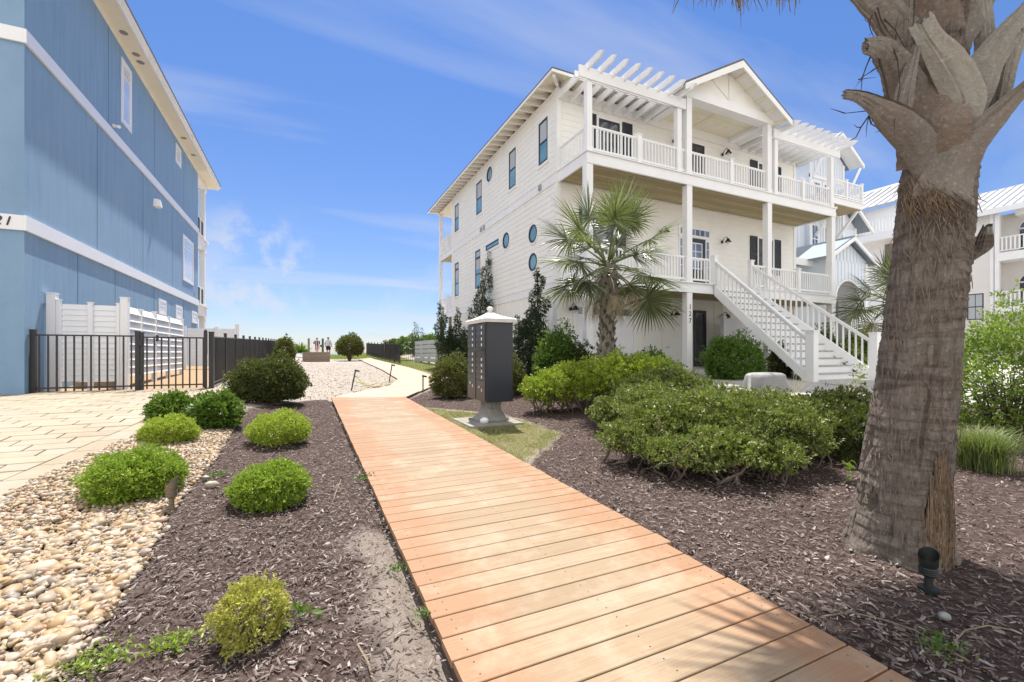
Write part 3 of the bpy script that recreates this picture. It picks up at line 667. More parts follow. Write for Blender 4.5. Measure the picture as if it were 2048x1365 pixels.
def text_obj(name, s, size, mt, par, mtx, depth=.004, shear=0, font_space=1):
    cu = bpy.data.curves.new('tmp', 'FONT'); cu.body = s; cu.size = size; cu.extrude = depth; cu.shear = shear; cu.space_character = font_space
    cu.align_x = 'CENTER'; cu.align_y = 'CENTER'; cu.resolution_u = 4
    to = bpy.data.objects.new('tmp', cu); COL.objects.link(to); bpy.context.view_layer.update()
    me = bpy.data.meshes.new_from_object(to.evaluated_get(bpy.context.evaluated_depsgraph_get())); bpy.data.objects.remove(to); bpy.data.curves.remove(cu)
    me.transform(mtx); me.name = name; me.materials.clear(); me.materials.append(mt)
    return link(name, me, par)
def barn_lamp(par, x, y, z, side=-1):
    """black gooseneck lamp on a wall facing -Y"""
    a = MB(); a.lathe((0, 0, 0), [(.055, 0), (.055, .012), (.03, .03)], 14)
    a.v = [(p[0]+x, y-p[2], p[1]+z) for p in a.v]
    a.tube([(x, y-.02, z), (x, y-.07, z+.10), (x, y-.14, z+.145), (x, y-.21, z+.12), (x, y-.235, z+.06)], .012, 8)
    a.lathe((x, y-.235, z), [(.02, .07), (.05, .065), (.055, .02), (.10, -.035), (.105, -.05), (.095, -.048), (.05, .01)], 18, cap=False)
    l = a.build('wall_lamp', M['black'], par, smooth=True)
    b_ = MB(); b_.lathe((x, y-.235, z), [(.01, -.01), (.04, -.03), (.05, -.07), (.035, -.12), (.005, -.135)], 14); b_.build('lamp_glass', M['glasspale'], l, smooth=True)
    return l

# ---------------- white house on the right ----------------
X0, X1, YW, YF, YB, YR = 6.47, 17.12, 10.79, 9.34, 20.73, 23.08
GZ = .78
hw = thing('beach_house', (11.8, 15.7, GZ), 'white three-storey house with porch columns, pergolas and stair, numbered 127', 'house')
mb = MB()
mb.box(X0+.02, X1-.02, YW+.02, YB-.02, .5, 8.84)
mb.build('wall_core', M['cream'], hw)
sd_ = MB()
lap_wall(sd_, 'x', X0, YW, YB, 3.36, 6.17, -1); lap_wall(sd_, 'x', X0, YW, YB, 6.46, 8.84, -1)
lap_wall(sd_, 'y', YW, X0, X1, 3.36, 6.17, -1); lap_wall(sd_, 'y', YW, X0, X1, 6.46, 8.84, -1)
sd_.box(X0-.004, X0+.03, YW, YB, .5, 3.08); sd_.box(X0, X1, YW-.004, YW+.03, .5, 3.08)
batten_wall(sd_, 'x', X0-.004, YW, YB, .55, 3.08, -1, .32); 
sd_.build('siding', M['cream'], hw, fix=False)
bt = MB(); batten_wall(bt, 'y', YW-.004, 9.35, 11.2, .8, 3.0, -1, .40); batten_wall(bt, 'y', YW-.004, 12.5, X1, .8, 3.0, -1, .40); bt.build('battens', M['cream'], hw)
tr = MB()
tr.box(X0-.03, X0+.02, YW-.031, YB, 6.17, 6.45); tr.box(X0-.045, X0-.03, YW-.031, YB, 6.43, 6.47)
tr.box(X0-.03, X0+.02, YW-.031, YB, 3.08, 3.34); tr.box(X0-.045, X0-.03, YW, YB, 3.32, 3.355)
for zz in ((3.36, 6.17), (6.47, 8.84), (.6, 3.08)):      # corner boards
    tr.box(X0-.028, X0+.12, YW-.029, YW-.001, *zz); tr.box(X0-.028, X0-.001, YW, YW+.12, *zz); tr.box(X0-.028, X0-.001, YB-.12, YB, *zz)
    tr.box(X1-.12, X1+.028, YW-.029, YW-.001, *zz)
tr.box(X0+.12, X1-.12, YW-.028, YW-.001, 8.52, 8.84); tr.box(X0+.12, X1-.12, YW-.04, YW-.028, 8.50, 8.535)
tr.build('trim_boards', M['whitetrim'], hw, bevel=.003)
# roof: low hip with exposed rafter tails
ex, EY0, EY1, EX0, EX1, EZ = .55, YW-.6, YR+.45, X0-.52, X1+.52, 8.84
cxr, ridge = (EX0+EX1)/2, EZ+1.55
rf = MB()
def hip(mb, x0, x1, y0, y1, z0, z1, th, m=0, inset=None):
    k = (x1-x0)/2; a = [(x0, y0, z0), (x1, y0, z0), (x1, y1, z0), (x0, y1, z0), ((x0+x1)/2, y0+k, z1), ((x0+x1)/2, y1-k, z1)]
    lo_ = [(p[0], p[1], p[2]-th) for p in a]
    mb.add(a+lo_, [(0, 1, 4), (1, 2, 5, 4), (2, 3, 5), (3, 0, 4, 5), (6, 10, 7), (7, 10, 11, 8), (8, 11, 9), (9, 11, 10, 6), (0, 6, 7, 1), (1, 7, 8, 2), (2, 8, 9, 3), (3, 9, 6, 0)], m)
hip(rf, EX0, EX1, EY0, EY1, EZ+.10, ridge, .045); roof = rf.build('roof', M['roofgrey'], hw)
rt = MB()
sl_ = (ridge-EZ-.1)/((EX1-EX0)/2)
hip(rt, EX0+.02, EX1-.02, EY0+.02, EY1-.02, EZ+.05, ridge-.06, .03)
rt.build('roof_deck', M['soffit'], roof)
fa = MB()
fa.box(EX0-.0, EX0+.03, EY0, EY1, EZ-.02, EZ+.052); fa.box(EX0+.03, EX1-.03, EY0, EY0+.03, EZ-.02, EZ+.052); fa.box(EX1-.03, EX1, EY0, EY1, EZ-.02, EZ+.052)
fa.build('fascia', M['whitetrim'], roof)
y = YW+.2
def rafter(v): q_ = MB(); q_.hexa(v); q_.build('rafter_tail', M['whitetrim'], roof)
while y < EY1-.1:
    rafter([(EX0+.04, y, EZ-.06), (EX0+.04, y+.05, EZ-.06), (X0+.05, y+.05, EZ-.02), (X0+.05, y, EZ-.02), (EX0+.04, y, EZ+.02), (EX0+.04, y+.05, EZ+.02), (X0+.05, y+.05, EZ+.19), (X0+.05, y, EZ+.19)]); y += .405
x = X0+.1
while x < EX1-.1:
    rafter([(x, EY0+.04, EZ-.06), (x+.05, EY0+.04, EZ-.06), (x+.05, YW+.05, EZ-.02), (x, YW+.05, EZ-.02), (x, EY0+.04, EZ+.02), (x+.05, EY0+.04, EZ+.02), (x+.05, YW+.05, EZ+.19), (x, YW+.05, EZ+.19)]); x += .405
ra = MB(); ra.bar((EX0+.1, EY0+.1, EZ-.02), (X0+.1, YW+.1, EZ+.08), .07, .14); ra.build('hip_rafter', M['whitetrim'], roof)
so_ = MB(); so_.box(X0-.002, X1, YB+.02, YR+.2, 8.70, 8.78); so_.build('porch_ceiling', M['soffit'], hw)
# windows on the side wall
side = Pl('x', X0, -1)
for y0, y1, z0, z1 in ((11.30, 11.86, 7.0, 8.28), (13.48, 14.04, 7.0, 8.30), (16.66, 17.30, 7.02, 8.34), (19.63, 20.24, 7.04, 8.31)):
    window(hw, side, y0, y1, z0, z1, M['whitetrim'], M['bronze'], M['glass'], bars_z=((z0+z1)/2-.02,), blind=.52)
for y0, y1, z0, z1 in ((16.83, 17.43, 3.97, 5.55), (19.63, 20.24, 3.98, 5.55)):
    window(hw, side, y0, y1, z0, z1, M['whitetrim'], M['bronze'], M['glass'], bars_z=(z1-.30, z1-.34, (z0+z1)/2-.2), blind=.5)
window(hw, side, 14.94, 16.23, 5.31, 5.53, M['whitetrim'], M['bronze'], M['glass'], name='transom_window')
for u, z in ((12.23, 5.03), (12.23, 4.14), (14.28, 5.29), (15.84, 8.22)): round_window(hw, side, u, z, .27, M['whitetrim'], M['bronze'], M['glass'])
ve = MB()
for u, z in ((11.66, 6.22), (16.3, 6.21), (16.62, 6.21), (16.0, 3.12)):
    side.box(ve, u, u+.15, z, z+.16, .03, .07); side.box(ve, u+.02, u+.13, z+.02, z+.09, .07, .085)
ve.build('wall_vent', M['silver'], hw)
# decks
def deck(name, z0, z1, y0, y1, x0, x1):
    d = MB(); d.box(x0, x1, y0, y0+.045, z0, z1-.02); d.box(x0, x0+.045, y0+.045, y1, z0, z1-.02); d.box(x1-.045, x1, y0+.045, y1, z0, z1-.02)
    d.box(x0-.03, x1+.03, y0-.04, y1, z1-.02, z1+.012); d.box(x0, x1, y0-.015, y0, z0+.0, z0+.14); 
    o = d.build(name, M['white'], hw, bevel=.004)
    c_ = MB(); x_ = x0+.05; w_ = .135; yy = y0+.05
    while yy < y1-.01:
        c_.box(x0+.05, x1-.05, yy, min(yy+w_-.014, y1), z0+.045, z0+.065); yy += w_
    c_.build('underside_boards', M['ceiling'], o)
    return o
deck('upper_balcony', 6.14, 6.45, YF, YW-.03, X0, X1)
deck('porch_deck', 3.04, 3.33, YF, YW-.03, X0, X1)
deck('rear_deck', 6.17, 6.45, YB+.03, YR+.05, X0, X1); deck('rear_deck', 3.08, 3.34, YB+.03, YR+.05, X0, X1)
# columns
def column(x0, x1, y0, y1, z0, z1, m='white', nm='column'):
    c_ = MB(); c_.box(x0, x1, y0, y1, z0, z1)
    c_.box(x0-.012, x1+.012, y0-.012, y1+.012, z0, z0+.12)
    return c_.build(nm, M[m], hw, bevel=.006)
for a in (X0-.01, 9.93, 13.45, X1-.24):
    column(a, a+.205, YF-.002, YF+.19, .6, 3.04); column(a, a+.205, YF+.001, YF+.19, 3.34, 6.14)
column(X0+.02, X0+.18, YF+.02, YF+.17, 6.46, 8.28); column(9.58, 9.74, YF+.02, YF+.17, 6.46, 8.28)
column(9.92, 10.12, YF-.0, YF+.19, 6.46, 8.67); column(13.44, 13.64, YF-.0, YF+.19, 6.46, 8.67)
column(13.82, 13.98, YF+.02, YF+.17, 6.46, 8.28); column(X1-.24, X1-.08, YF+.02, YF+.17, 6.46, 8.28)
for zz in ((3.36, 6.17), (6.47, 8.70)): column(X0, X0+.16, YR-.16, YR, *zz, nm='rear_column')
column(X0+.02, X0+.22, YR-.22, YR-.02, .7, 3.08, 'greywood', 'rear_pile'); column(X0+.02, X0+.22, YB+.5, YB+.7, .7, 3.08, 'greywood', 'rear_pile')
# railings
fr_ = Pl('y', YF+.09, -1); sidef = Pl('x', X0+.10, -1)
railing(hw, fr_, X0+.19, 9.57, 6.47, 7.17, newels=(8.22,)); railing(hw, fr_, 9.75, 9.91, 6.47, 7.17)
railing(hw, fr_, 10.13, 13.43, 6.47, 7.17, newels=(11.83,)); railing(hw, fr_, 13.99, X1-.25, 6.47, 7.15, newels=(15.35,))
railing(hw, sidef, YF+.27, YW-.04, 6.47, 7.17, bw=.025)
railing(hw, Pl('x', X1-.1, 1), YF+.27, YW-.04, 6.47, 7.15)
railing(hw, fr_, X0+.21, 9.92, 3.35, 4.09, newels=(8.22,)); railing(hw, fr_, 10.145, 10.90, 3.35, 4.09)
railing(hw, fr_, 12.74, 13.44, 3.35, 4.09); railing(hw, fr_, 13.665, X1-.25, 3.35, 4.07, newels=(15.12,))
railing(hw, sidef, YF+.29, YW-.04, 3.35, 4.07)
for z in (3.36, 6.47):
    railing(hw, Pl('x', X0+.08, -1), YB+.02, YR-.17, z, z+.78, newels=(YB+1.1,), nw=.1); railing(hw, Pl('y', YR-.08, 1), X0+.18, X1, z, z+.78)
# pergolas
def pergola(x0, x1, xb0, xb1, n, xs0, xs1):
    p = MB(); p.box(xb0, xb1, YF-.03, YF+.02, 8.27, 8.56); p.box(xb0, xb1, YF+.17, YF+.21, 8.36, 8.52)
    o = p.build('pergola', M['white'], hw, bevel=.004)
    for k in range(n):
        x = xs0+(xs1-xs0)*k/(n-1); q = MB()
        q.prism([(YW-.03, 8.50), (YF-.50, 8.50), (YF-.66, 8.60), (YF-.50, 8.68), (YW-.03, 8.68)], 'x', x, x+.05)
        q.build('pergola_rafter', M['white'], o)
    return o
pergola(X0, 9.8, X0-.25, 9.86, 9, X0+.0, 9.55); pergola(13.8, X1, 13.72, X1+.22, 9, 14.05, X1+.05)
# gabled portico
GX, GH, GA, GE, GY = 11.69, 2.28, 9.93, 8.68, 8.88
o_ = MB(); sl2 = (GA-GE)/GH
for s_ in (-1, 1):
    a = (GX, GA); b_ = (GX+s_*GH, GE); n_ = Vector((-(b_[1]-a[1]), b_[0]-a[0])).normalized()
    n_ = n_ if n_.y > 0 else -n_
    o_.prism([a, b_, (b_[0]+n_.x*.05, b_[1]+n_.y*.05), (a[0], a[1]+.06)], 'y', GY, YW+1.6)
gr = o_.build('portico_roof', M['roofgrey'], hw)
o_ = MB()
for s_ in (-1, 1):       # rake boards, soffit
    a = Vector((GX, GA-.003)); b_ = Vector((GX+s_*(GH-.0), GE-.003)); d_ = (b_-a)
    o_.prism([tuple(a), tuple(b_), (b_.x, b_.y-.17), (a.x, a.y-.2)], 'y', GY, GY+.04)
    o_.prism([(a.x, a.y-.02), (b_.x-s_*.03, b_.y+.0), (b_.x-s_*.03, b_.y-.03), (a.x, a.y-.06)], 'y', GY+.04, YW)
o_.build('rake_board', M['whitetrim'], gr)
o_ = MB()
for k in range(5):
    for s_ in (-1, 1):
        t_ = .12+k*.2; x = GX+s_*GH*t_; z = GA-(GA-GE)*t_-.07
        o_.bar((x, GY+.05, z), (x, YF-.0, z), .06, .09)
o_.build('lookout_block', M['soffit'], gr)
o_ = MB(); zb = 8.97
o_.prism([(10.0, zb), (13.6, zb), (GX+.02, zb+(1.8)*sl2-.12)], 'y', YF+.03, YF+.12)
o_.build('gable_panel', M['cream'], gr)
o_ = MB(); o_.box(9.86, 13.74, YF-.02, YF+.30, 8.67, 8.96); o_.box(9.90, 10.18, YF+.30, YW, 8.67, 8.90); o_.box(13.4, 13.68, YF+.30, YW, 8.67, 8.90)
o_.bar((GX+.0, YF+.015, zb), (GX+.0, YF+.015, zb+.86), .035, .03, up=(0, 1, 0)); o_.bar((GX, YF+.018, zb+.02), (GX+.72, YF+.018, zb+.46), .03, .03, up=(0, 1, 0)); o_.bar((GX, YF+.018, zb+.02), (GX-.72, YF+.018, zb+.46), .03, .03, up=(0, 1, 0))
o_.build('portico_beam', M['white'], gr, bevel=.004)
o_ = MB(); o_.box(10.18, 13.4, YF+.3, YW, 8.80, 8.86); o_.box(11.6, 11.65, YF+.3, YW, 8.785, 8.80); o_.box(10.18, 13.4, 10.0, 10.04, 8.785, 8.80); o_.build('portico_ceiling', M['soffit'], gr)
# doors and windows of the front
fw_ = Pl('y', YW, -1)
def shutter(u0, u1, z0, z1):
    s_ = MB(); frame(fw_, s_, u0, u1, z0, z1, .05, .012, .05); fw_.box(s_, u0+.05, u1-.05, (z0+z1)/2-.03, (z0+z1)/2+.03, .012, .049)
    z = z0+.06
    while z < z1-.07:
        fw_.box(s_, u0+.05, u1-.05, z, z+.035, .012, .04); z += .045
    s_.build('shutter', M['shutter'], hw)
def french(u0, u1, z0, z1, nm='glass_door'):
    w_ = window(hw, fw_, u0, u1, z0, z1, M['whitetrim'], M['shutter'], M['glassdark'], bars_z=(z1-.32,), bars_u=((u0+u1)/2,), tw=.08, name=nm, fw=.06)
    h = MB(); fw_.box(h, (u0+u1)/2+.05, (u0+u1)/2+.08, z0+.9, z0+1.05, .026, .06); h.build('handle', M['silver'], w_)
shutter(7.41, 7.78, 6.6, 8.35); french(7.88, 8.66, 6.47, 8.28); shutter(8.76, 9.13, 6.6, 8.35)
french(11.42, 12.24, 6.47, 8.30); shutter(14.53, 14.91, 6.75, 8.28); window(hw, fw_, 15.0, 15.78, 6.8, 8.22, M['whitetrim'], M['shutter'], M['glassdark'], bars_z=(7.5,)); shutter(15.87, 16.23, 6.75, 8.28)
shutter(14.53, 14.90, 4.2, 5.53); window(hw, fw_, 14.99, 15.78, 4.25, 5.48, M['whitetrim'], M['shutter'], M['glassdark'], bars_z=(4.9,)); shutter(15.87, 16.22, 4.2, 5.53)
shutter(7.2, 7.56, 4.2, 5.53); window(hw, fw_, 7.66, 8.42, 4.25, 5.48, M['whitetrim'], M['shutter'], M['glassdark'], bars_z=(4.9,)); shutter(8.52, 8.88, 4.2, 5.53)
# entry
window(hw, fw_, 11.12, 12.50, 5.20, 5.46, M['whitetrim'], M['whitetrim'], M['glassblue'], bars_u=(11.35, 11.58, 11.81, 12.04, 12.27), tw=.06, fw=.03, name='transom_window')
window(hw, fw_, 11.12, 11.30, 3.40, 5.08, M['whitetrim'], M['whitetrim'], M['glassblue'], bars_z=(4.2, 4.5, 4.8), tw=.04, fw=.02, name='sidelight'); window(hw, fw_, 12.31, 12.47, 3.40, 5.08, M['whitetrim'], M['whitetrim'], M['glassblue'], bars_z=(4.2, 4.5, 4.8), tw=.035, fw=.02, name='sidelight')
d_ = MB(); frame(fw_, d_, 11.36, 12.26, 3.36, 5.12, .14, .005, .05); fw_.box(d_, 11.5, 12.12, 3.5, 4.1, .005, .045); ed = d_.build('front_door', M['shutter'], hw, bevel=.004)
d_ = MB(); fw_.box(d_, 11.5, 12.12, 4.1, 4.98, .005, .03); d_.build('pane', M['glassblue'], ed)
d_ = MB(); frame(fw_, d_, 11.5, 12.12, 4.1, 4.98, .03, .03, .042); fw_.box(d_, 11.8, 11.825, 4.13, 4.95, .03, .04); fw_.box(d_, 11.53, 12.09, 4.38, 4.40, .03, .039); fw_.box(d_, 11.53, 12.09, 4.68, 4.70, .03, .039); d_.build('muntin', M['white'], ed)
d_ = MB(); fw_.box(d_, 12.15, 12.2, 4.0, 4.2, .05, .09); d_.build('handle', M['silver'], ed)
for x, z in ((10.83, 8.18), (13.1, 8.18), (10.3, 5.16), (13.08, 5.14), (6.9, 2.56), (9.76, 2.55), (10.75, 2.55), (13.05, 2.55)): barn_lamp(hw, x, YW-.03, z)
# ground floor: garage door, panels, glass door
d_ = MB(); frame(fw_, d_, 6.98, 9.28, .8, 2.86, .10, .006, .045); d_.box(6.98, 9.28, YW-.05, YW-.045, 2.84, 2.87)
gd = d_.build('garage_door', M['whitetrim'], hw, bevel=.003)
d_ = MB()
for k in range(4):
    z0 = .8+k*.49; fw_.box(d_, 7.08, 9.18, z0+.006, z0+.484, .006, .018)
    for q in range(4): fw_.box(d_, 7.13+q*.52, 7.13+q*.52+.44, z0+.08, z0+.41, .018, .026)
d_.build('door_panel', M['vinyl'], gd, bevel=.004)
for q in range(4):
    d_ = MB(); fw_.box(d_, 7.15+q*.52, 7.15+q*.52+.40, 2.43, 2.63, .026, .032); fw_.box(d_, 7.15+q*.52+.19, 7.15+q*.52+.21, 2.43, 2.63, .032, .036); d_.build('garage_window', M['glassdark'], gd)
d_ = MB(); frame(fw_, d_, 10.34, 11.30, .8, 2.80, .07, .024, .046); fw_.box(d_, 10.41, 11.23, .82, 2.73, .006, .028); sdor = d_.build('side_door', M['cream'], hw, bevel=.003)
d_ = MB(); d_.tube([(10.52, YW-.03, 1.48), (10.52, YW-.08, 1.48), (10.60, YW-.085, 1.49)], .014, 8); d_.build('handle', M['silver'], sdor)
d_ = MB(); fw_.box(d_, 10.2, 10.29, 1.20, 1.34, .01, .05); d_.build('outlet_box', M['pots'], hw)
d_ = MB(); frame(fw_, d_, 11.74, 12.30, .8, 2.72, .09, .006, .05); gdd = d_.build('glass_door', M['shutter'], hw); d_ = MB(); fw_.box(d_, 11.83, 12.21, .9, 2.62, .006, .02); d_.build('pane', M['glassdark'], gdd)
mtx = Matrix.Translation((10.03, YF-.004, 2.38)) @ Matrix.Rotation(R(90), 4, 'X')
for k, ch in enumerate('127'):
    text_obj('house_number', ch, .20, M['black'], hw, Matrix.Translation((10.04, YF-.008, 2.62-k*.20)) @ Matrix.Rotation(R(90), 4, 'X'))
# vinyl screen under the stair
d_ = MB(); d_.prism([(12.55, 1.9), (12.55, 2.42), (13.3, 2.42), (14.2, 1.75), (14.2, 1.4), (12.55, 1.4)], 'y', 10.2, 10.24); d_.box(12.42, 12.56, 10.15, 10.29, .8, 2.52); d_.build('screen_panel', M['vinyl'], hw)
# stair
NS = 14; zt, zb_ = 3.33, .58; yt, ybm = YF-.04, 6.62
def sx(y):
    t_ = (yt-y)/(yt-ybm); return (11.0, 12.62+(13.72-12.62)*t_)
st = MB(); tr_d = MB()
for k in range(NS):
    y1 = yt-(yt-ybm)*k/NS; y0 = yt-(yt-ybm)*(k+1)/NS; z1 = zt-(zt-zb_)*(k+1)/(NS+0) + (zt-zb_)/NS*0
    xa, xb = sx(y0)
    z1 = zt-(k+1)*(zt-zb_)/(NS+.0); 
    if z1 < zb_+.02: z1 = zb_+.02
    tr_d.box(xa+.05, xb-.05, y0-.045, y1, z1-.03, z1)             # tread
    st.box(xa+.05, xb-.05, y1-.02, y1-.001, z1, z1+(zt-zb_)/NS-.036)      # riser
stt = st.build('staircase', M['white'], hw, bevel=.003); tr_d.build('treads', mat('worn_white_tread', (.62, .62, .61), .7, .25, 6, dirt=.4), stt, bevel=.004)
s_ = MB()
xa, xb = 11.0, None
s_.prism([(yt, zt-.02), (yt, zt-.34), (ybm-.05, zb_-.08), (ybm-.05, zb_+.18)], 'x', 10.97, 11.05); s_.build('stringer', M['white'], stt, bevel=.004); s_ = MB()
s_.hexa([(12.60, yt, zt-.34), (12.66, yt, zt-.34), (13.78, ybm-.05, zb_-.08), (13.70, ybm-.05, zb_-.08), (12.60, yt, zt+.03), (12.66, yt, zt+.03), (13.78, ybm-.05, zb_+.24), (13.70, ybm-.05, zb_+.24)])
s_.build('stringer', M['white'], stt, bevel=.004)
def stair_rail(xt, xb_, off):
    r_ = MB(); a = Vector((xt, yt, zt+.70)); b_ = Vector((xb_, ybm-.0, zb_+1.05))
    r_.bar(a, b_, .11, .04); r_.bar(a-Vector((0, 0, .05)), b_-Vector((0, 0, .05)), .05, .06)
    lo0 = Vector((xt, yt, zt+.06)); lo1 = Vector((xb_, ybm, zb_+.27))
    n = 21
    for k in range(n):
        t_ = (k+.6)/n; p = lo0.lerp(lo1, t_); q = a.lerp(b_, t_)
        r_.bar((p.x, p.y, p.z-.05), (q.x, q.y, q.z-.06), .036, .036, up=(0, 1, 0))
    o = r_.build('handrail', M['white'], stt)
    for (x, y, z0, z1, w_) in ((xt, yt+.03, zt, zt+.84, .13), (xb_+.02, ybm-.07, g(xb_, ybm)-.02, zb_+1.24, .19)):
        n_ = MB(); n_.box(x-w_/2, x+w_/2, y-w_/2, y+w_/2, z0, z1); n_.box(x-w_/2-.02, x+w_/2+.02, y-w_/2-.02, y+w_/2+.02, z1, z1+.025); n_.box(x-w_/2-.008, x+w_/2+.008, y-w_/2-.008, y+w_/2+.008, z1-.05, z1)
        n_.build('newel_post', M['white'], o, bevel=.004)
stair_rail(11.02, 11.02, -1); stair_rail(12.62, 13.74, 1)
p_ = MB(); p_.box(10.8, 14.1, 5.6, 6.62, .42, .60); p_.build('stair_landing', M['concrete'], stt, bevel=.01)

# ---------------- blue house on the left ----------------
BX, BY0, BY1 = -4.756, 11.29, 25.85
hb = thing('blue_house', (-9, 18, .5), 'tall blue stucco house with white bands and rear porches beside the paver driveway', 'house')
mb = MB(); mb.box(-14, BX, BY0, BY1, .2, 10.06); mb.build('wall', M['blue'], hb)
sm = MB()
for y, z0, z1 in ((15.13, 7.33, 10.06), (19.08, 7.33, 10.06), (23.1, 7.33, 10.06), (14.44, 3.87, 7.06), (17.87, 3.87, 7.06), (21.3, 3.87, 7.06), (15.59, .4, 3.56), (13.4, .4, 3.56), (19.0, .4, 3.56), (23.06, .4, 3.56)):
    sm.box(BX-.01, BX+.0035, y, y+.016, z0, z1)
sm.build('wall_joint', mat('joint_blue', (.07, .15, .27), .8), hb)
bd = MB()
for z0, z1 in ((3.57, 3.85), (7.06, 7.32)):
    bd.box(BX+.001, BX+.05, BY0-.05, BY1+.02, z0, z1); bd.box(-14, BX+.001, BY0-.05, BY0-.001, z0, z1)
band = bd.build('band', M['vinyl'], hb, bevel=.004)
text_obj('house_number', '121', .235, M['black'], hb, Matrix.Translation((-5.10, BY0-.055, 3.715)) @ Matrix.Rotation(R(90), 4, 'X'), .006, .25, 1.15)
# roof with deep white soffit
EXB = -4.28
rf = MB(); rf.box(-14, EXB, BY0-.5, 28.1, 10.06, 10.10); sf = rf.build('soffit', M['soffit'], hb)
rf = MB(); rf.box(EXB, EXB+.05, BY0-.55, 28.15, 10.03, 10.22); rf.box(EXB+.05, EXB+.11, BY0-.6, 28.2, 10.15, 10.24); rf.box(-14, EXB, BY0-.55, BY0-.5, 10.03, 10.22); rf.box(-14, EXB, 28.1, 28.15, 10.03, 10.22); rf.build('fascia', M['whitetrim'], hb)
rf = MB(); rf.prism([(EXB+.13, 10.24), (EXB+.13, 10.28), (-9.2, 12.5), (-14, 10.3), (-14, 10.24)], 'y', BY0-.6, 28.2); rf.build('roof', M['roofgrey'], hb)
rf = MB(); rf.box(BX+.001, BX+.03, BY0, BY1, 9.98, 10.06); rf.build('frieze', M['whitetrim'], hb)
for y in (15.42, 16.39, 16.78, 21.95, 23.65):
    l = MB(); l.lathe((-4.52, y, 10.02), [(.095, .04), (.095, .03), (.07, .025), (.06, .035)], 20, cap=False); l.lathe((-4.52, y, 10.045), [(.06, .0), (.001, .0)], 16, cap=False); l.build('soffit_light', M['pots'], hb)
pb = Pl('x', BX, 1)
window(hb, pb, 16.1, 16.7, 7.95, 9.62, M['vinyl'], M['vinyl'], M['glasspale'], bars_z=(9.25,), fw=.06)
window(hb, pb, 21.86, 22.46, 9.08, 9.66, M['vinyl'], M['vinyl'], M['glasspale'], bars_z=(9.5,), fw=.05)
window(hb, pb, 23.02, 24.70, 4.50, 6.28, M['vinyl'], M['vinyl'], M['glasspale'], bars_z=(5.85,), bars_u=(23.84, 23.88), fw=.06)
for y0, y1 in ((19.58, 20.32), (21.85, 22.68), (24.60, 25.5)): window(hb, pb, y0, y1, 2.76, 3.15, M['vinyl'], M['vinyl'], M['glasspale'], bars_z=(3.0,), bars_u=((y0+y1)/2,), tw=.08, fw=.04)
for y, z, nm in ((19.1, 6.50, 'wall_sconce'), (15.44, 7.47, 'security_camera')):
    l = MB()
    if nm == 'wall_sconce':
        vs = []
        for k in range(9):
            a = math.pi*k/8; vs.append((y-.16*math.cos(a), .22*math.sin(a)))
        l.add([(BX+d, u, z-.14) for u, d in vs]+[(BX+d*.75+.0, y+(u-y)*.8, z+.12) for u, d in vs], [tuple(range(9)), tuple(range(17, 8, -1))]+[(i, i+1, i+10, i+9) for i in range(8)]+[(8, 0, 9, 17)])
        l.build(nm, M['whitetrim'], hb)
    else:
        l.lathe((0, 0, 0), [(.05, 0), (.05, .05)], 14); l.v = [(BX+p[2], y+p[0], z+p[1]) for p in l.v]
        l.tube([(BX+.05, y, z), (BX+.11, y, z-.01), (BX+.16, y-.10, z-.04)], [.025, .03, .045], 10); l.build(nm, M['whitetrim'], hb)
hs_ = MB(); hs_.tube([(BX, 25.1, 4.05), (BX+.05, 25.1, 4.08), (BX+.06, 25.1, 4.0)], .02, 8); hs_.box(BX, BX+.02, 25.05, 25.2, 3.97, 4.17); hs_.build('hose_bib', M['silver'], hb)
# rear porches
pz = MB()
for z in (3.52, 6.95):
    pz.box(BX-.02, BX-.12, BY1+.02, 28.0, z-.28, z+.12) if False else None
    pz.box(-14, BX+.0, 27.75, 28.0, z-.35, z+.12); pz.box(BX-.22, BX+.0, BY1+.001, 27.75, z-.35, z+.12); pz.box(BX+.001, BX+.06, BY1+.03, 28.06, z+.12, z+.22)
    pz.box(-14, BX-.22, BY1, 27.75, z-.10, z-.02)
pz.build('porch_floor', M['whitetrim'], hb)
pz = MB(); pz.prism([(BY1+.05, 10.05), (28.0, 10.05), (28.0, 9.75), (27.6, 9.7), (BY1+.3, 9.95)], 'x', BX-.2, BX-.001); pz.build('porch_beam', M['whitetrim'], hb)
for z0, z1 in ((.5, 3.17), (3.64, 6.60), (7.07, 9.75)):
    c_ = MB(); c_.box(BX-.24, BX-.005, 27.4, 27.7, z0, z1); c_.box(BX-.27, BX+.02, 27.37, 27.73, z1-.12, z1-.001); c_.box(BX-.27, BX+.02, 27.37, 27.73, z0, z0+.14); c_.build('porch_column', M['whitetrim'], hb)
for z in (3.66, 7.10):
    for y0, y1 in ((BY1+.05, 26.55), (26.62, 27.35)):
        c_ = MB(); frame(Pl('x', BX-.05, 1), c_, y0, y1, z, z+.95, .07, -.03, .03); rr = c_.build('railing', M['whitetrim'], hb)
        c_ = MB(); k_ = y0+.1
        while k_ < y1-.08: c_.box(BX-.07, BX-.04, k_, k_+.045, z+.075, z+.875); k_ += .07
        c_.build('baluster', M['black'], rr)

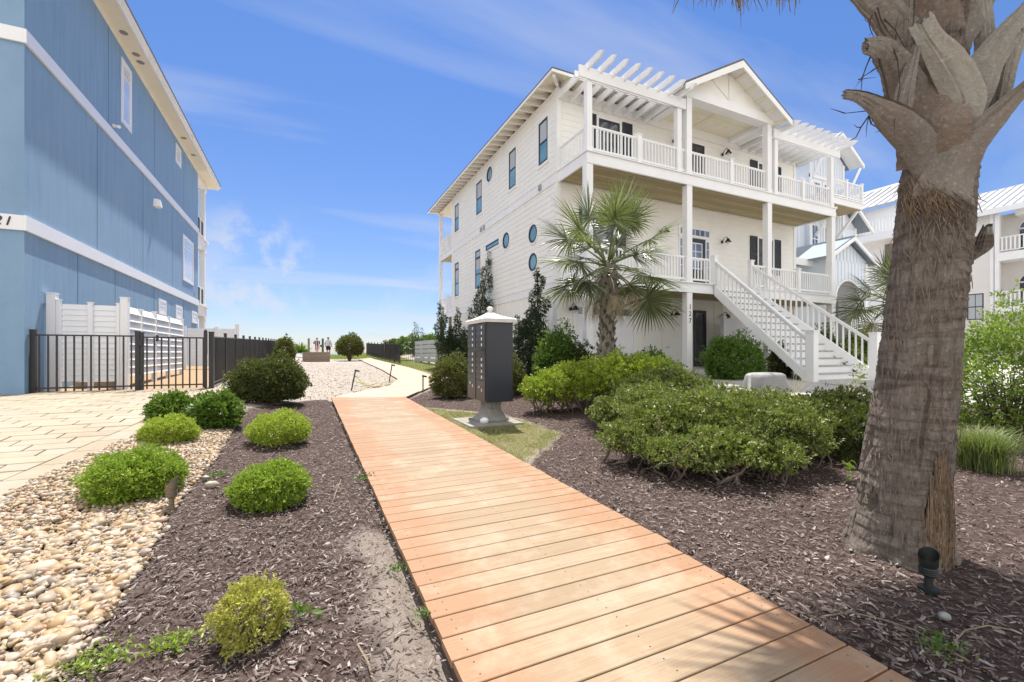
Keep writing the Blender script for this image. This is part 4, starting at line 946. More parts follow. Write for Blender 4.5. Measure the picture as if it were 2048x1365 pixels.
# ---------------- pale blue neighbour, and houses beyond ----------------
hc = thing('neighbour_house', (22, 14, .8), 'pale blue board and batten house with bracketed gable beside the white house', 'house')
c_ = MB()
c_.prism([(20.9, .6), (23.5, .6), (23.5, 10.4), (22.36, 11.35), (20.9, 10.0)], 'y', 12.5, 20)
c_.prism([(19.2, .6), (24.9, .6), (24.9, 7.5), (23.2, 9.0), (19.2, 7.6)], 'y', 12.7, 21)
c_.prism([(18.9, .6), (21.8, .6), (21.8, 5.2), (20.35, 5.95), (18.9, 5.2)], 'y', 10.7, 12.7)
c_.build('wall', M['cblue'], hc)
c_ = MB(); batten_wall(c_, 'y', 12.5, 20.9, 23.5, 6.2, 10.3, -1, .22); batten_wall(c_, 'y', 12.7, 19.2, 20.9, 4, 7.5, -1, .25); batten_wall(c_, 'y', 10.7, 18.9, 21.8, 3.0, 5.1, -1, .24)
for x in np.arange(19.4, 21.7, .24): c_.box(x, x+.04, 10.675, 10.699, 5.1, 5.9-abs(x-20.35)*.5)
c_.build('battens', M['cblue'], hc)
c_ = MB(); lap_wall(c_, 'y', 12.66, 23.5, 24.9, 3, 7.4, -1, .2); c_.build('siding', M['cblue'], hc, fix=False)
def gable_roof(mb, gx, half, apex, eave, y0, y1, th=.1, m=0):
    for s_ in (-1, 1):
        mb.prism([(gx, apex), (gx+s_*half, eave), (gx+s_*half, eave+th), (gx, apex+th)], 'y', y0, y1, m)
c_ = MB(); gable_roof(c_, 22.36, 1.75, 11.42, 10.25, 11.9, 20.5, .06); gable_roof(c_, 23.2, 2.3, 9.05, 7.35, 12.2, 21, .06); gable_roof(c_, 20.35, 1.85, 6.05, 5.05, 10.4, 12.7, .06)
hcr = c_.build('roof', M['blueroof'], hc)
c_ = MB(); c_.box(17.6, 19.2, 11.2, 12.7, 5.0, 5.12); c_.build('porch_roof', M['blueroof'], hc)
c_ = MB(); gable_roof(c_, 22.36, 1.74, 11.25, 10.08, 11.88, 11.95, .17); gable_roof(c_, 22.36, 1.70, 11.38, 10.20, 11.95, 12.5, .03); gable_roof(c_, 23.2, 2.28, 8.88, 7.18, 12.16, 12.24, .17); gable_roof(c_, 20.35, 1.84, 5.9, 4.9, 10.36, 10.42, .15)
c_.box(17.6, 19.2, 11.15, 11.2, 4.85, 5.12)
c_.box(20.85, 21.0, 12.44, 12.499, .6, 10.0); c_.box(23.38, 23.52, 12.44, 12.499, .6, 10.3); c_.box(24.78, 24.92, 12.64, 12.72, .6, 7.5); c_.box(20.85, 23.52, 12.46, 12.499, 9.35, 9.5); c_.box(23.4, 24.9, 12.62, 12.66, 6.6, 6.8)
c_.box(18.88, 19.05, 10.64, 10.7, .6, 5.1); c_.box(21.65, 21.82, 10.64, 10.7, .6, 5.1)
for k in range(12):
    a = math.pi*k/12; b_ = math.pi*(k+1)/12; c_.bar((20.35+.9*math.cos(a), 10.66, 3.5+.8*math.sin(a)), (20.35+.9*math.cos(b_), 10.66, 3.5+.8*math.sin(b_)), .06, .12, up=(0, 1, 0))
c_.bar((23.5, 12.4, 8.6), (23.95, 12.0, 10.1), .1, .1); c_.bar((21.0, 12.4, 9.3), (20.9, 11.95, 10.2), .08, .08)
c_.build('trim', M['white'], hc)
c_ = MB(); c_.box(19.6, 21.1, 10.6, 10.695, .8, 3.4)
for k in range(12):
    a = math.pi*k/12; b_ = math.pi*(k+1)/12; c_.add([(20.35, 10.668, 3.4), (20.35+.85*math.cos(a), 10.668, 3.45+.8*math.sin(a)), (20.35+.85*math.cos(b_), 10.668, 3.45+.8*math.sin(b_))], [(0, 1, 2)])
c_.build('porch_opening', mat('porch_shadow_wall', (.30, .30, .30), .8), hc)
pc = Pl('y', 12.5, -1)
for u0, u1, z0, z1 in ((21.15, 21.65, 7.9, 9.2), (21.95, 22.5, 7.9, 9.2), (22.95, 23.2, 7.9, 9.1), (21.0, 21.5, 5.9, 7.2), (22.0, 22.55, 5.8, 7.2)):
    window(hc, pc, u0, u1, z0, z1, M['white'], M['white'], M['glassblue'], bars_z=((z0+z1)/2,), tw=.1, fw=.04)
window(hc, Pl('y', 12.65, -1), 23.7, 24.4, 4.9, 5.9, M['white'], M['white'], M['glassblue'], bars_z=(5.4,))
c_ = MB(); c_.box(20.9, 23.15, 11.5, 12.49, 7.86, 8.12); c_.box(20.85, 23.2, 11.45, 12.49, 8.12, 8.16)
cb = c_.build('balcony', M['white'], hc)
c_ = MB(); c_.box(20.95, 23.1, 11.55, 12.48, 7.82, 7.858); c_.build('underside_boards', M['ceiling'], cb)
railing(cb, Pl('y', 11.52, -1), 20.95, 23.1, 8.16, 8.95, newels=(21.9, 23.1), nw=.1); railing(cb, Pl('x', 23.1, 1), 11.55, 12.45, 8.16, 8.95)
c_ = MB(); c_.bar((22.9, 12.48, 6.7), (22.9, 11.6, 7.8), .1, .1); c_.build('bracket', M['white'], cb); c_ = MB(); c_.bar((21.3, 12.48, 6.7), (21.3, 11.6, 7.8), .1, .1); c_.build('bracket', M['white'], cb)
# low white fence and steps in front of it
# beige house with pale metal roof
XD = 35.0
hd = thing('beige_house', (38, 12, 0), 'beige house with white metal roof and arched windows behind the big palm trunk', 'house')
c_ = MB(); c_.box(XD+1.2, XD+12, 2, 10.95, -.5, 9.2); c_.box(XD, XD+12, 10.95, 12.8, -.5, 9.2); c_.build('wall', M['dcream'], hd)
c_ = MB(); lap_wall(c_, 'x', XD, 10.95, 12.8, .5, 9.1, -1, .22); lap_wall(c_, 'x', XD+1.2, 2, 10.95, .5, 9.1, -1, .22); c_.build('siding', M['dcream'], hd, fix=False)
c_ = MB(); c_.hexa([(XD-.5, 9.6, 9.15), (XD-.5, 13.2, 9.15), (XD+4, 13.2, 11.3), (XD+4, 9.6, 11.3), (XD-.5, 9.6, 9.3), (XD-.5, 13.2, 9.3), (XD+4, 13.2, 11.45), (XD+4, 9.6, 11.45)])
hdr = c_.build('roof', M['metalroof'], hd)
c_ = MB()
for k in range(10): y = 9.7+k*.38; c_.bar((XD-.5, y, 9.32), (XD+4, y, 11.47), .03, .05)
c_.build('seam', M['silver'], hdr)
c_ = MB(); c_.box(XD+.6, XD+4, 6.5, 10.3, 8.9, 9.25); c_.box(XD-.55, XD-.5, 9.6, 13.2, 9.0, 9.3); c_.prism([(6.6, 9.3), (10.0, 9.3), (8.6, 11.0)], 'x', XD+.9, XD+1.1); c_.build('gable', M['white'], hd)
c_ = MB(); pd = Pl('x', XD+.9, -1); disc_ring(pd, c_, 9.2, 9.75, .0, .28, 0, .05); c_.build('round_window', M['glassdark'], hd)
c_ = MB(); 
for z in (3.75, 6.75): c_.box(XD-.1, XD+1.2, 4, 10.85, z-.35, z+.1)
c_.box(XD-.08, XD+.1, 10.72, 10.9, .5, 9.0); c_.box(XD-.03, XD, 10.95, 11.1, .5, 9.1)
cd = c_.build('balcony', M['white'], hd)
for z in (3.87, 6.87): railing(cd, Pl('x', XD, -1), 4, 10.7, z, z+.85, step=.16, bw=.06)
pe = Pl('x', XD+1.2, -1)
for z in (4.0, 7.0):
    for y in (9.9, 8.6, 7.3):
        c_ = MB(); pe.box(c_, y-.38, y+.38, z, z+1.25, .02, .05)
        for k in range(10):
            a = math.pi*k/10; b_ = math.pi*(k+1)/10
            c_.add([pe.pt(y, z+1.25, .05), pe.pt(y+.38*math.cos(a), z+1.25+.4*math.sin(a), .05), pe.pt(y+.38*math.cos(b_), z+1.25+.4*math.sin(b_), .05)], [(0, 1, 2)])
        c_.build('arched_window', M['glassdark'], hd)
        c_ = MB(); pe.box(c_, y-.38, y+.38, z+1.2, z+1.27, .05, .07); pe.box(c_, y-.02, y+.02, z, z+1.2, .05, .065)
        for k in range(10):
            a = math.pi*k/10; b_ = math.pi*(k+1)/10; c_.bar(pe.pt(y+.41*math.cos(a), z+1.25+.43*math.sin(a), .06), pe.pt(y+.41*math.cos(b_), z+1.25+.43*math.sin(b_), .06), .05, .05)
        c_.build('window_trim', M['white'], hd)
pf_ = Pl('x', XD, -1)
window(hd, pf_, 11.35, 11.95, 7.0, 8.0, M['dcream'], M['shutter'], M['glassdark'], bars_z=(7.5,), tw=.05); window(hd, pf_, 11.35, 12.05, 3.2, 4.7, M['dcream'], M['shutter'], M['blind'], bars_z=(3.95,), bars_u=(11.7,), tw=.05)
he = thing('far_house', (37, 18, 0), 'white house with ribbed metal roof and balcony glimpsed between blue house and palm trunk', 'house')
XE = 33.5
c_ = MB(); c_.box(XE, XE+9, 13.6, 24, -.5, 10.6); c_.build('wall', M['white'], he)
c_ = MB(); c_.hexa([(XE-.5, 13.2, 10.6), (XE-.5, 24.3, 10.6), (XE+4.4, 22, 13.2), (XE+4.4, 15, 13.2), (XE-.5, 13.2, 10.72), (XE-.5, 24.3, 10.72), (XE+4.4, 22, 13.32), (XE+4.4, 15, 13.32)]); hr_ = c_.build('roof', M['metalroof'], he)
c_ = MB()
for k in range(20): y = 13.6+k*.52; c_.bar((XE-.5, y, 10.74), (XE+3.6, y, 12.95), .04, .06)
c_.build('seam', M['silver'], hr_)
c_ = MB(); c_.box(XE-1.3, XE, 13.7, 16.6, 8.3, 8.75); he_b = c_.build('balcony', M['white'], he); railing(he_b, Pl('x', XE-1.25, -1), 13.7, 16.6, 8.77, 9.65, step=.17, bw=.06)
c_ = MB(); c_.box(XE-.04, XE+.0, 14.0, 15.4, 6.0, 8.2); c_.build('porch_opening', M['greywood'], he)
c_ = MB(); c_.box(XE-1.6, XE-.002, 16.7, 19.5, 8.6, 8.9); c_.add([(XE-1.6, 16.7, 8.9), (XE-1.6, 19.5, 8.9), (XE, 19.5, 10.5), (XE, 16.7, 10.5)], [(0, 1, 2, 3)]); c_.build('side_roof', M['metalroof'], he)
# ---------------- plants ----------------
def leaf_arrays(C, Nn, L, W, r, fold=.25, up=None):
    """one folded leaf per centre, pointing along Nn (tip direction)"""
    n = len(C); d = Nn/np.linalg.norm(Nn, axis=1, keepdims=True)
    a = r.normal(0, 1, (n, 3)); s_ = np.cross(d, a); s_ /= np.linalg.norm(s_, axis=1, keepdims=True)+1e-9; u = np.cross(s_, d)
    L = np.asarray(L)[:, None]; W = np.asarray(W)[:, None]
    b0 = C; t_ = C+d*L; m1 = C+d*L*.55+s_*W*.5+u*W*fold; m2 = C+d*L*.55-s_*W*.5+u*W*fold
    V = np.stack([b0, m1, t_, m2], 1)
    return V
LF = np.array([[0, 1, 2], [0, 2, 3]])
def leaves_mesh(name, V, mt):
    n = len(V); F = LF[None]+(np.arange(n)*4)[:, None, None]
    return npmesh(name, V.reshape(-1, 3), F.reshape(-1, 3), mt)
def blob_points(blobs, n, r, zmin, lump=.10, inner=.12):
    """points on the union of ellipsoids, returns P, outward N"""
    B = np.array(blobs, float); area = (B[:, 3]*B[:, 4]+B[:, 3]*B[:, 5]+B[:, 4]*B[:, 5]); P = np.zeros((0, 3)); Nn = np.zeros((0, 3))
    while len(P) < n:
        k = r.choice(len(B), n*2, p=area/area.sum()); d = r.normal(0, 1, (n*2, 3)); d /= np.linalg.norm(d, axis=1, keepdims=True)
        rad = 1+lump*np.sin(d[:, 0]*5.3+k*1.7)*np.cos(d[:, 1]*4.7+k)+lump*.8*np.sin(d[:, 2]*7+d[:, 0]*6+k*2.1)+lump*.5*np.sin(d[:, 0]*15+d[:, 1]*13+k)
        dep = 1-np.abs(r.normal(0, inner, n*2))+np.where(r.uniform(0, 1, n*2) > .95, r.uniform(.05, .17, n*2), 0); p = B[k, :3]+d*B[k, 3:6]*(rad*dep)[:, None]
        nn = d/B[k, 3:6]; nn /= np.linalg.norm(nn, axis=1, keepdims=True)
        ok = p[:, 2] > zmin(p[:, 0], p[:, 1]) if callable(zmin) else p[:, 2] > zmin
        for j in range(len(B)):
            q = np.linalg.norm((p-B[j, :3])/B[j, 3:6], axis=1); ok &= ~((k != j) & (q < .80))
        P = np.concatenate([P, p[ok]]); Nn = np.concatenate([Nn, nn[ok]])
    return P[:n], Nn[:n]
def foliage(name, blobs, n, leaf, mt, par, seed, zmin, per=6, spread=.9, lump=.10, inner=.12, width=.5, extra=None):
    r = np.random.default_rng(seed); nc = max(4, n//per); P, Nn = blob_points(blobs, nc, r, zmin, lump, inner)
    C = np.repeat(P, per, 0); D = np.repeat(Nn*np.array([1, 1, 1.0])+np.array([0, 0, .35]), per, 0)+r.normal(0, spread, (nc*per, 3))
    C = C+r.normal(0, leaf*.25, C.shape); L = leaf*r.uniform(.6, 1.25, len(C)); V = leaf_arrays(C, D, L, L*width*r.uniform(.7, 1.2, len(C)), r)
    B2 = [(q[0], q[1], q[2], q[3]*.78, q[4]*.78, q[5]*.78) for q in blobs]; n2 = max(20, n//9); P2, N2 = blob_points(B2, n2, r, zmin, lump, .25)
    if inner < .18: V = np.concatenate([V, leaf_arrays(P2, N2+r.normal(0, 1.2, P2.shape), np.full(n2, leaf*2.0), np.full(n2, leaf*1.5), r)])
    return link(name, leaves_mesh(name, V, mt), par)
def stems(name, base, tips, r, mt, par, r0=.014, bend=.12, twigs=2):
    mb = MB()
    for t_ in tips:
        b_ = Vector(base)+Vector((r.normal(0, .04), r.normal(0, .04), -.03)); t_ = Vector(t_); m_ = b_.lerp(t_, .5)+Vector(r.normal(0, bend, 3))*(t_-b_).length*.5
        q = [b_, b_.lerp(m_, .6), m_, m_.lerp(t_, .6), t_]; mb.tube(q, [r0, r0*.85, r0*.7, r0*.5, r0*.3], 5)
        for _ in range(twigs):
            k = m_.lerp(t_, r.uniform(0, .7)); e = k+Vector(r.normal(0, 1, 3))*(t_-b_).length*.14; mb.tube([k, k.lerp(e, .5)+Vector(r.normal(0, .01, 3)), e], [r0*.4, r0*.3, r0*.15], 4)
    return mb.build(name, mt, par, smooth=True)
def bush(px, base_y, wpx, top_y, kind, label, n, leaf, seed, name='shrub', cat='shrub', group=None, nb=5, d=None, lift=0.02, deep=1.0, st=True, lump=.09, width=.5, shape=None, inner=.12, smat='stem', per=6):
    a, b, c = ray(px, base_y); wpx = wpx*.90
    if d is None:
        t_ = .5
        while H+c*t_ > g(a*t_, b*t_) and t_ < 80: t_ *= 1.004
        d = t_+.5*wpx*t_/FP*deep*.55
    w_ = wpx*d/FP; x, y = (ray(px, 700)[0]*d, ray(px, 700)[1]*d); z0 = g(x, y); ztop = H+(706-top_y)/FP*(d-w_*.15)
    h = max(.15, ztop-z0); rx = w_/2; r = np.random.default_rng(seed); blobs = []
    lo_ = z0+h*lift
    if shape: blobs = [(x+q[0]*rx, y+q[1]*rx*deep, z0+q[2]*h, q[3]*rx, q[4]*rx*deep, q[5]*h) for q in shape]
    else:
        hz = (ztop-lo_)/2; blobs.append((x, y, lo_+hz*.72, rx*.88, rx*.88*deep, hz*1.28))
        for k in range(nb):
            an = 2*math.pi*(k+r.uniform(0, .5))/nb; q = r.uniform(.34, .46)
            blobs.append((x+math.cos(an)*rx*q, y+math.sin(an)*rx*q*deep, lo_+hz*r.uniform(.55, .85), rx*r.uniform(.50, .60), rx*.55*deep, hz*r.uniform(.80, 1.0)))
    th_ = thing(name, (x, y, z0), label, cat, group)
    foliage('foliage', blobs, n, leaf, LEAF[kind], th_, seed, (lambda X, Y, q=lo_: np.full(X.shape, q)), per=per, lump=lump, width=width, inner=inner)
    if st:
        tips = [(bl[0]+r.uniform(-.5, .5)*bl[3], bl[1]+r.uniform(-.5, .5)*bl[4], bl[2]+.1*bl[5]) for bl in blobs for _ in range(3)]
        stems('stem', (x, y, z0), tips, r, M[smat], th_, r0=max(.008, .016*w_))
    return th_
bush(273, 1010, 196, 905, 'bright', 'bright green rounded shrub on the pebbles behind the small brass spotlight', 15000, .026, 11, lift=.0, nb=5)
bush(338, 893, 114, 833, 'lime', 'small lime green dome shrub on the pebbles beside the paver edge', 9000, .024, 12, lift=.0, nb=4, lump=.05)
bush(345, 848, 88, 789, 'mid', 'glossy green shrub at the paver corner, left one of the touching pair', 3200, .055, 13, lift=.0, nb=4, lump=.14)
bush(434, 862, 100, 786, 'mid', 'glossy green shrub behind the lime dome, right one of the touching pair', 4200, .055, 14, lift=.0, nb=5, lump=.14)
bush(541, 812, 160, 713, 'dark', 'wide dark reddish green shrub in front of the black fence', 27000, .042, 15, lift=.10, nb=7, lump=.15)
bush(560, 898, 136, 826, 'lime', 'lime green shrub with lifted skirt in mulch left of boardwalk, farther one', 9500, .026, 16, lift=.14, nb=5, lump=.08)
bush(544, 1022, 168, 934, 'bright', 'yellow green clipped shrub in mulch, nearer to the camera beside boardwalk', 12500, .028, 17, lift=.04, nb=5, lump=.07)
bush(505, 1305, 148, 1176, 'yellow', 'sparse yellowing shrub low in the foreground mulch', 3800, .022, 18, lift=.1, nb=6, lump=.2, inner=.3)
bush(570, 722, 42, 675, 'olive', 'egg shaped shrub by the far end of the left black fence', 3500, .12, 19, lift=.0, nb=4, lump=.08)
bush(700, 722, 62, 668, 'olive', 'round standard bush on bare stems right of the stone planter', 7000, .11, 20, lift=.24, nb=6, lump=.07, name='round_bush', cat='bush')
bush(905, 776, 100, 710, 'olive', 'brownish shrub left of the mailbox by the boardwalk turn', 9000, .05, 21, lift=.06, nb=7, lump=.13, d=10.8)
bush(1015, 770, 84, 712, 'olive', 'brownish shrub peeking out right of the mailbox', 5000, .05, 22, lift=.12, nb=5, lump=.13, d=10.8)
bush(1117, 730, 112, 655, 'mid', 'loose mid green shrub at the corner of the white house', 11000, .06, 23, lift=.0, nb=6, lump=.16, d=10.4, inner=.14)
bush(1165, 725, 76, 690, 'dark', 'low dark shrub at the foot of the palm', 3500, .06, 24, lift=.0, nb=4, lump=.12, d=10.0)
bush(1296, 745, 120, 703, 'mid', 'low dark green shrub behind the hedge in front of the garage', 4500, .06, 25, lift=.0, nb=4, lump=.14, d=9.4)
bush(1470, 752, 178, 668, 'mid', 'wide leafy shrub tucked under the white stair', 12000, .055, 26, lift=.04, nb=8, lump=.16, d=10.9, deep=.45, inner=.14)
bush(1560, 740, 60, 690, 'dark', 'dark filler shrub under the stair stringer', 2500, .06, 126, lift=.0, nb=3, lump=.16, d=11.6, deep=.5)
for i, (px, w_, ty, d_, k) in enumerate(((820, 70, 672, 34, 'mid'), (862, 60, 669, 33, 'mid'), (785, 46, 680, 36, 'olive'))):
    bush(px, 720, w_, ty, k, ('rounded dune shrub behind the right black fence, in its middle', 'pale green dune shrub rising above the slatted screen', 'low olive dune shrub behind the far end of right black fence')[i], 3200, .14, 30+i, lift=0, nb=4, d=d_, group='dune shrubs behind the right fence', st=False)
bush(1720, 720, 60, 662, 'mid', 'green shrub beyond the stair below the small palm', 3500, .09, 34, lift=0, nb=4, d=17, lump=.15)
bush(1640, 720, 80, 655, 'mid', 'shrub seen between the stair balusters', 4500, .08, 35, lift=0, nb=5, d=15.5, lump=.15)
bush(1690, 735, 90, 690, 'hedge', 'low hedge shrub behind the right newel post of the stair', 4500, .07, 36, lift=0, nb=5, d=12.6, lump=.15)
# the clipped hedge masses
def hedge(name, label, spec, n, leaf, kind, seed, bare=.28, bare_tips=26, smat='stem'):
    """spec: list of (px, dist, radius, top_y)"""
    blobs = []; c = Vector((0, 0, 0))
    for px, d, rad, ty in spec:
        a, b, _ = ray(px, 700); x, y = a*d, b*d; z0 = g(x, y); zt_ = H+(706-ty)/FP*d; lo_ = z0+bare*(zt_-z0); hz = (zt_-lo_)/2
        blobs.append((x, y, lo_+hz, rad, rad, hz*1.06)); c += Vector((x, y, z0))
    c /= len(spec); th_ = thing(name, (c.x, c.y, g(c.x, c.y)), label, 'hedge')
    foliage('foliage', blobs, n, leaf, LEAF[kind], th_, seed, (lambda X, Y: gz(X, Y)+.08), per=7, lump=.2, inner=.16, width=.55)
    r = np.random.default_rng(seed+1); mb_ = []
    s_ = MB()
    for bl in blobs:
        z0 = g(bl[0], bl[1])
        for _ in range(max(3, bare_tips//len(blobs))):
            b_ = Vector((bl[0]+r.normal(0, .10), bl[1]+r.normal(0, .10), z0-.03)); t_ = Vector((bl[0]+r.uniform(-.85, .85)*bl[3], bl[1]+r.uniform(-.85, .85)*bl[4], bl[2]+r.uniform(-.5, .5)*bl[5]))
            m_ = b_.lerp(t_, .5)+Vector(r.normal(0, .07, 3)); k0 = r.uniform(.008, .019); s_.tube([b_, b_.lerp(m_, .5)+Vector(r.normal(0, .015, 3)), m_, m_.lerp(t_, .5)+Vector(r.normal(0, .02, 3)), t_], [k0, k0*.9, k0*.75, k0*.55, k0*.3], 5)
            for _ in range(3):
                k = m_.lerp(t_, r.uniform(-.4, .8)); e = k+Vector(r.normal(0, .12, 3)); s_.tube([k, k.lerp(e, .5)+Vector(r.normal(0, .02, 3)), e], [k0*.4, k0*.3, k0*.15], 4)
    s_.build('stem', M[smat], th_, smooth=True)
    return th_
hedge('clipped_hedge', 'bright green clipped hedge just right of the mailbox, brown bare front', [(1083, 8.35, .38, 752), (1125, 8.3, .46, 733), (1175, 8.25, .50, 721), (1235, 8.2, .52, 711), (1290, 8.2, .50, 714), (1330, 8.3, .4, 730)], 30000, .040, 'lime', 41, bare=.30, bare_tips=70)
hedge('clipped_hedge', 'sloping green hedge in the middle between bright hedge and big mound', [(1232, 6.5, .38, 792), (1282, 6.9, .46, 755), (1345, 7.1, .50, 737), (1405, 6.9, .46, 764), (1310, 6.2, .46, 776), (1465, 6.7, .5, 786)], 36000, .035, 'hedge', 42, bare=.14)
hedge('clipped_hedge', 'largest hedge mound, nearest the palm trunk, over dark leggy stems', [(1258, 4.8, .33, 846), (1318, 5.05, .44, 803), (1402, 5.0, .50, 781), (1494, 4.8, .50, 792), (1575, 4.7, .38, 816), (1440, 4.3, .38, 858), (1345, 4.4, .34, 878), (1540, 4.3, .32, 880), (1606, 4.8, .26, 862), (1300, 5.8, .45, 776), (1545, 5.5, .42, 786)], 56000, .033, 'hedge', 43, bare=.34, bare_tips=90)
hedge('clipped_hedge', 'dark glossy hedge directly left of the big palm trunk', [(1648, 5.7, .50, 792), (1705, 5.6, .55, 786), (1672, 5.15, .44, 822), (1735, 5.2, .5, 812), (1780, 5.6, .5, 800)], 24000, .042, 'dark', 44, bare=.18, bare_tips=24, smat='darkstem')
# right edge: tall compound-leaved bush and a grass clump
bb = bush(2020, 960, 210, 615, 'bigbush', 'tall airy bush with feathery light green leaves at the right edge', 17000, .060, 51, lift=.12, nb=9, d=5.9, lump=.22, inner=.28, width=.38, name='tall_bush', cat='bush', smat='darkstem')
def grass_clump(px, d, n, h, spread, label, kind, name='grass_clump', wd=.008, seed=5, base_r=.08):
    a, b, _ = ray(px, 700); x, y = a*d, b*d; z0 = g(x, y); th_ = thing(name, (x, y, z0), label, 'ornamental grass'); r = np.random.default_rng(seed)
    az = r.uniform(0, 6.28, n); hh = h*r.uniform(.5, 1.05, n); sp = spread*r.uniform(.1, 1.1, n); bx_, by_ = x+r.normal(0, base_r, n), y+r.normal(0, base_r, n)
    dx, dy = np.cos(az), np.sin(az); qx, qy = -dy*wd/2, dx*wd/2
    def p(k, s_): dr = k**2.0-.0; return np.stack([bx_+dx*sp*dr+qx*s_, by_+dy*sp*dr+qy*s_, z0+hh*(k-.28*k**3)], -1)
    V = np.stack([p(0, 1), p(0, -1), p(.35, .9), p(.35, -.9), p(.7, .6), p(.7, -.6), p(1, .1), p(1, -.1)], 1)
    f = np.array([[0, 1, 3, 2], [2, 3, 5, 4], [4, 5, 7, 6]]); F = f[None]+(np.arange(n)*8)[:, None, None]
    link('blades', npmesh('blades', V.reshape(-1, 3), F.reshape(-1, 4), LEAF[kind] if kind in LEAF else M[kind]), th_); return th_
grass_clump(1965, 4.75, 1500, .62, .42, 'arching green grass clump between palm trunk and tall bush', 'clump', wd=.007)
for i, (px, d_, h_, lab) in enumerate(((1420, 7.6, .5, 'thin straw grass tuft left of the grey utility box'), (1590, 8.1, .75, 'thin straw grass plumes in front of the grey utility box'), (1690, 7.8, .8, 'thin straw grass plumes before the stair foot'), (1738, 7.4, .6, 'thin straw grass tuft beside the palm trunk edge'))):
    grass_clump(px, d_, 26, h_, .5, lab, 'strawgrass', wd=.006, seed=60+i, base_r=.05)
# small weeds
def weed(px, py, rad, n, leaf, kind, label, seed, name='weed', h=.04):
    a, b, c = ray(px, py); t_ = .5
    while H+c*t_ > g(a*t_, b*t_) and t_ < 60: t_ *= 1.003
    x, y = a*t_, b*t_; z = g(x, y); r = np.random.default_rng(seed); C = np.stack([x+r.normal(0, rad, n), y+r.normal(0, rad*.7, n), z+.01+r.uniform(0, h, n)], -1)
    D = r.normal(0, 1, (n, 3)); D[:, 2] = np.abs(D[:, 2])*.6+.2; th_ = thing(name, (x, y, z), label, 'weed'); L = leaf*r.uniform(.6, 1.3, n); link('leaves', leaves_mesh('leaves', leaf_arrays(C, D, L, L*.45, r), LEAF[kind]), th_)
weed(350, 1300, .055, 260, .022, 'bright', 'low green weed patch left of the yellowing shrub', 1)
weed(195, 1335, .07, 260, .022, 'bright', 'low green weed patch at the bottom edge of pebbles', 2)
weed(602, 1248, .03, 14, .06, 'mid', 'broadleaf weed right of the yellowing shrub', 3)
weed(796, 1148, .03, 50, .025, 'mid', 'small weed on the sandy strip by the boardwalk edge', 4)
weed(845, 1242, .025, 26, .03, 'mid', 'grassy weed touching the near boardwalk edge', 5)
weed(724, 962, .05, 50, .03, 'mid', 'weed sprout against the boardwalk edge beside the yellow green shrub', 6)
weed(440, 955, .07, 90, .028, 'mid', 'sparse weeds among the loose stones right of bright green shrub', 7)
weed(1880, 1305, .05, 120, .022, 'mid', 'small weed patch in mulch below the palm', 8)
weed(1700, 965, .03, 30, .05, 'bright', 'young shoot in mulch left of the palm trunk', 9, h=.2)
weed(1720, 775, .10, 60, .09, 'lime', 'yellow green leaves over the dark hedge by the palm', 10, h=.5)
for i, (px, py) in enumerate(((905, 966), (1056, 1194))):     # dry leaf clusters lying on the planks
    a, b, c = ray(px, py); t_ = (H-.06)/-c; t_ = 1.0
    while H+c*t_ > g(a*t_, b*t_)+.03: t_ *= 1.002
    x, y = a*t_, b*t_; r = np.random.default_rng(80+i); C = np.stack([x+r.normal(0, .012, 9), y+r.normal(0, .01, 9), np.full(9, g(x, y)+.03)], -1); D = r.normal(0, 1, (9, 3)); D[:, 2] *= .15
    o = link('fallen_leaves', leaves_mesh('fallen_leaves', leaf_arrays(C, D, np.full(9, .03), np.full(9, .014), r, .3), LEAF['olive' if i == 0 else 'bright'])); tag(o, ('dry curled leaf cluster on the middle of the boardwalk', 'green fallen leaf sprig on the nearer boardwalk planks')[i], 'leaf litter')
# twisted junipers
def juniper(px, d, h, rad, arms, label, seed, n=5200):
    a, b, _ = ray(px, 700); x, y = a*d, b*d; z0 = g(x, y); r = np.random.default_rng(seed); th_ = thing('juniper', (x, y, z0), label, 'tree'); blobs = []; tk = MB()
    for (ax, ay, ht, w_, bend) in arms:
        K = 13; pts = []
        for k in range(K+1):
            t_ = k/K; pts.append((x+ax*t_**.75+bend*math.sin(t_*5.5+seed), y+ay*t_**.75+bend*math.cos(t_*4.5+seed)*.8, z0+ht*t_))
        tk.tube([Vector(p) for p in pts], [max(.012, .05*(1-.9*k/K)) for k in range(K+1)], 6)
        for k in range(K+1):
            t_ = k/K
            if t_ < .06: continue
            wr = 1.22*w_*(1.05-.85*t_**1.4)*(1+.25*math.sin(k*2.4+seed)); p = pts[k]; an = k*2.3+seed
            blobs.append((p[0]+.35*wr*math.cos(an), p[1]+.35*wr*math.sin(an), p[2], wr*.8, wr*.8, ht/K*1.0))
            blobs.append((p[0]+1.0*wr*math.cos(an), p[1]+1.0*wr*math.sin(an), p[2]+wr*.55, wr*.38, wr*.38, wr*.75))
    tk.build('trunk', M['darkstem'], th_, smooth=True)
    foliage('crown', blobs, n*3, .05, LEAF['juniper'], th_, seed, -9, per=6, spread=.9, lump=.18, inner=.22, width=.45)
    return th_
juniper(948, 16.6, 4.0, .5, [(.55, 0, 4.35, .42, .10)], 'tall twisted juniper rising behind the mailbox against the white house', 71, 7500)
juniper(908, 18.4, 3, .5, [(-.75, -.2, 2.6, .36, .08), (.15, .1, 2.45, .30, .05), (.95, 0, 2.2, .36, .08), (.2, 0, 1.3, .6, .02)], 'three-armed dark juniper left of the mailbox', 72, 16000)
juniper(1060, 11.9, 3.4, .5, [(.22, 0, 3.0, .36, .07), (-.35, 0, 1.75, .36, .05), (.42, .1, 1.35, .3, .05), (-.02, 0, 1.9, .42, .04)], 'dark twisted juniper right of the mailbox, under the round windows', 73, 12000)
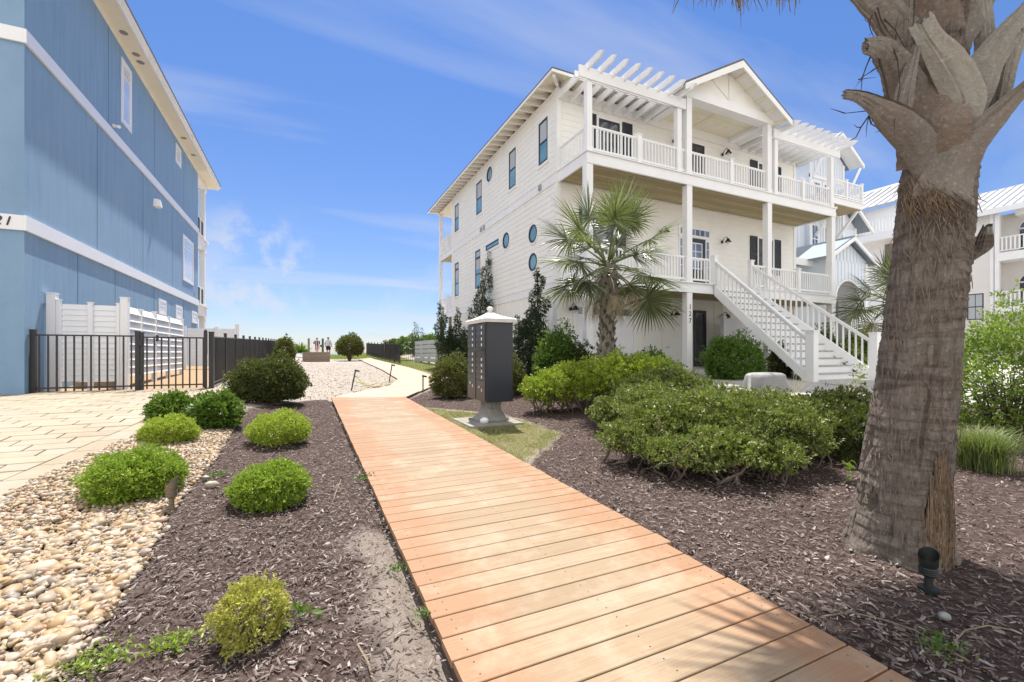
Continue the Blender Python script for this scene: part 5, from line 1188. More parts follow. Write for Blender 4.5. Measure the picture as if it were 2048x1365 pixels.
juniper(832, 30, 2, .4, [(0, 0, 2.2, .45, .15)], 'small irregular juniper on the dune beyond the right fence', 74, 2200)
# ---- palms
def fan_frond(V, F, base, az, el, Lp, Lb, r, droop=.35, dead=False, seg=34, petV=None, spreadA=2.2, wseg=.045):
    """appends leaflet strips for one costapalmate frond; returns petiole path"""
    d = Vector((math.cos(az)*math.cos(el), math.sin(az)*math.cos(el), math.sin(el))); pts = [Vector(base)]; dd = d.copy(); K = 7
    for k in range(K):
        dd = (dd+Vector((0, 0, -droop*(.10 if not dead else .22)))).normalized(); pts.append(pts[-1]+dd*Lp/K)
    hub = pts[-1]; side_ = dd.cross(Vector((0, 0, 1))); side_ = side_.normalized() if side_.length > .05 else Vector((1, 0, 0)); roll = r.normal(0, .35)
    side_ = (Matrix.Rotation(roll, 3, dd) @ side_).normalized(); nrm = side_.cross(dd).normalized()
    for k in range(seg):
        t_ = (k+.5)/seg*2-1; an = t_*spreadA; L = Lb*(1-.30*abs(t_)**2)*r.uniform(.88, 1.08)
        hb_ = hub+dd*Lb*.22*(1-abs(t_))     # costa
        dr = (dd*math.cos(an)+side_*math.sin(an)+nrm*(.18*math.cos(an*2)+r.normal(0, .06))).normalized()
        sd2 = dr.cross(nrm); sd2 = sd2.normalized() if sd2.length > .01 else side_; p = hb_.copy(); rows = []
        fr = r.uniform(.5, 1.4); ws = wseg*Lb/1.0
        K2 = 4; q = dr.copy(); 
        for j in range(K2+1):
            u = j/K2; wj = ws*(.35+.9*u if u < .45 else (.75*(1-u)/.55+.02)); 
            rows.append((p+sd2*wj, p+nrm*wj*.35*-1, p-sd2*wj))
            g_ = (droop*(.10+.75*u**2.2)*fr) if not dead else (.35+.9*u)*droop*1.6
            q = (q+Vector((0, 0, -g_))).normalized(); p = p+q*L/K2
        n0 = len(V)
        for row_ in rows: V.extend([tuple(x) for x in row_])
        for j in range(K2):
            a = n0+j*3; F.append((a, a+1, a+4, a+3)); F.append((a+1, a+2, a+5, a+4))
    return pts
def palm(name, x, y, z0, hc, crown, nf, Lp, Lb, label, seed, ndead=8, trunk=None, tilt=(0, 0), seg=32):
    r = np.random.default_rng(seed); th_ = thing(name, (x, y, z0), label, 'palm tree'); top = Vector((x+tilt[0], y+tilt[1], hc))
    if trunk: trunk(th_, Vector((x, y, z0)), top, r)
    pet = MB()
    for k in range(nf):
        f_ = k/nf; az = k*2.399+r.normal(0, .25); el = R(82-108*f_**.8+r.normal(0, 6)); V = []; F = []
        base = top+Vector((math.cos(az)*.08, math.sin(az)*.08, .28*(1-f_)))
        pts = fan_frond(V, F, base, az, el, Lp*r.uniform(.8, 1.1), Lb*r.uniform(.85, 1.12), r, droop=.24+.30*f_, seg=seg, wseg=.032)
        m_ = npmesh('frond', np.array(V), np.array(F), LEAF['palm']); o = link('frond', m_, th_)
        q = MB(); q.tube(pts, [.028, .022, .018, .016, .014, .012, .011, .010][:len(pts)], 5); q.build('petiole', M['petiole'], o, smooth=True)
    for k in range(ndead):
        az = k*2*math.pi/max(ndead, 1)+r.normal(0, .3); el = R(r.uniform(-35, 0)); V = []; F = []
        pts = fan_frond(V, F, top+Vector((math.cos(az)*.12, math.sin(az)*.12, -.1)), az, el, Lp*r.uniform(.55, .95), Lb*r.uniform(.5, .7), r, droop=.8, dead=True, seg=int(seg*.7), wseg=.017)
        o = link('dead_frond', npmesh('dead_frond', np.array(V), np.array(F), LEAF['dead']), th_); q = MB(); q.tube(pts, [.024, .02, .016, .014, .012, .011, .01, .009][:len(pts)], 5); q.build('petiole', M['stem'], o, smooth=True)
    return th_
M['petiole'] = mat('green_petiole', (.20, .24, .09), .5, .2, 10)
M['boot'] = island_mat('palm_boot', [(.22, .195, .16), (.33, .30, .25), (.27, .24, .20), (.42, .385, .33)], .85, fine=.7, bscale=18, stretch=(1, 1, .3), bmp=.4)
def boot_trunk(rad, n, step):
    def f(par, a, b, r):
        c_ = MB(); c_.tube([a-Vector((0, 0, .1)), a.lerp(b, .3), a.lerp(b, .7), b+Vector((0, 0, .1))], [rad*.86, rad*.82, rad*.86, rad*.8], 14); t_ = c_.build('trunk', M['darkstem'], par, smooth=True)
        m_ = MB(); hgt = (b-a).length; k = 0
        for k in range(n):
            u = k/n; an = k*2.399; c = a.lerp(b, u); rr = rad*(.86+.12*math.sin(u*9)); o_ = Vector((math.cos(an), math.sin(an), 0)); s_ = Vector((-math.sin(an), math.cos(an), 0))
            for sg in (-1, 1):       # each split boot leaves a crossing pair of straps
                w0, w1 = .055*rad/.2, .03*rad/.2; L = r.uniform(.24, .34)*rad/.2
                p0 = c+o_*rr*.92+s_*sg*rad*.55; p1 = c+o_*rr*1.02+s_*sg*rad*.15+Vector((0, 0, L*.55)); p2 = c+o_*(rr*1.22+r.uniform(0, .05))-s_*sg*rad*.25+Vector((0, 0, L))
                up_ = Vector((0, 0, 1)); vs = []
                for p, w_, th2 in ((p0, w0, .02), (p1, w0*.85, .022), (p2, w1, .016)):
                    dv = (s_*-sg*.8+Vector((0, 0, .6))).normalized(); pr = dv.cross(o_).normalized()
                    vs += [p+pr*w_, p-pr*w_, p-pr*w_-o_*th2, p+pr*w_-o_*th2]
                m_.add(vs, [(0, 1, 5, 4), (1, 2, 6, 5), (2, 3, 7, 6), (3, 0, 4, 7), (4, 5, 9, 8), (5, 6, 10, 9), (6, 7, 11, 10), (7, 4, 8, 11), (8, 9, 10, 11)])
        m_.build('boots', M['boot'], t_)
    return f
a, b, _ = ray(1212, 700)
palm('fan_palm', a*8.9, b*8.9, g(a*8.9, b*8.9), 2.95, 0, 27, .80, .72, 'fan palm with cross-hatched trunk in front of the white house', 5, ndead=11, trunk=boot_trunk(.165, 100, .05), tilt=(.05, 0), seg=38)
a, b, _ = ray(1782, 700)
palm('fan_palm', a*14, b*14, g(a*14, b*14), 2.75, 0, 26, .75, .85, 'smaller fan palm half hidden behind the big palm trunk', 9, ndead=8, trunk=boot_trunk(.17, 60, .05), seg=26)
# yucca
a, b, _ = ray(600, 700); x, y = a*36, b*36; th_ = thing('yucca', (x, y, g(x, y)), 'spiky yucca clump left of the stone planter', 'plant'); r = np.random.default_rng(3); n = 150
D = r.normal(0, 1, (n, 3)); D[:, 2] = np.abs(D[:, 2])+.25; C = np.tile(np.array([[x, y, g(x, y)+.35]]), (n, 1)); link('leaves', leaves_mesh('leaves', leaf_arrays(C, D, r.uniform(.6, 1.15, n), np.full(n, .09), r), LEAF['mid']), th_)

# ---------------- big palm in the foreground ----------------
fb = thing('large_palm', (3.30, 1.52, 0.02), 'massive grey palm trunk with old leaf bases in the right foreground', 'palm tree')
def bark_mat(name, lich=True):
    m, t, b = nodes(name)
    v = N(t, 'ShaderNodeTexCoord').outputs['Object']
    fib = noise(t, 16, 9, .78, stretch=(1.6, 1.6, .6)); blot = noise(t, 2.6, 5, .6); fine = noise(t, 60, 6, .7, stretch=(1.5, 1.5, .35)); rings = noise(t, 3.6, 6, .65, stretch=(.5, .5, 4.2), dist=.7)
    c = ramp(t, fib, [(.34, (.085, .068, .057)), (.48, (.195, .162, .136)), (.68, (.30, .255, .215))])
    c = mixc(t, ramp(t, rings, [(.40, .7), (.54, 0)]), c, (.085, .065, .055))
    c = mixc(t, ramp(t, blot, [(.5, 0), (.68, .55)]), c, (.27, .25, .21))
    c = mixc(t, ramp(t, fine, [(.5, 0), (.75, .5)]), c, (.36, .29, .235))
    if lich:
        vo = N(t, 'ShaderNodeTexVoronoi', {'Vector': N(t, 'ShaderNodeMapping', {'Vector': v, 'Location': (3.3, 1.2, .4)}).outputs[0], 'Scale': 5.0, 'Randomness': 1.0}); wob = noise(t, 30, 4, .6)
        dd = N(t, 'ShaderNodeMath', {0: wob, 1: .16, 2: vo.outputs[0]}, operation='MULTIPLY_ADD'); msk = ramp(t, dd.outputs[0], [(.21, 1), (.225, 0)])
        sel = ramp(t, noise(t, 1.6, 2), [(.52, 0), (.60, 1)]); mm = N(t, 'ShaderNodeMath', {0: msk, 1: sel}, operation='MULTIPLY')
        c = mixc(t, mm.outputs[0], c, (.40, .43, .39))
        vo2 = N(t, 'ShaderNodeTexVoronoi', {'Vector': v, 'Scale': 24.0}); m2 = ramp(t, vo2.outputs[0], [(.14, .6), (.2, 0)]); s2 = ramp(t, blot, [(.48, 0), (.6, 1)])
        mm2 = N(t, 'ShaderNodeMath', {0: m2, 1: s2}, operation='MULTIPLY'); c = mixc(t, mm2.outputs[0], c, (.42, .36, .29))
    t.links.new(c, b.inputs['Base Color']); b.inputs['Roughness'].default_value = .88; b.inputs['Specular IOR Level'].default_value = .2
    bump(t, b, N(t, 'ShaderNodeMath', {0: fib, 1: fine}, operation='ADD').outputs[0], .9, .012); return m
M['bark'] = bark_mat('palm_bark')
def boot_mat(nm, ga, tc_):
    m, t, b = nodes(nm)
    st = noise(t, 5, 7, .7, stretch=(1, 1, .5)); bl = noise(t, 3.0, 5, .6); fn = noise(t, 45, 5, .7)
    c = ramp(t, st, [(.3, (.13, .112, .096)), (.5, (.235, .21, .185)), (.7, (.32, .30, .27))])
    c = mixc(t, ramp(t, bl, [(.46, 0), (.65, .6)]), c, (.25, .175, .135)); c = mixc(t, ramp(t, fn, [(.52, 0), (.66, .7)]), c, (.43, .41, .36))
    vo = N(t, 'ShaderNodeTexVoronoi', {'Scale': 16.0, 'Vector': N(t, 'ShaderNodeTexCoord').outputs['Object']}); c = mixc(t, ramp(t, vo.outputs[0], [(.12, .6), (.17, 0)]), c, (.46, .46, .41)); c = mixc(t, .42, c, tc_)
    t.links.new(c, b.inputs['Base Color']); b.inputs['Roughness'].default_value = .85; b.inputs['Specular IOR Level'].default_value = .2
    bump(t, b, N(t, 'ShaderNodeMath', {0: st, 1: fn}, operation='ADD').outputs[0], .9, .014); return m
M['oldboot'] = boot_mat('old_leaf_base_grey', 1, (.24, .215, .19)); M['bootpale'] = boot_mat('old_leaf_base_pale', 1, (.52, .50, .44)); M['bootbrown'] = boot_mat('old_leaf_base_brown', 1, (.20, .125, .085)); M['bootdark'] = boot_mat('old_leaf_base_dark', 1, (.075, .06, .05))
M['fibre'] = island_mat('palm_fibre', [(.15, .10, .065), (.24, .165, .105), (.10, .07, .05), (.29, .215, .145)], .9)
# trunk centre line and radius, read off at a few heights (px centre, py, distance, radius)
ED = [(1190, 1685, 1908), (1120, 1692, 1902), (1020, 1708, 1906), (900, 1724, 1913), (800, 1743, 1921), (700, 1758, 1930), (600, 1772, 1938), (500, 1784, 1950), (420, 1791, 1958), (350, 1799, 1962), (300, 1815, 1950), (240, 1840, 1935), (100, 1850, 1940), (-80, 1855, 1945), (-300, 1862, 1955), (-580, 1872, 1958)]
zz_, xx_, yy_, rr_ = [], [], [], []
for py, pl_, pr_ in ED:      # silhouette edges give bearing and radius of the trunk at each height
    tl_, tr_ = math.atan((pl_-1024)/FP), math.atan((pr_-1024)/FP); th_c = (tl_+tr_)/2; D_ = 3.78+.0001*(1120-py); al = (tr_-tl_)/2
    bx_ = YAW+th_c; xx_.append(D_*math.sin(bx_)); yy_.append(D_*math.cos(bx_)); rr_.append(D_*math.sin(al)); zz_.append(H+(706-py)/FP*D_*math.cos(th_c))
zz_, xx_, yy_, rr_ = map(np.array, (zz_, xx_, yy_, rr_)); zs_ = [Vector((xx_[k], yy_[k], zz_[k])) for k in range(len(zz_))]
zg_ = np.linspace(-.06, zz_[-1], 760); na = 330; ang = np.linspace(0, 2*np.pi, na, endpoint=False)
A, Zg = np.meshgrid(ang, zg_); cxs = np.interp(Zg, zz_, xx_); cys = np.interp(Zg, zz_, yy_); rad = np.interp(Zg, zz_, rr_)
UX, UY = np.cos(A)*.27, np.sin(A)*.27
ph = Zg/.062+1.6*vnoise3(UX*5, UY*5, Zg*1.5)+.5*vnoise3(UX*18, UY*18, Zg*4); saw = ph-np.floor(ph)
ring = (.5-saw)*.0055*(.3+1.3*vnoise3(UX*7+3, UY*7, Zg*5))
fib_ = vnoise3(UX*34+40, UY*34, Zg*9)-.5; fib2 = vnoise3(UX*90+40, UY*90, Zg*26)-.5
crack = np.clip(vnoise3(UX*30+9, UY*30, Zg*5.5)-.70, 0, 1)*np.clip(1.9-Zg*.9, .45, 1.8)
flare = .05*np.exp(-np.clip(Zg, 0, 9)/.12)*(1+.6*np.sin(A*5))
rad = rad*(1+.02*np.sin(2*A+.6)+.012*np.sin(3*A+Zg))+ring+fib_*.012+fib2*.009-crack*.13+flare
X = cxs+np.cos(A)*rad; Y = cys+np.sin(A)*rad
i = np.arange(A.size).reshape(A.shape); j = np.roll(i, -1, 1); F = np.stack([i[:-1], j[:-1], j[1:], i[1:]], -1).reshape(-1, 4)
tk = link('trunk', npmesh('trunk', np.stack([X, Y, Zg], -1).reshape(-1, 3), F, M['bark'], True), fb)
# patch of torn fibre low on the right, stub of fibre on the right side
def fibre_patch(px0, px1, py0, py1, d, n, seed, name, out=.0, lean=0):
    r = np.random.default_rng(seed); mb = MB()
    for k in range(n):
        px = r.uniform(px0, px1); y0 = r.uniform(py0, py1-60); y1 = y0+r.uniform(50, 150); y1 = min(y1, py1)
        q = []
        for s_ in range(5):
            u = s_/4; q.append(at(px+lean*u+r.normal(0, 5), y0+(y1-y0)*u, d+r.normal(0, .008)-out*u))
        mb.tube(q, [.0025, .003, .003, .0025, .0012], 3, cap=False)
    return mb.build(name, M['fibre'], tk)
fib_v = MB(); r9 = np.random.default_rng(4)
for k in range(700):      # strands lie on the trunk surface, frayed outwards
    y0 = 900+180*r9.uniform(0, 1)**.8; px = r9.normal(1884-(y0-900)*.03, 5+(y0-900)*.065); y1 = min(1150, y0+r9.uniform(60, 150)); q = []
    for s_ in range(5):
        py = y0+(y1-y0)*s_/4; c0 = at(px, py, 2.6); zc_ = c0.z; cxx, cyy, rrr = np.interp(zc_, zz_, xx_), np.interp(zc_, zz_, yy_), np.interp(zc_, zz_, rr_)
        dv = (Vector((c0.x, c0.y, 0))).normalized(); o0 = Vector((0, 0, 0)); bq = dv.x*cxx+dv.y*cyy; disc_ = bq*bq-(cxx*cxx+cyy*cyy-(rrr+.012+.05*max(0, .25-zc_)+.006*r9.normal())**2)
        if disc_ < 0: break
        tt = bq-math.sqrt(disc_); q.append((dv.x*tt+r9.normal(0, .003), dv.y*tt, H+(706-py)/FP*tt/math.hypot(*ray(px, 706)[:2])))
    if len(q) > 2: fib_v.tube(q, [.0028, .003, .003, .0026, .0012][:len(q)], 3, cap=False)
fib_v.build('torn_fibre', M['fibre'], tk)
def surf_fibres(name, n, x0, x1, y0, y1, lean, ln, out, mt, seed):
    m9 = MB(); r8 = np.random.default_rng(seed)
    for k in range(n):
        px = r8.uniform(x0, x1); py = r8.uniform(y0, y1); L_ = r8.uniform(*ln); sl9 = r8.normal(*lean); q = []
        for s_ in range(5):
            u = s_/4; pxx = px+sl9*L_*u; pyy = py+L_*u; c0 = at(pxx, pyy, 2.6); cxx, cyy, rrr = (np.interp(c0.z, zz_, a_) for a_ in (xx_, yy_, rr_))
            dv = Vector((c0.x, c0.y, 0)).normalized(); bq = dv.x*cxx+dv.y*cyy; rad9 = rrr+out*r8.uniform(.6, 1.1)+.012*math.sin(3.1*u)
            dd9 = bq*bq-(cxx*cxx+cyy*cyy-rad9**2)
            if dd9 < 0: break
            tt = bq-math.sqrt(dd9); q.append((dv.x*tt, dv.y*tt, H+(706-pyy)/FP*tt/math.hypot(*ray(pxx, 706)[:2])))
        if len(q) > 2: m9.tube(q, [.0018, .0024, .0024, .002, .001][:len(q)], 3, cap=False)
    return tag(m9.build(name, mt, tk), kind='stuff')
surf_fibres('fibre_fringe', 150, 1800, 1900, 345, 410, (.5, .9), (18, 48), .024, M['fibre'], 61)
surf_fibres('fibre_fringe', 150, 1795, 1955, 370, 500, (.0, .5), (16, 45), .014, M['stem'], 62)
surf_fibres('bark_fibre', 380, 1700, 1950, 480, 1100, (-.05, .25), (14, 40), .012, M['stem'], 63)
def ribbon(name, ctrl, th0=.035, par=None, mt=None, curve=.25, seed=0, nseg=26, ragged=True, wrap=True):
    """ctrl: (px, py, dist, half width in px) -> a tapering strap with thickness, keeled across like an old palm leaf base"""
    r = np.random.default_rng(seed); C = [at(q[0], q[1], q[2]) for q in ctrl]; W = [q[3]*q[2]/FP for q in ctrl]; n = len(C)
    def cr(P, t_):
        k = min(int(t_), n-2); u = t_-k; p0 = P[max(k-1, 0)]; p1 = P[k]; p2 = P[k+1]; p3 = P[min(k+2, n-1)]
        return .5*((2*p1)+(p2-p0)*u+(2*p0-5*p1+4*p2-p3)*u*u+(3*p1-p0-3*p2+p3)*u*u*u)
    V = []; F = []; mcs = 17; rdg = r.normal(0, .0022, mcs)
    for s_ in range(nseg+1):
        t_ = s_/nseg*(n-1); c = cr(C, t_); c2 = cr(C, min(t_+.05, n-1.0001)); c1 = cr(C, max(t_-.05, 0)); w_ = max(.004, cr(W, t_)); d_ = (c2-c1).normalized()
        view = Vector((c.x, c.y, (c.z-H)*.3)).normalized(); sd2 = d_.cross(view).normalized(); nr = sd2.cross(d_).normalized()
        if nr.dot(view) > 0: nr = -nr
        th_2 = th0*(1-.45*s_/nseg); lim = min(w_*curve, .05)*min(1, t_/2+.1)
        edge = [1+.015*r.normal(), 1+.015*r.normal()]
        for k in range(mcs):
            u = k/(mcs-1)*2-1; off = nr*(lim*(1-abs(u)**1.6)+rdg[k]+.006*float(vnoise(np.array(s_*.9+seed*3), np.array(k*.9))-.5)); V.append(c+sd2*u*w_*(edge[0] if u < 0 else edge[1])+off)
        for k in range(mcs-1, -1, -1):
            u = k/(mcs-1)*2-1; V.append(c+sd2*u*w_*(.95)*(edge[0] if u < 0 else edge[1])+nr*(lim*(1-abs(u)**1.6)*.5)-nr*th_2*(1-.55*u*u))
    m2 = 2*mcs
    if wrap:        # the lower part of an old leaf base clasps the trunk
        for s_ in range(nseg+1):
            q_ = 1-float(ss(s_/nseg, .22, .62))
            if q_ <= 0: continue
            for k in range(m2):
                v = V[s_*m2+k]; ax_ = float(np.interp(v.z, zz_, xx_)); ay_ = float(np.interp(v.z, zz_, yy_)); rt_ = float(np.interp(v.z, zz_, rr_)); dx, dy = v.x-ax_, v.y-ay_; rd = math.hypot(dx, dy); want = rt_+(.022 if k < mcs else .004)*(.55+s_/nseg*2.0)+(.014 if seed == 14 else 0)
                if rd > want: f_ = (want*q_+rd*(1-q_))/rd; v.x = ax_+dx*f_; v.y = ay_+dy*f_
    for s_ in range(nseg):
        for k in range(m2): k2 = (k+1) % m2; F.append((s_*m2+k, s_*m2+k2, (s_+1)*m2+k2, (s_+1)*m2+k))
    me = bpy.data.meshes.new(name); me.from_pydata([tuple(v) for v in V], [], F+[tuple(range(m2)), tuple(nseg*m2+k for k in range(m2-1, -1, -1))]); me.materials.append(mt or M['oldboot'])
    if ragged:
        for k in range(m2): me.vertices[nseg*m2+k].co += (C[-1]-C[-2]).normalized()*float(r.uniform(-.025, .015))
    bm = bmesh.new(); bm.from_mesh(me); bmesh.ops.recalc_face_normals(bm, faces=bm.faces)
    for e in bm.edges:
        if len(e.link_faces) == 2 and e.calc_face_angle(0) > R(48): e.smooth = False
    bm.to_mesh(me); bm.free()
    me.polygons.foreach_set('use_smooth', [True]*len(me.polygons)); return link(name, me, par or fb)
BT = [  # back to front: (px, py, distance, half width)
 [(1870, 130, 2.78, 40), (1868, 60, 2.74, 42), (1850, 0, 2.72, 42), (1838, -80, 2.7, 34)],
 [(1900, 150, 2.76, 20), (1910, 90, 2.70, 26), (1934, 45, 2.68, 28), (1975, -40, 2.64, 26)],
 [(1968, 150, 2.74, 14), (1969, 85, 2.66, 15), (1966, 40, 2.64, 15), (1958, -50, 2.64, 13)],
 [(1806, 150, 2.72, 12), (1810, 90, 2.64, 13), (1812, 40, 2.6, 13), (1816, -50, 2.6, 12)],
 [(1830, 130, 2.74, 36), (1803, 75, 2.66, 32), (1775, 32, 2.60, 28), (1738, -2, 2.55, 22), (1700, -36, 2.52, 16)],
 [(1975, 240, 2.76, 16), (1985, 205, 2.70, 14), (2005, 140, 2.66, 13), (2032, 75, 2.6, 10), (2060, 10, 2.56, 8)],
 [(1860, 330, 2.66, 52), (1862, 262, 2.62, 52), (1856, 200, 2.60, 50), (1850, 150, 2.60, 40), (1838, 108, 2.62, 18)],
 [(1885, 320, 2.62, 44), (1882, 262, 2.575, 44), (1887, 222, 2.56, 38), (1897, 185, 2.57, 20)],
 [(1830, 250, 2.68, 40), (1812, 185, 2.62, 34), (1792, 135, 2.56, 27), (1762, 100, 2.50, 22), (1731, 92, 2.46, 15)],
 [(1915, 270, 2.66, 24), (1940, 195, 2.58, 34), (1962, 140, 2.54, 31), (1990, 100, 2.50, 27), (2022, 58, 2.46, 22), (2075, 0, 2.42, 17)],
 [(2003, 225, 2.56, 7), (2013, 185, 2.52, 8), (2027, 120, 2.46, 9), (2052, 55, 2.42, 9)],
 [(1918, 300, 2.60, 10), (1928, 250, 2.545, 20), (1932, 209, 2.51, 29), (1920, 170, 2.49, 30), (1893, 123, 2.475, 28), (1861, 78, 2.47, 20), (1841, 42, 2.47, 19)],
 [(1800, 285, 2.62, 10), (1804, 235, 2.545, 14), (1809, 185, 2.525, 15), (1823, 130, 2.515, 10), (1834, 88, 2.51, 7), (1832, 48, 2.51, 9)],
 [(1834, 392, 2.66, 42), (1838, 352, 2.62, 50), (1836, 312, 2.58, 54), (1814, 270, 2.54, 42), (1782, 236, 2.50, 28), (1746, 208, 2.46, 16), (1716, 193, 2.43, 11), (1690, 189, 2.40, 9)],
 [(1892, 415, 2.64, 48), (1898, 375, 2.585, 55), (1922, 320, 2.54, 45), (1957, 268, 2.49, 30), (2001, 222, 2.44, 20), (2050, 176, 2.39, 13), (2110, 125, 2.33, 11)],
]
for k, c_ in enumerate(BT): ribbon('leaf_base', c_, mt=M[('bootbrown', 'oldboot', 'bootpale', 'oldboot', 'oldboot', 'bootdark', 'bootbrown', 'bootbrown', 'oldboot', 'bootpale', 'bootpale', 'bootpale', 'oldboot', 'oldboot', 'oldboot')[k]], seed=k, th0=.030, curve=.20, wrap=k >= len(BT)-2, nseg=30)
# frayed fibre ring under the boots, and the stub on the right side of the trunk


ribbon('fibre_stub', [(1952, 560, 2.80, 12), (1962, 520, 2.76, 16), (1968, 485, 2.74, 14), (1975, 452, 2.72, 7)], th0=.04, mt=M['bark'], seed=31)
# dark dead flower stalk twigs
tw = MB(); r = np.random.default_rng(12)
def twig(pts, r0=.006, d=2.5, kids=2):
    P = [at(p[0], p[1], d) for p in pts]; tw.tube(P, [r0*(1-.7*k/(len(P)-1)) for k in range(len(P))], 5)
    for _ in range(kids):
        k = r.integers(1, len(P)); a_ = P[k]; e = a_+Vector(r.normal(0, 1, 3))*.05+Vector((0, 0, -.03)); tw.tube([a_, a_.lerp(e, .5)+Vector(r.normal(0, .006, 3)), e], [r0*.5, r0*.35, r0*.15], 4)
for pts in ([(1745, 30), (1738, 45), (1741, 60), (1749, 78)], [(1750, 25), (1763, 62), (1776, 78), (1782, 92)], [(1742, 112), (1732, 135), (1724, 160), (1722, 185)], [(1762, 130), (1740, 145), (1716, 160)], [(1758, 118), (1770, 160), (1778, 200), (1762, 220), (1736, 222), (1690, 227)],
            [(1775, 190), (1764, 222), (1738, 232), (1722, 255), (1712, 275), (1702, 281)], [(1738, 232), (1742, 248), (1752, 254), (1762, 262)], [(1782, 85), (1795, 120), (1800, 170), (1790, 230)], [(1755, 15), (1762, 40), (1773, 60), (1787, 75)], [(1768, 38), (1790, 60), (1810, 95)]): twig(pts, .0062 if len(pts) > 4 else .0045)
tw.build('dead_flower_stalk', M['twig'], fb, smooth=True)
ct = Vector((zs_[-1].x, zs_[-1].y, 5.2))
petg = []
r = np.random.default_rng(77)
for k in range(52):
    f_ = k/52; az = k*2.399+.4; el = R(80-95*f_+r.normal(0, 6)); V = []; F = []
    pts = fan_frond(V, F, ct+Vector((math.cos(az)*.15, math.sin(az)*.15, .35*(1-f_))), az, el, 1.05*r.uniform(.85, 1.1), 1.0*r.uniform(.85, 1.1), r, droop=.25+.2*f_, seg=34)
    for _ in range(9):
        if not any((v[0]*SY+v[1]*CY) > .3 and v[2] < H+.83*(v[0]*SY+v[1]*CY) for v in V): break
        el += R(9); V = []; F = []; pts = fan_frond(V, F, ct+Vector((math.cos(az)*.15, math.sin(az)*.15, .35*(1-f_))), az, min(el, R(88)), 1.0, .95, r, droop=.12, seg=34)
    else: continue
    o = link('frond', npmesh('frond', np.array(V), np.array(F), LEAF['palm']), fb); q = MB(); q.tube(pts, [.035, .03, .025, .02, .018, .016, .014, .012], 6); q.build('petiole', M['petiole'], o, smooth=True)
for k in range(38):       # lowest ring of fronds, held level and leaning away over the bed
    az = R(-25+k*8.5+r.normal(0, 5)) if k < 26 else R(30+(k-26)*10+r.normal(0, 6)); el = R(6); hb_ = Vector((zs_[-1].x, zs_[-1].y, 4.45)); Lq, Lr = r.uniform(1.1, 1.75), r.uniform(.8, .95)
    for _ in range(12):
        V = []; F = []; st_ = np.random.default_rng(500+k); pts = fan_frond(V, F, hb_, az, el, Lq, Lr, st_, droop=.03, seg=30)
        if not any((v[0]*SY+v[1]*CY) > .3 and v[2] < H+.82*(v[0]*SY+v[1]*CY) for v in V): break
        el += R(3)
    else: continue
    o = link('frond', npmesh('frond', np.array(V), np.array(F), LEAF['palm']), fb); q = MB(); q.tube(pts, [.035, .03, .025, .02, .018, .016, .014, .012], 6); q.build('petiole', M['petiole'], o, smooth=True)
# hanging dead leaf tips at the top of the picture
r = np.random.default_rng(21)
for k, (px, py, n_, sp_) in enumerate(((1390, -30, 9, 26), (1445, -40, 14, 30), (1478, -45, 16, 22), (1495, -30, 10, 18), (1565, -45, 12, 18), (1590, -40, 6, 8))):
    V = []; F = []
    for j in range(n_):
        a0 = at(px+r.normal(0, sp_*.6), py-60, 2.6+r.normal(0, .1)); e = at(px+r.normal(0, sp_), r.uniform(2, 26) if j else (58 if k == 2 else 30), 2.6+r.normal(0, .1)); w_ = r.uniform(.004, .009); m_ = a0.lerp(e, .55)+Vector(r.normal(0, .012, 3)); sx_ = Vector((CY, -SY, 0))*w_; n0 = len(V)
        for p, q in ((a0, 1), (m_, 1), (e, .1)): V += [tuple(p+sx_*q), tuple(p+Vector((0, 0, 0))+Vector((SY, CY, 0))*w_*.4), tuple(p-sx_*q)]
        for q in range(2): F += [(n0+q*3, n0+q*3+1, n0+q*3+4, n0+q*3+3), (n0+q*3+1, n0+q*3+2, n0+q*3+5, n0+q*3+4)]
    link('dead_frond', npmesh('dead_frond', np.array(V), np.array(F), LEAF['dead']), fb)
# ---------------- fences, mailbox, small objects ----------------
def gp(px, py, off=0):
    a, b, c = ray(px, py); t_ = .5
    while H+c*t_ > g(a*t_, b*t_)+off and t_ < 80: t_ *= 1.002
    return Vector((a*t_, b*t_, g(a*t_, b*t_)+off))
def picket_panel(p0, p1, h, sp=.11, zlift=.05, rail=.03, pw=.018):
    m_ = MB(); p0 = Vector(p0); p1 = Vector(p1); L = (p1-p0).length; d = (p1-p0)/L; n = max(2, int(L/sp)); up = Vector((0, 0, 1))
    for zz in (h-.02, .12): m_.bar(p0+up*zz, p1+up*zz, .028, rail)
    for k in range(n):
        p = p0+d*L*(k+.5)/n; m_.bar(p+up*zlift, p+up*(h-.035), pw, pw, up=(d.x, d.y, 0))
    return m_
def post(p, h, w_=.06, cap=True):
    m_ = MB(); m_.box(p[0]-w_/2, p[0]+w_/2, p[1]-w_/2, p[1]+w_/2, p[2]-.05, p[2]+h)
    if cap: m_.box(p[0]-w_/2-.006, p[0]+w_/2+.006, p[1]-w_/2-.006, p[1]+w_/2+.006, p[2]+h, p[2]+h+.025)
    return m_
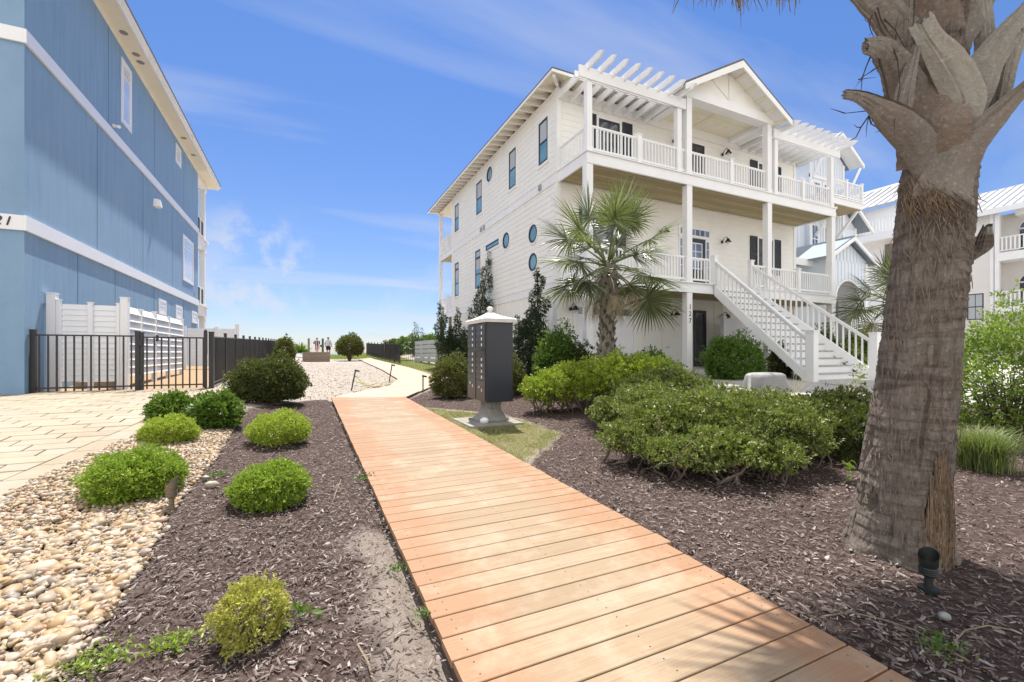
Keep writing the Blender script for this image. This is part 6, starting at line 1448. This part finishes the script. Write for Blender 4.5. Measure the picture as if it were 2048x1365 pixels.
# gate pair across the drive
fgt = thing('metal_gate', (-4.0, 11.45, .5), 'black metal picket fence panel against the blue house wall, left of the latch gate', 'gate')
picket_panel((-4.68, 11.45, .5), (-3.17, 11.45, .5), 1.16, .125, pw=.024).build('pickets', M['black'], fgt)
for x in (-4.70, -3.13): post((x, 11.45, .5), 1.22, .075).build('post', M['black'], fgt)
fgt = thing('metal_gate', (-2.5, 11.45, .5), 'black metal latch gate between the fence panel and the long side fence', 'gate')
picket_panel((-3.04, 11.45, .5), (-1.95, 11.45, .5), 1.14, .115, pw=.024).build('pickets', M['black'], fgt)
post((-3.06, 11.45, .5), 1.20, .055).build('post', M['black'], fgt); post((-1.97, 11.45, .5), 1.16, .05).build('post', M['black'], fgt)
m_ = MB(); m_.box(-1.99, -1.93, 11.36, 11.42, 1.28, 1.75); m_.lathe((-1.96, 11.39, 1.75), [(.03, 0), (.035, .02), (.012, .05)], 10); m_.build('latch', M['black'], fgt)
m_ = MB()
for z in (.75, 1.45): m_.box(-3.12, -3.04, 11.39, 11.42, z, z+.10)
m_.build('hinge', M['black'], fgt)
fl = thing('side_fence', (-1.89, 26, .8), 'long black picket fence running from the gate to the beach on the left', 'fence')
ys = list(np.arange(11.5, 43, 1.82))
for k in range(len(ys)-1):
    a = (-1.87-.001*k, ys[k], g(-1.87, ys[k])); b_ = (-1.87-.001*k, ys[k+1], g(-1.87, ys[k+1])); picket_panel(a, b_, 1.15, .115).build('pickets', M['black'], fl)
    post(a, 1.22, .06 if k else .09).build('post', M['black'], fl)
fr2 = thing('side_fence', (5.07, 34, .8), 'black picket fence on the right, running from the slatted screen towards the beach', 'fence')
ys = list(np.arange(26.6, 43, 1.8))
for k in range(len(ys)-1):
    a = (5.07, ys[k], g(5.07, ys[k])); b_ = (5.07, ys[k+1], g(5.07, ys[k+1])); picket_panel(a, b_, 1.15, .115).build('pickets', M['black'], fr2); post(a, 1.22, .06).build('post', M['black'], fr2)
m_ = MB(); m_.box(5.02, 5.10, 31.9, 32.1, 1.5, 2.1); m_.build('latch', M['black'], fr2)
fg3 = thing('metal_gate', (5.7, 26.6, .7), 'black picket gate joining the right fence to the slatted screen', 'gate')
picket_panel((5.12, 26.6, .70), (6.5, 26.6, .78), 1.15, .12).build('pickets', M['black'], fg3); post((6.5, 26.6, .74), 1.2).build('post', M['black'], fg3)
# pale slatted screen
scn = thing('slatted_screen', (5.9, 22, .7), 'pale grey green slatted timber screen standing on the grass by the white house', 'screen')
for k in range(5):
    z = .82+k*.235
    m_ = MB(); m_.box(5.82, 5.85, 21.3, 26.0, z, z+.20); m_.build('slat', M['screen'], scn)
    m_ = MB(); m_.box(5.85, 7.1, 21.3, 21.33, z, z+.20); m_.build('slat', M['screen'], scn)
for (x0, x1, y0, y1) in ((5.855, 5.94, 21.335, 21.42), (5.855, 5.94, 22.9, 23.1), (5.855, 5.94, 24.6, 24.8), (6.45, 6.55, 21.335, 21.42)):
    m_ = MB(); m_.box(x0, x1, y0, y1, .6, 1.95); m_.build('post', M['screen'], scn)
m_ = MB(); m_.box(5.80, 7.1, 21.28, 21.35, 1.965, 1.99); m_.build('cap_rail', M['screen'], scn)
# white vinyl enclosure
ve_ = thing('vinyl_enclosure', (-4.1, 14, .5), 'white slatted vinyl enclosure behind the black gates by the blue wall', 'enclosure')
def louver(mb, axis, c, a0, a1, z0, z1, side, exp, depth):
    z = z0
    while z < z1-.02:
        t = z+exp*.94; o0 = c+side*depth; o1 = c
        if axis == 'x': q = [(o0, a0, z), (o0, a1, z), (o1, a1, t), (o1, a0, t), (o0-side*.012, a0, z-.006), (o0-side*.012, a1, z-.006), (o1-side*.012, a1, t), (o1-side*.012, a0, t)]
        else: q = [(a0, o0, z), (a1, o0, z), (a1, o1, t), (a0, o1, t), (a0, o0-side*.012, z-.006), (a1, o0-side*.012, z-.006), (a1, o1-side*.012, t), (a0, o1-side*.012, t)]
        mb.add(q, [(0, 1, 2, 3), (5, 4, 7, 6), (0, 4, 5, 1), (3, 2, 6, 7), (0, 3, 7, 4), (1, 5, 6, 2)]); z += exp
for a0, a1 in ((-4.50, -4.09), (-4.01, -3.63)):
    m_ = MB(); louver(m_, 'y', 12.03, a0, a1, .72, 2.30, -1, .113, .03); m_.build('slat_panel', M['vinyl'], ve_)
for x, w_, h_ in ((-4.65, .14, 2.49), (-4.54, .07, 2.36), (-4.05, .075, 2.33), (-3.60, .06, 2.33), (-3.50, .13, 2.46)):
    m_ = MB(); m_.box(x-w_/2, x+w_/2, 11.95, 11.95+w_, .45, h_); m_.box(x-w_/2-.01, x+w_/2+.01, 11.94, 11.96+w_, h_, h_+.02); m_.build('post', M['vinyl'], ve_, bevel=.004)
pys = (12.12, 13.05, 14.15, 15.4, 16.9)
for k in range(4):
    m_ = MB(); louver(m_, 'x', -3.56, pys[k]+.05, pys[k+1]-.05, .80, 2.22, 1, .17, .085); m_.build('louver_panel', M['louver'], ve_)
    m_ = MB(); m_.box(-3.58, -3.49, pys[k+1]-.05, pys[k+1]+.05, .5, 2.3+.04*(k % 2)); m_.box(-3.6, -3.47, pys[k+1]-.06, pys[k+1]+.06, 2.3+.04*(k % 2), 2.32+.04*(k % 2)); m_.build('post', M['vinyl'], ve_)
m_ = MB(); m_.box(-3.49, -3.45, 14.1, 14.2, 1.6, 1.75); m_.build('latch', M['black'], ve_)
v2 = thing('privacy_fence', (-3.3, 20, .7), 'white vinyl privacy panel farther back behind the louvred gates', 'fence')
m_ = MB(); louver(m_, 'y', 20.0, -4.0, -2.5, .8, 2.2, -1, .13, .03); m_.build('slat_panel', M['vinyl'], v2)
for x, h_ in ((-4.1, 2.3), (-3.1, 2.28), (-2.42, 2.4)):
    m_ = MB(); m_.box(x-.06, x+.06, 19.94, 20.06, .5, h_); m_.build('post', M['vinyl'], v2)
m_ = MB(); m_.box(-4.4, -3.7, 12.3, 13.0, .5, .68); tag(m_.build('timber_block', M['greywood']), 'timber platform block showing below the white vinyl enclosure', 'platform')
# mailbox
mbx = thing('cluster_mailbox', (2.85, 6.98, .15), 'dark cluster mailbox on a stone pedestal with pale domed cap', 'mailbox')
m_ = MB(); m_.box(2.62, 3.08, 6.55, 7.42, .50, 1.79, 0); bx_ = m_.build('cabinet', M['cboxside'], mbx, bevel=.006)
m_ = MB(); m_.box(2.605, 2.619, 6.56, 7.41, .51, 1.78); m_.build('door_sheet', M['cbox'], bx_)
def mdoor(y0, y1, z0, z1, lock=True, big=False):
    d_ = MB(); d_.box(2.592, 2.604, y0+.004, y1-.004, z0+.003, z1-.003); o = d_.build('mail_door', M['cbox'], mbx, bevel=.002)
    ym = (y0+y1)/2; zm = (z0+z1)/2
    d_ = MB(); 
    if big:
        d_.lathe((0, 0, 0), [(.018, 0), (.018, .008)], 12); d_.v = [(2.592-p[2], ym+.06+p[0], zm+.05+p[1]) for p in d_.v]; d_.box(2.588, 2.5915, ym-.07, ym-.045, zm-.02, zm+.03)
    else: d_.box(2.588, 2.5915, ym-.075, ym-.038, zm-.022, zm+.024)
    d_.build('number_plate', M['paper'], o)
    if lock and not big:
        d_ = MB(); d_.lathe((0, 0, 0), [(.010, 0), (.010, .007), (.004, .009)], 10); d_.v = [(2.592-p[2], y1-.045+p[0], zm+p[1]) for p in d_.v]; d_.build('lock', M['silver'], o)
for z in (1.668, 1.572, 1.476, 1.38): mdoor(6.57, 6.97, z, z+.096); mdoor(7.0, 7.40, z, z+.096)
for z in (1.142, 1.046, .95, .854): mdoor(6.57, 6.97, z, z+.096)
for z in (1.232, 1.136, 1.04, .944): mdoor(7.0, 7.40, z, z+.096)
mdoor(6.57, 6.97, .52, .85, big=True); mdoor(7.0, 7.40, .52, .94, big=True)
m_ = MB(); m_.box(2.54, 2.60, 6.60, 6.95, 1.335, 1.352); m_.box(2.590, 2.604, 6.58, 6.96, 1.245, 1.37); m_.build('outgoing_slot', M['cbox'], mbx)
m_ = MB(); m_.box(2.566, 3.134, 6.496, 7.474, 1.792, 1.85)
cx, cy = 2.85, 6.985; prof = [(.284, .489, 1.85), (.27, .47, 1.862), (.20, .33, 1.888), (.13, .19, 1.925), (.085, .10, 1.955), (.06, .065, 1.972), (.05, .05, 1.985)]
vs = []; fs = []
for (a_, b_, z) in prof: vs += [(cx-a_, cy-b_, z), (cx+a_, cy-b_, z), (cx+a_, cy+b_, z), (cx-a_, cy+b_, z)]
for k in range(len(prof)-1):
    for q in range(4): fs.append((k*4+q, k*4+(q+1) % 4, k*4+4+(q+1) % 4, k*4+4+q))
fs.append(tuple(len(prof)*4-4+q for q in range(4))); m_.add(vs, fs); cp = m_.build('cap', M['stone_cap'], mbx)
m_ = MB(); m_.lathe((cx, cy, 1.983), [(.055, 0), (.06, .01), (.035, .022), (.03, .032), (.048, .045), (.056, .065), (.050, .085), (.03, .10), (.005, .108)], 20); m_.build('finial', M['stone_cap'], cp, smooth=True)
m_ = MB(); z0 = .17; m_.lathe((cx, cy-.04, z0), [(.30, -.02), (.31, .03), (.27, .06), (.235, .10), (.19, .135), (.175, .16), (.185, .175), (.155, .19), (.15, .25), (.155, .29), (.18, .30), (.185, .325)], 28); pd_ = m_.build('pedestal', M['grey_ped'], mbx, smooth=True)
m_ = MB()
for k in range(16): a_ = 2*math.pi*k/16; m_.bar((cx+.155*math.cos(a_), cy-.04+.155*math.sin(a_), z0+.19), (cx+.157*math.cos(a_), cy-.04+.157*math.sin(a_), z0+.29), .028, .02)
m_.build('fluting', M['grey_ped'], pd_)
sl_o = MB(); sl_o.box(2.30, 3.22, 6.42, 7.36, .05, .165); tag(sl_o.build('concrete_pad', M['slab'], bevel=.012), 'weathered concrete pad under the mailbox', 'pad')
sl_o = MB(); sl_o.box(2.52, 3.08, 6.50, 6.92, .10, .178); 
st_o = stones('s', np.array([2.62]), np.array([6.64]), np.array([.085]), 2, np.random.default_rng(2), M['paper'], .7, 0, .06)
tag(link('white_stone', st_o), 'white stone lying against the mailbox pedestal', 'stone')
for i, (px, py, s_, lab, mt) in enumerate(((1890, 1243, .028, 'pale stone on the shaded mulch below the palm', M['pots']), (427, 977, .045, 'lone tan stone in mulch nearest the yellow green shrub', PM), (410, 925, .034, 'larger tan stone at the pebble border, farther of two', PM), (412, 958, .035, 'small tan stone at the pebble border, nearer of two', PM))):
    p = gp(px, py); tag(link('loose_stone', stones('s', np.array([p.x]), np.array([p.y]), np.array([s_]), 2, np.random.default_rng(i+9), mt, .7, .5)), lab, 'stone')
# spotlights
def bullet_light(px, py, d, mt, label, h=.2, lean=(0, 0), r0=.035):
    a, b, _ = ray(px, 700); x, y = a*d, b*d; z = g(x, y); t_ = thing('garden_spotlight', (x, y, z), label, 'garden light')
    m_ = MB(); m_.lathe((x, y, z), [(r0*1.1, -.02), (r0*1.15, h*.14), (r0*.5, h*.17), (r0*.42, h*.42)], 16); m_.build('stake', mt, t_, smooth=False)
    m_ = MB(); prof = [(r0*.6, h*.40), (r0*.8, h*.45)]
    for k in range(4): zz = h*(.46+.045*k); prof += [(r0*1.02, zz), (r0*1.02, zz+h*.018), (r0*.86, zz+h*.022), (r0*.86, zz+h*.04)]
    prof += [(r0*1.0, h*.68), (r0*1.05, h*.82)]
    m_.lathe((x+lean[0]*.0, y, z), prof, 20, cap=False)
    n = 20; vs = [(x+r0*1.05*math.cos(2*math.pi*k/n), y+r0*1.05*math.sin(2*math.pi*k/n), z+h*.82) for k in range(n)]; vs += [(x+r0*1.08*math.cos(2*math.pi*k/n), y+r0*1.08*math.sin(2*math.pi*k/n), z+h*(.93+.12*math.cos(2*math.pi*k/n-.2))) for k in range(n)]
    m_.add(vs, [(k, (k+1) % n, n+(k+1) % n, n+k) for k in range(n)]); m_.build('lamp_body', mt, t_, smooth=True); return t_
bullet_light(343, 1030, 3.34, M['brass'], 'brass bullet spotlight standing at the edge of the river pebbles', .25, r0=.038)
bullet_light(1857, 1190, 2.34, mat('dark_green_paint', (.016, .02, .018), .5, .2, 8), 'dark green bullet spotlight at the foot of the big palm trunk', .22, r0=.04)
def tiny_spot(px, py, label):
    p = gp(px, py); t_ = thing('garden_spotlight', p, label, 'garden light'); m_ = MB(); m_.tube([p, p+Vector((0, 0, .12))], .012, 6); m_.build('stake', M['black'], t_)
    m_ = MB(); m_.tube([p+Vector((-.02, .02, .10)), p+Vector((.01, -.03, .19)), p+Vector((.02, -.06, .24))], [.03, .05, .055], 12); m_.build('lamp_body', M['black'], t_)
tiny_spot(874, 772, 'small black spotlight in mulch left of the brownish shrub')
# stakes with string
STK = []
for (px, py, tx, ty, lab) in ((702, 782, 711, 741, 'leaning black stake, leftmost, on the gravel'), (778, 764, 784, 730, 'black stake at the edge of the far path'), (846, 782, 846, 752, 'short black stake right of the boardwalk turn')):
    p = gp(px, py); d = (p.x*SY+p.y*CY); q = at(tx, ty, d); t_ = thing('path_stake', p, lab, 'stake', 'stakes holding the string by the path'); m_ = MB(); m_.tube([p-Vector((0, 0, .05)), q], .018, 8); m_.build('rod', M['black'], t_)
    m_ = MB(); m_.bar(q+Vector((-.02, 0, .0)), q+Vector((.10, 0, -.03)), .05, .045); m_.build('head', M['black'], t_); STK.append((p, q))
def rope(pts, lab, mt, r0=.008, name='string'):
    P = [gp(x, y, .02) for x, y in pts]; m_ = MB(); m_.tube(P, r0, 5); tag(m_.build(name, mt, smooth=True), lab, 'string')
rope([(846, 757), (800, 766), (760, 772), (735, 776), (712, 752), (705, 760), (735, 772), (752, 768), (790, 762), (840, 748), (866, 747)], 'yellow string trailing over the path turn', M['yellow'])
rope([(718, 760), (738, 772), (756, 776)], 'loose end of yellow string beside the leaning stake', M['yellow'])
rope([(745, 775), (780, 774), (812, 773)], 'thin red pole lying across the path turn', M['redpole'], .016, 'ground_pole')
rope([(770, 771), (810, 769), (850, 770)], 'dark cable lying on the path turn', M['twig'], .010, 'ground_cable')
# planter
plt = thing('stone_planter', (.65, 33.5, .7), 'low brown stone block planter before the beach gate', 'planter')
z0 = g(.6, 33)-.05; m_ = MB(); x0, x1, y0, y1, zt_ = -.22, 1.50, 32.9, 34.4, 1.30
m_.box(x0, x1, y0, y0+.25, z0, zt_); m_.box(x0, x1, y1-.25, y1, z0, zt_); m_.box(x0, x0+.25, y0+.25, y1-.25, z0, zt_); m_.box(x1-.25, x1, y0+.25, y1-.25, z0, zt_); m_.build('block_wall', M['brick'], plt)
m_ = MB()
for k in range(5): xx = x0-.03+k*(x1-x0+.06)/5; m_.box(xx+.004, xx+(x1-x0+.06)/5-.004, y0-.03, y0+.27, zt_, zt_+.05)
m_.box(x1-.27, x1+.03, y0+.275, y1, zt_, zt_+.05); m_.box(x0-.03, x0+.27, y0+.275, y1, zt_, zt_+.05); m_.build('coping', mat('planter_coping', (.42, .35, .28), .85, .2, 6), plt)
m_ = MB(); m_.box(x0+.25, x1-.25, y0+.25, y1-.25, z0, 1.18); m_.build('soil', mat('soil', (.20, .15, .11), .95, .3, 10, bmp=.4), plt)
# beach gate
bg_ = thing('beach_gate', tuple(gp(631, 712)), 'open timber post gate at the beach entrance with white rails', 'gate')
for px in (617.5, 645.5):
    p = gp(px, 713.5); m_ = MB(); m_.box(p.x-.09, p.x+.09, p.y-.09, p.y+.09, p.z-.1, p.z+1.62); m_.build('post', M['greenwood'] if px > 630 else M['greywood'], bg_)
pa, pb_ = gp(618.5, 713.5), gp(644.5, 713.5)
mm_ = picket_panel(pa+Vector((.1, 0, .1)), pb_+Vector((-.1, 0, .1)), 1.35, .14, pw=.03); mm_.build('gate_leaf', M['vinyl'], bg_)
m_ = MB(); p = gp(641.5, 713.5); m_.box(p.x-.1, p.x+.12, p.y-.05, p.y+.05, p.z+.85, p.z+1.05); m_.build('latch', M['black'], bg_)
# people
def person(px, d, h, top_mt, bot_mt, hair_mt, label, seed, armL, armR, legs):
    a, b, _ = ray(px, 700); x, y = a*d, b*d; z = g(x, y); t_ = thing('person', (x, y, z), label, 'person'); s_ = h/1.75
    fwd = Vector((SY, CY, 0)); rt = Vector((CY, -SY, 0)); up = Vector((0, 0, 1))
    def P(r_, u, f_): return rt*r_*s_+up*u*s_+fwd*f_*s_
    J = {'pel': P(0, .93, 0), 'wst': P(0, 1.08, 0), 'chs': P(0, 1.30, 0), 'nck': P(0, 1.48, 0), 'hd0': P(0, 1.56, .01), 'hd1': P(0, 1.66, .01), 'hd2': P(0, 1.73, .0)}
    Rd = {'pel': (.15, .12), 'wst': (.125, .10), 'chs': (.16, .11), 'nck': (.055, .055), 'hd0': (.07, .08), 'hd1': (.085, .095), 'hd2': (.05, .06)}
    E = [('pel', 'wst'), ('wst', 'chs'), ('chs', 'nck'), ('nck', 'hd0'), ('hd0', 'hd1'), ('hd1', 'hd2')]
    for sg, nm, arm, lg in ((-1, 'l', armL, legs[0]), (1, 'r', armR, legs[1])):
        J['sh'+nm] = P(sg*.19, 1.42, 0); J['el'+nm] = P(sg*arm[0], arm[1], arm[2]); J['wr'+nm] = P(sg*arm[3], arm[4], arm[5]); J['hn'+nm] = P(sg*arm[3], arm[4]-.09, arm[5]+.02)
        J['hp'+nm] = P(sg*.10, .86, 0); J['kn'+nm] = P(sg*.10, .48, lg[0]); J['an'+nm] = P(sg*.10, .09+lg[2], lg[1]); J['ft'+nm] = P(sg*.10, .035+lg[2]*.5, lg[1]+.15)
        for k, v in (('sh', .062), ('el', .045), ('wr', .033), ('hn', .036), ('hp', .095), ('kn', .065), ('an', .042), ('ft', .038)): Rd[k+nm] = (v, v)
        E += [('chs', 'sh'+nm), ('sh'+nm, 'el'+nm), ('el'+nm, 'wr'+nm), ('wr'+nm, 'hn'+nm), ('pel', 'hp'+nm), ('hp'+nm, 'kn'+nm), ('kn'+nm, 'an'+nm), ('an'+nm, 'ft'+nm)]
    ks = list(J); me = bpy.data.meshes.new('body'); me.from_pydata([tuple(J[k]) for k in ks], [(ks.index(p_), ks.index(q)) for p_, q in E], []); me.materials.append(M['skin'])
    o = bpy.data.objects.new('body', me); COL.objects.link(o); o.parent = t_; ORG[o] = ORG[t_]
    md = o.modifiers.new('skin', 'SKIN'); md.use_smooth_shade = True
    for k, v in enumerate(me.skin_vertices[0].data): v.radius = (Rd[ks[k]][0]*s_, Rd[ks[k]][1]*s_); v.use_root = (k == 0)
    o.modifiers.new('sub', 'SUBSURF').levels = 2; o.modifiers['sub'].render_levels = 2
    O = Vector((x, y, z))
    def ell(mb, c, r_, zz): pass
    def tubeell(rings, nm, mt, par=None):
        m_ = MB(); n = 16; vs = []
        for (c, ra, rb) in rings: vs += [O+c+rt*ra*s_*math.cos(2*math.pi*k/n)+fwd*rb*s_*math.sin(2*math.pi*k/n) for k in range(n)]
        m_.add(vs, [(i*n+k, i*n+(k+1) % n, (i+1)*n+(k+1) % n, (i+1)*n+k) for i in range(len(rings)-1) for k in range(n)]); return m_.build(nm, mt, par or t_, smooth=True)
    sh = tubeell([(P(0, .88, 0), .19, .155), (P(0, 1.05, 0), .175, .145), (P(0, 1.30, 0), .205, .155), (P(0, 1.43, 0), .20, .12), (P(0, 1.50, 0), .09, .08)], 'shirt', top_mt)
    for sg, nm in ((-1, 'l'), (1, 'r')):
        m_ = MB(); e = J['el'+nm]; m_.tube([O+J['sh'+nm]+P(-sg*.03, .01, 0), O+J['sh'+nm].lerp(e, .5), O+e], [.085*s_, .078*s_, .068*s_], 12, cap=False)
        if armL[6]: m_.tube([O+e, O+J['wr'+nm]], [.066*s_, .05*s_], 12, cap=False)
        m_.build('sleeve', top_mt, sh, smooth=True)
    so2 = tubeell([(P(0, .80, 0), .20, .165), (P(0, .90, 0), .195, .16), (P(0, 1.0, 0), .165, .14)], 'shorts', bot_mt)
    for sg, nm in ((-1, 'l'), (1, 'r')):
        m_ = MB(); m_.tube([O+J['hp'+nm], O+J['hp'+nm].lerp(J['kn'+nm], .75)], [.125*s_, .115*s_], 12, cap=False); m_.build('short_leg', bot_mt, so2, smooth=True)
    m_ = MB(); m_.lathe(O+P(0, 1.66, .0), [(.001, .115*s_), (.06*s_, .10*s_), (.098*s_, .05*s_), (.105*s_, .0), (.098*s_, -.05*s_), (.07*s_, -.08*s_)], 16, cap=False)
    m_.v = [(p[0]-fwd.x*.015, p[1]-fwd.y*.015, p[2]) for p in m_.v]; m_.build('hair', hair_mt, t_, smooth=True)
    return t_
person(634, 42.5, 1.72, mat('maroon_cloth', (.16, .025, .06), .85), mat('pink_cloth', (.60, .22, .26), .85), mat('blond_hair', (.42, .30, .17), .7), 'person in maroon shirt and pink shorts walking away through the beach gate', 1, (.33, 1.16, -.05, .30, 1.22, .15, 0), (.27, 1.14, -.03, .30, .95, .08, 0), ((.10, -.06, .06), (-.02, .04, 0)))
person(656.5, 41.5, 1.76, mat('pale_cloth', (.70, .72, .76), .85), mat('navy_cloth', (.025, .03, .07), .85), mat('light_brown_hair', (.34, .22, .14), .7), 'person in pale long-sleeved top and navy shorts walking beside the beach gate', 2, (.27, 1.15, -.04, .30, .92, .05, 1), (.27, 1.15, -.02, .30, .90, .08, 1), ((.04, -.10, .03), (.06, .10, 0)))
# utility box and marker post
p = gp(1555, 787); ub = thing('utility_box', p, 'rounded grey plastic utility box on the concrete behind the hedge', 'utility box')
vs = []; n = 28
for (z, w_, d_) in ((0, .43, .30), (.04, .43, .30), (.30, .38, .26), (.355, .36, .245), (.385, .31, .20), (.395, .22, .14)):
    for k in range(n):
        a_ = 2*math.pi*k/n; c_, s_ = math.cos(a_), math.sin(a_); e = .45; vs.append((p.x+w_*math.copysign(abs(c_)**e, c_)*1.0, p.y+.25+d_*math.copysign(abs(s_)**e, s_), p.z+z))
m_ = MB(); m_.add(vs, [(i*n+k, i*n+(k+1) % n, (i+1)*n+(k+1) % n, (i+1)*n+k) for i in range(5) for k in range(n)]+[tuple(5*n+k for k in range(n))])
ob = m_.build('cover', M['pots'], ub, smooth=True)
m_ = MB(); m_.box(p.x-.47, p.x+.47, p.y-.10, p.y+.60, p.z-.03, p.z+.02); m_.build('base', M['concrete'], ub, bevel=.006)
p = gp(1498.5, 787); m_ = MB(); m_.tube([p-Vector((0, 0, .1)), p+Vector((0, 0, .34))], .028, 12); m_.lathe(p+Vector((0, 0, .34)), [(.034, -.02), (.034, .01), (.02, .022)], 12); tag(m_.build('marker_pipe', M['pvc'], smooth=False), 'short white pipe standing left of the grey utility box', 'pipe')
# fallen twigs on the mulch
for pts, lab, r0 in (([(1640, 1235), (1700, 1225), (1775, 1243), (1830, 1262), (1895, 1300), (1940, 1325)], 'long dry twig on shaded mulch below the palm', .004), ([(1905, 1288), (1930, 1262), (1975, 1252), (2025, 1262)], 'curved dry twig near the right bottom corner', .004), ([(1830, 1260), (1842, 1290), (1848, 1325)], 'short twig crossing the long one below the palm', .003),
                     ([(682, 960), (672, 985), (664, 1010)], 'pale peeled stick in mulch left of the boardwalk, farther one', .005), ([(715, 1290), (735, 1325), (748, 1365)], 'pale peeled stick at the bottom edge left of the boardwalk', .005), ([(1640, 1280), (1680, 1310), (1720, 1330)], 'straw stalk on mulch right of the near planks', .003),
                     ([(1450, 965), (1470, 958), (1500, 940), (1530, 930)], 'stub branch lying under the largest hedge', .010)):
    P = [gp(x, y, .012) for x, y in pts]; m_ = MB(); m_.tube(P, r0, 6); tag(m_.build('fallen_twig', M['rope'], smooth=True), lab, 'twig')
# cars in the side street
def car(px, d, rot, mt, label):
    a, b, _ = ray(px, 700); x, y = a*d, b*d; z = g(x, y)+.02; t_ = thing('parked_car', (0, 0, 0), label, 'car'); L = 2.2; W = .9
    prof = [(-L, .35), (-L, .78), (-L+.15, .95), (-1.35, 1.02), (-.75, 1.42), (.75, 1.45), (1.45, 1.02), (2.05, .86), (L, .70), (L, .35)]
    m_ = MB(); n = len(prof); ins = lambda q: W-.18 if q[1] > 1.2 else W-(.03 if q[1] > .9 else 0)
    vs = [(q[0], -ins(q), q[1]) for q in prof]+[(q[0], ins(q), q[1]) for q in prof]; m_.add(vs, [tuple(range(n)), tuple(range(2*n-1, n-1, -1))]+[(i, i+n, (i+1) % n+n, (i+1) % n) for i in range(n)])
    m_.build('body', mt, t_, bevel=.03)
    for s_ in (-1, 1):
        q = MB(); q.add([(-1.2, s_*.895, 1.06), (1.25, s_*.895, 1.06), (.7, s_*.76, 1.37), (-.68, s_*.76, 1.36)], [(0, 1, 2, 3)]); q.v = [(v[0], v[1]+s_*.012, v[2]) for v in q.v]; q.build('side_window', M['glassdark'], t_)
        for xx in (-1.4, 1.35):
            q = MB(); q.lathe((0, 0, 0), [(.33, 0), (.33, .22)], 24); q.v = [(xx+v[0], s_*(.92-v[2]), .33+v[1]) for v in q.v]; wl = q.build('wheel', M['black'], t_); q = MB(); q.lathe((0, 0, 0), [(.2, 0), (.2, .01), (.05, .02)], 16); q.v = [(xx+v[0], s_*(.922+v[2]), .33+v[1]) for v in q.v]; q.build('rim', M['silver'], wl)
    q = MB(); q.add([(-1.36, -.72, 1.05), (-1.36, .72, 1.05), (-.80, .66, 1.39), (-.80, -.66, 1.39)], [(0, 1, 2, 3)]); q.v = [(v[0]-.02, v[1], v[2]+.02) for v in q.v]; q.build('rear_window', M['glassdark'], t_)
    q = MB(); q.add([(1.46, -.72, 1.05), (1.46, .72, 1.05), (.82, .66, 1.41), (.82, -.66, 1.41)], [(0, 1, 2, 3)]); q.v = [(v[0]+.02, v[1], v[2]+.02) for v in q.v]; q.build('windscreen', M['glassdark'], t_)
    for s_ in (-1, 1): q = MB(); q.box(L-.03, L+.015, s_*.62-.14, s_*.62+.14, .62, .74); q.build('headlight', M['glasspale'], t_)
    t_.location = (x, y, z); t_.rotation_euler = (0, 0, rot); return t_
car(1742, 19.5, R(170), mat('red_paint', (.35, .015, .03), .25, .02, spec=.7), 'red car parked beyond the stair railing')
car(1640, 23, R(100), mat('silver_paint', (.55, .56, .58), .25, .02, spec=.7), 'silver car roof showing between the stair balusters')
# raised porch rail of the pale blue house
m_ = MB(); m_.box(19.4, 22.4, 10.0, 10.66, 1.55, 1.7); pr = m_.build('front_porch', M['white'], hc); railing(pr, Pl('y', 10.05, -1), 19.4, 22.4, 1.72, 2.62, newels=(20.9, 22.3), step=.13, nw=.1)
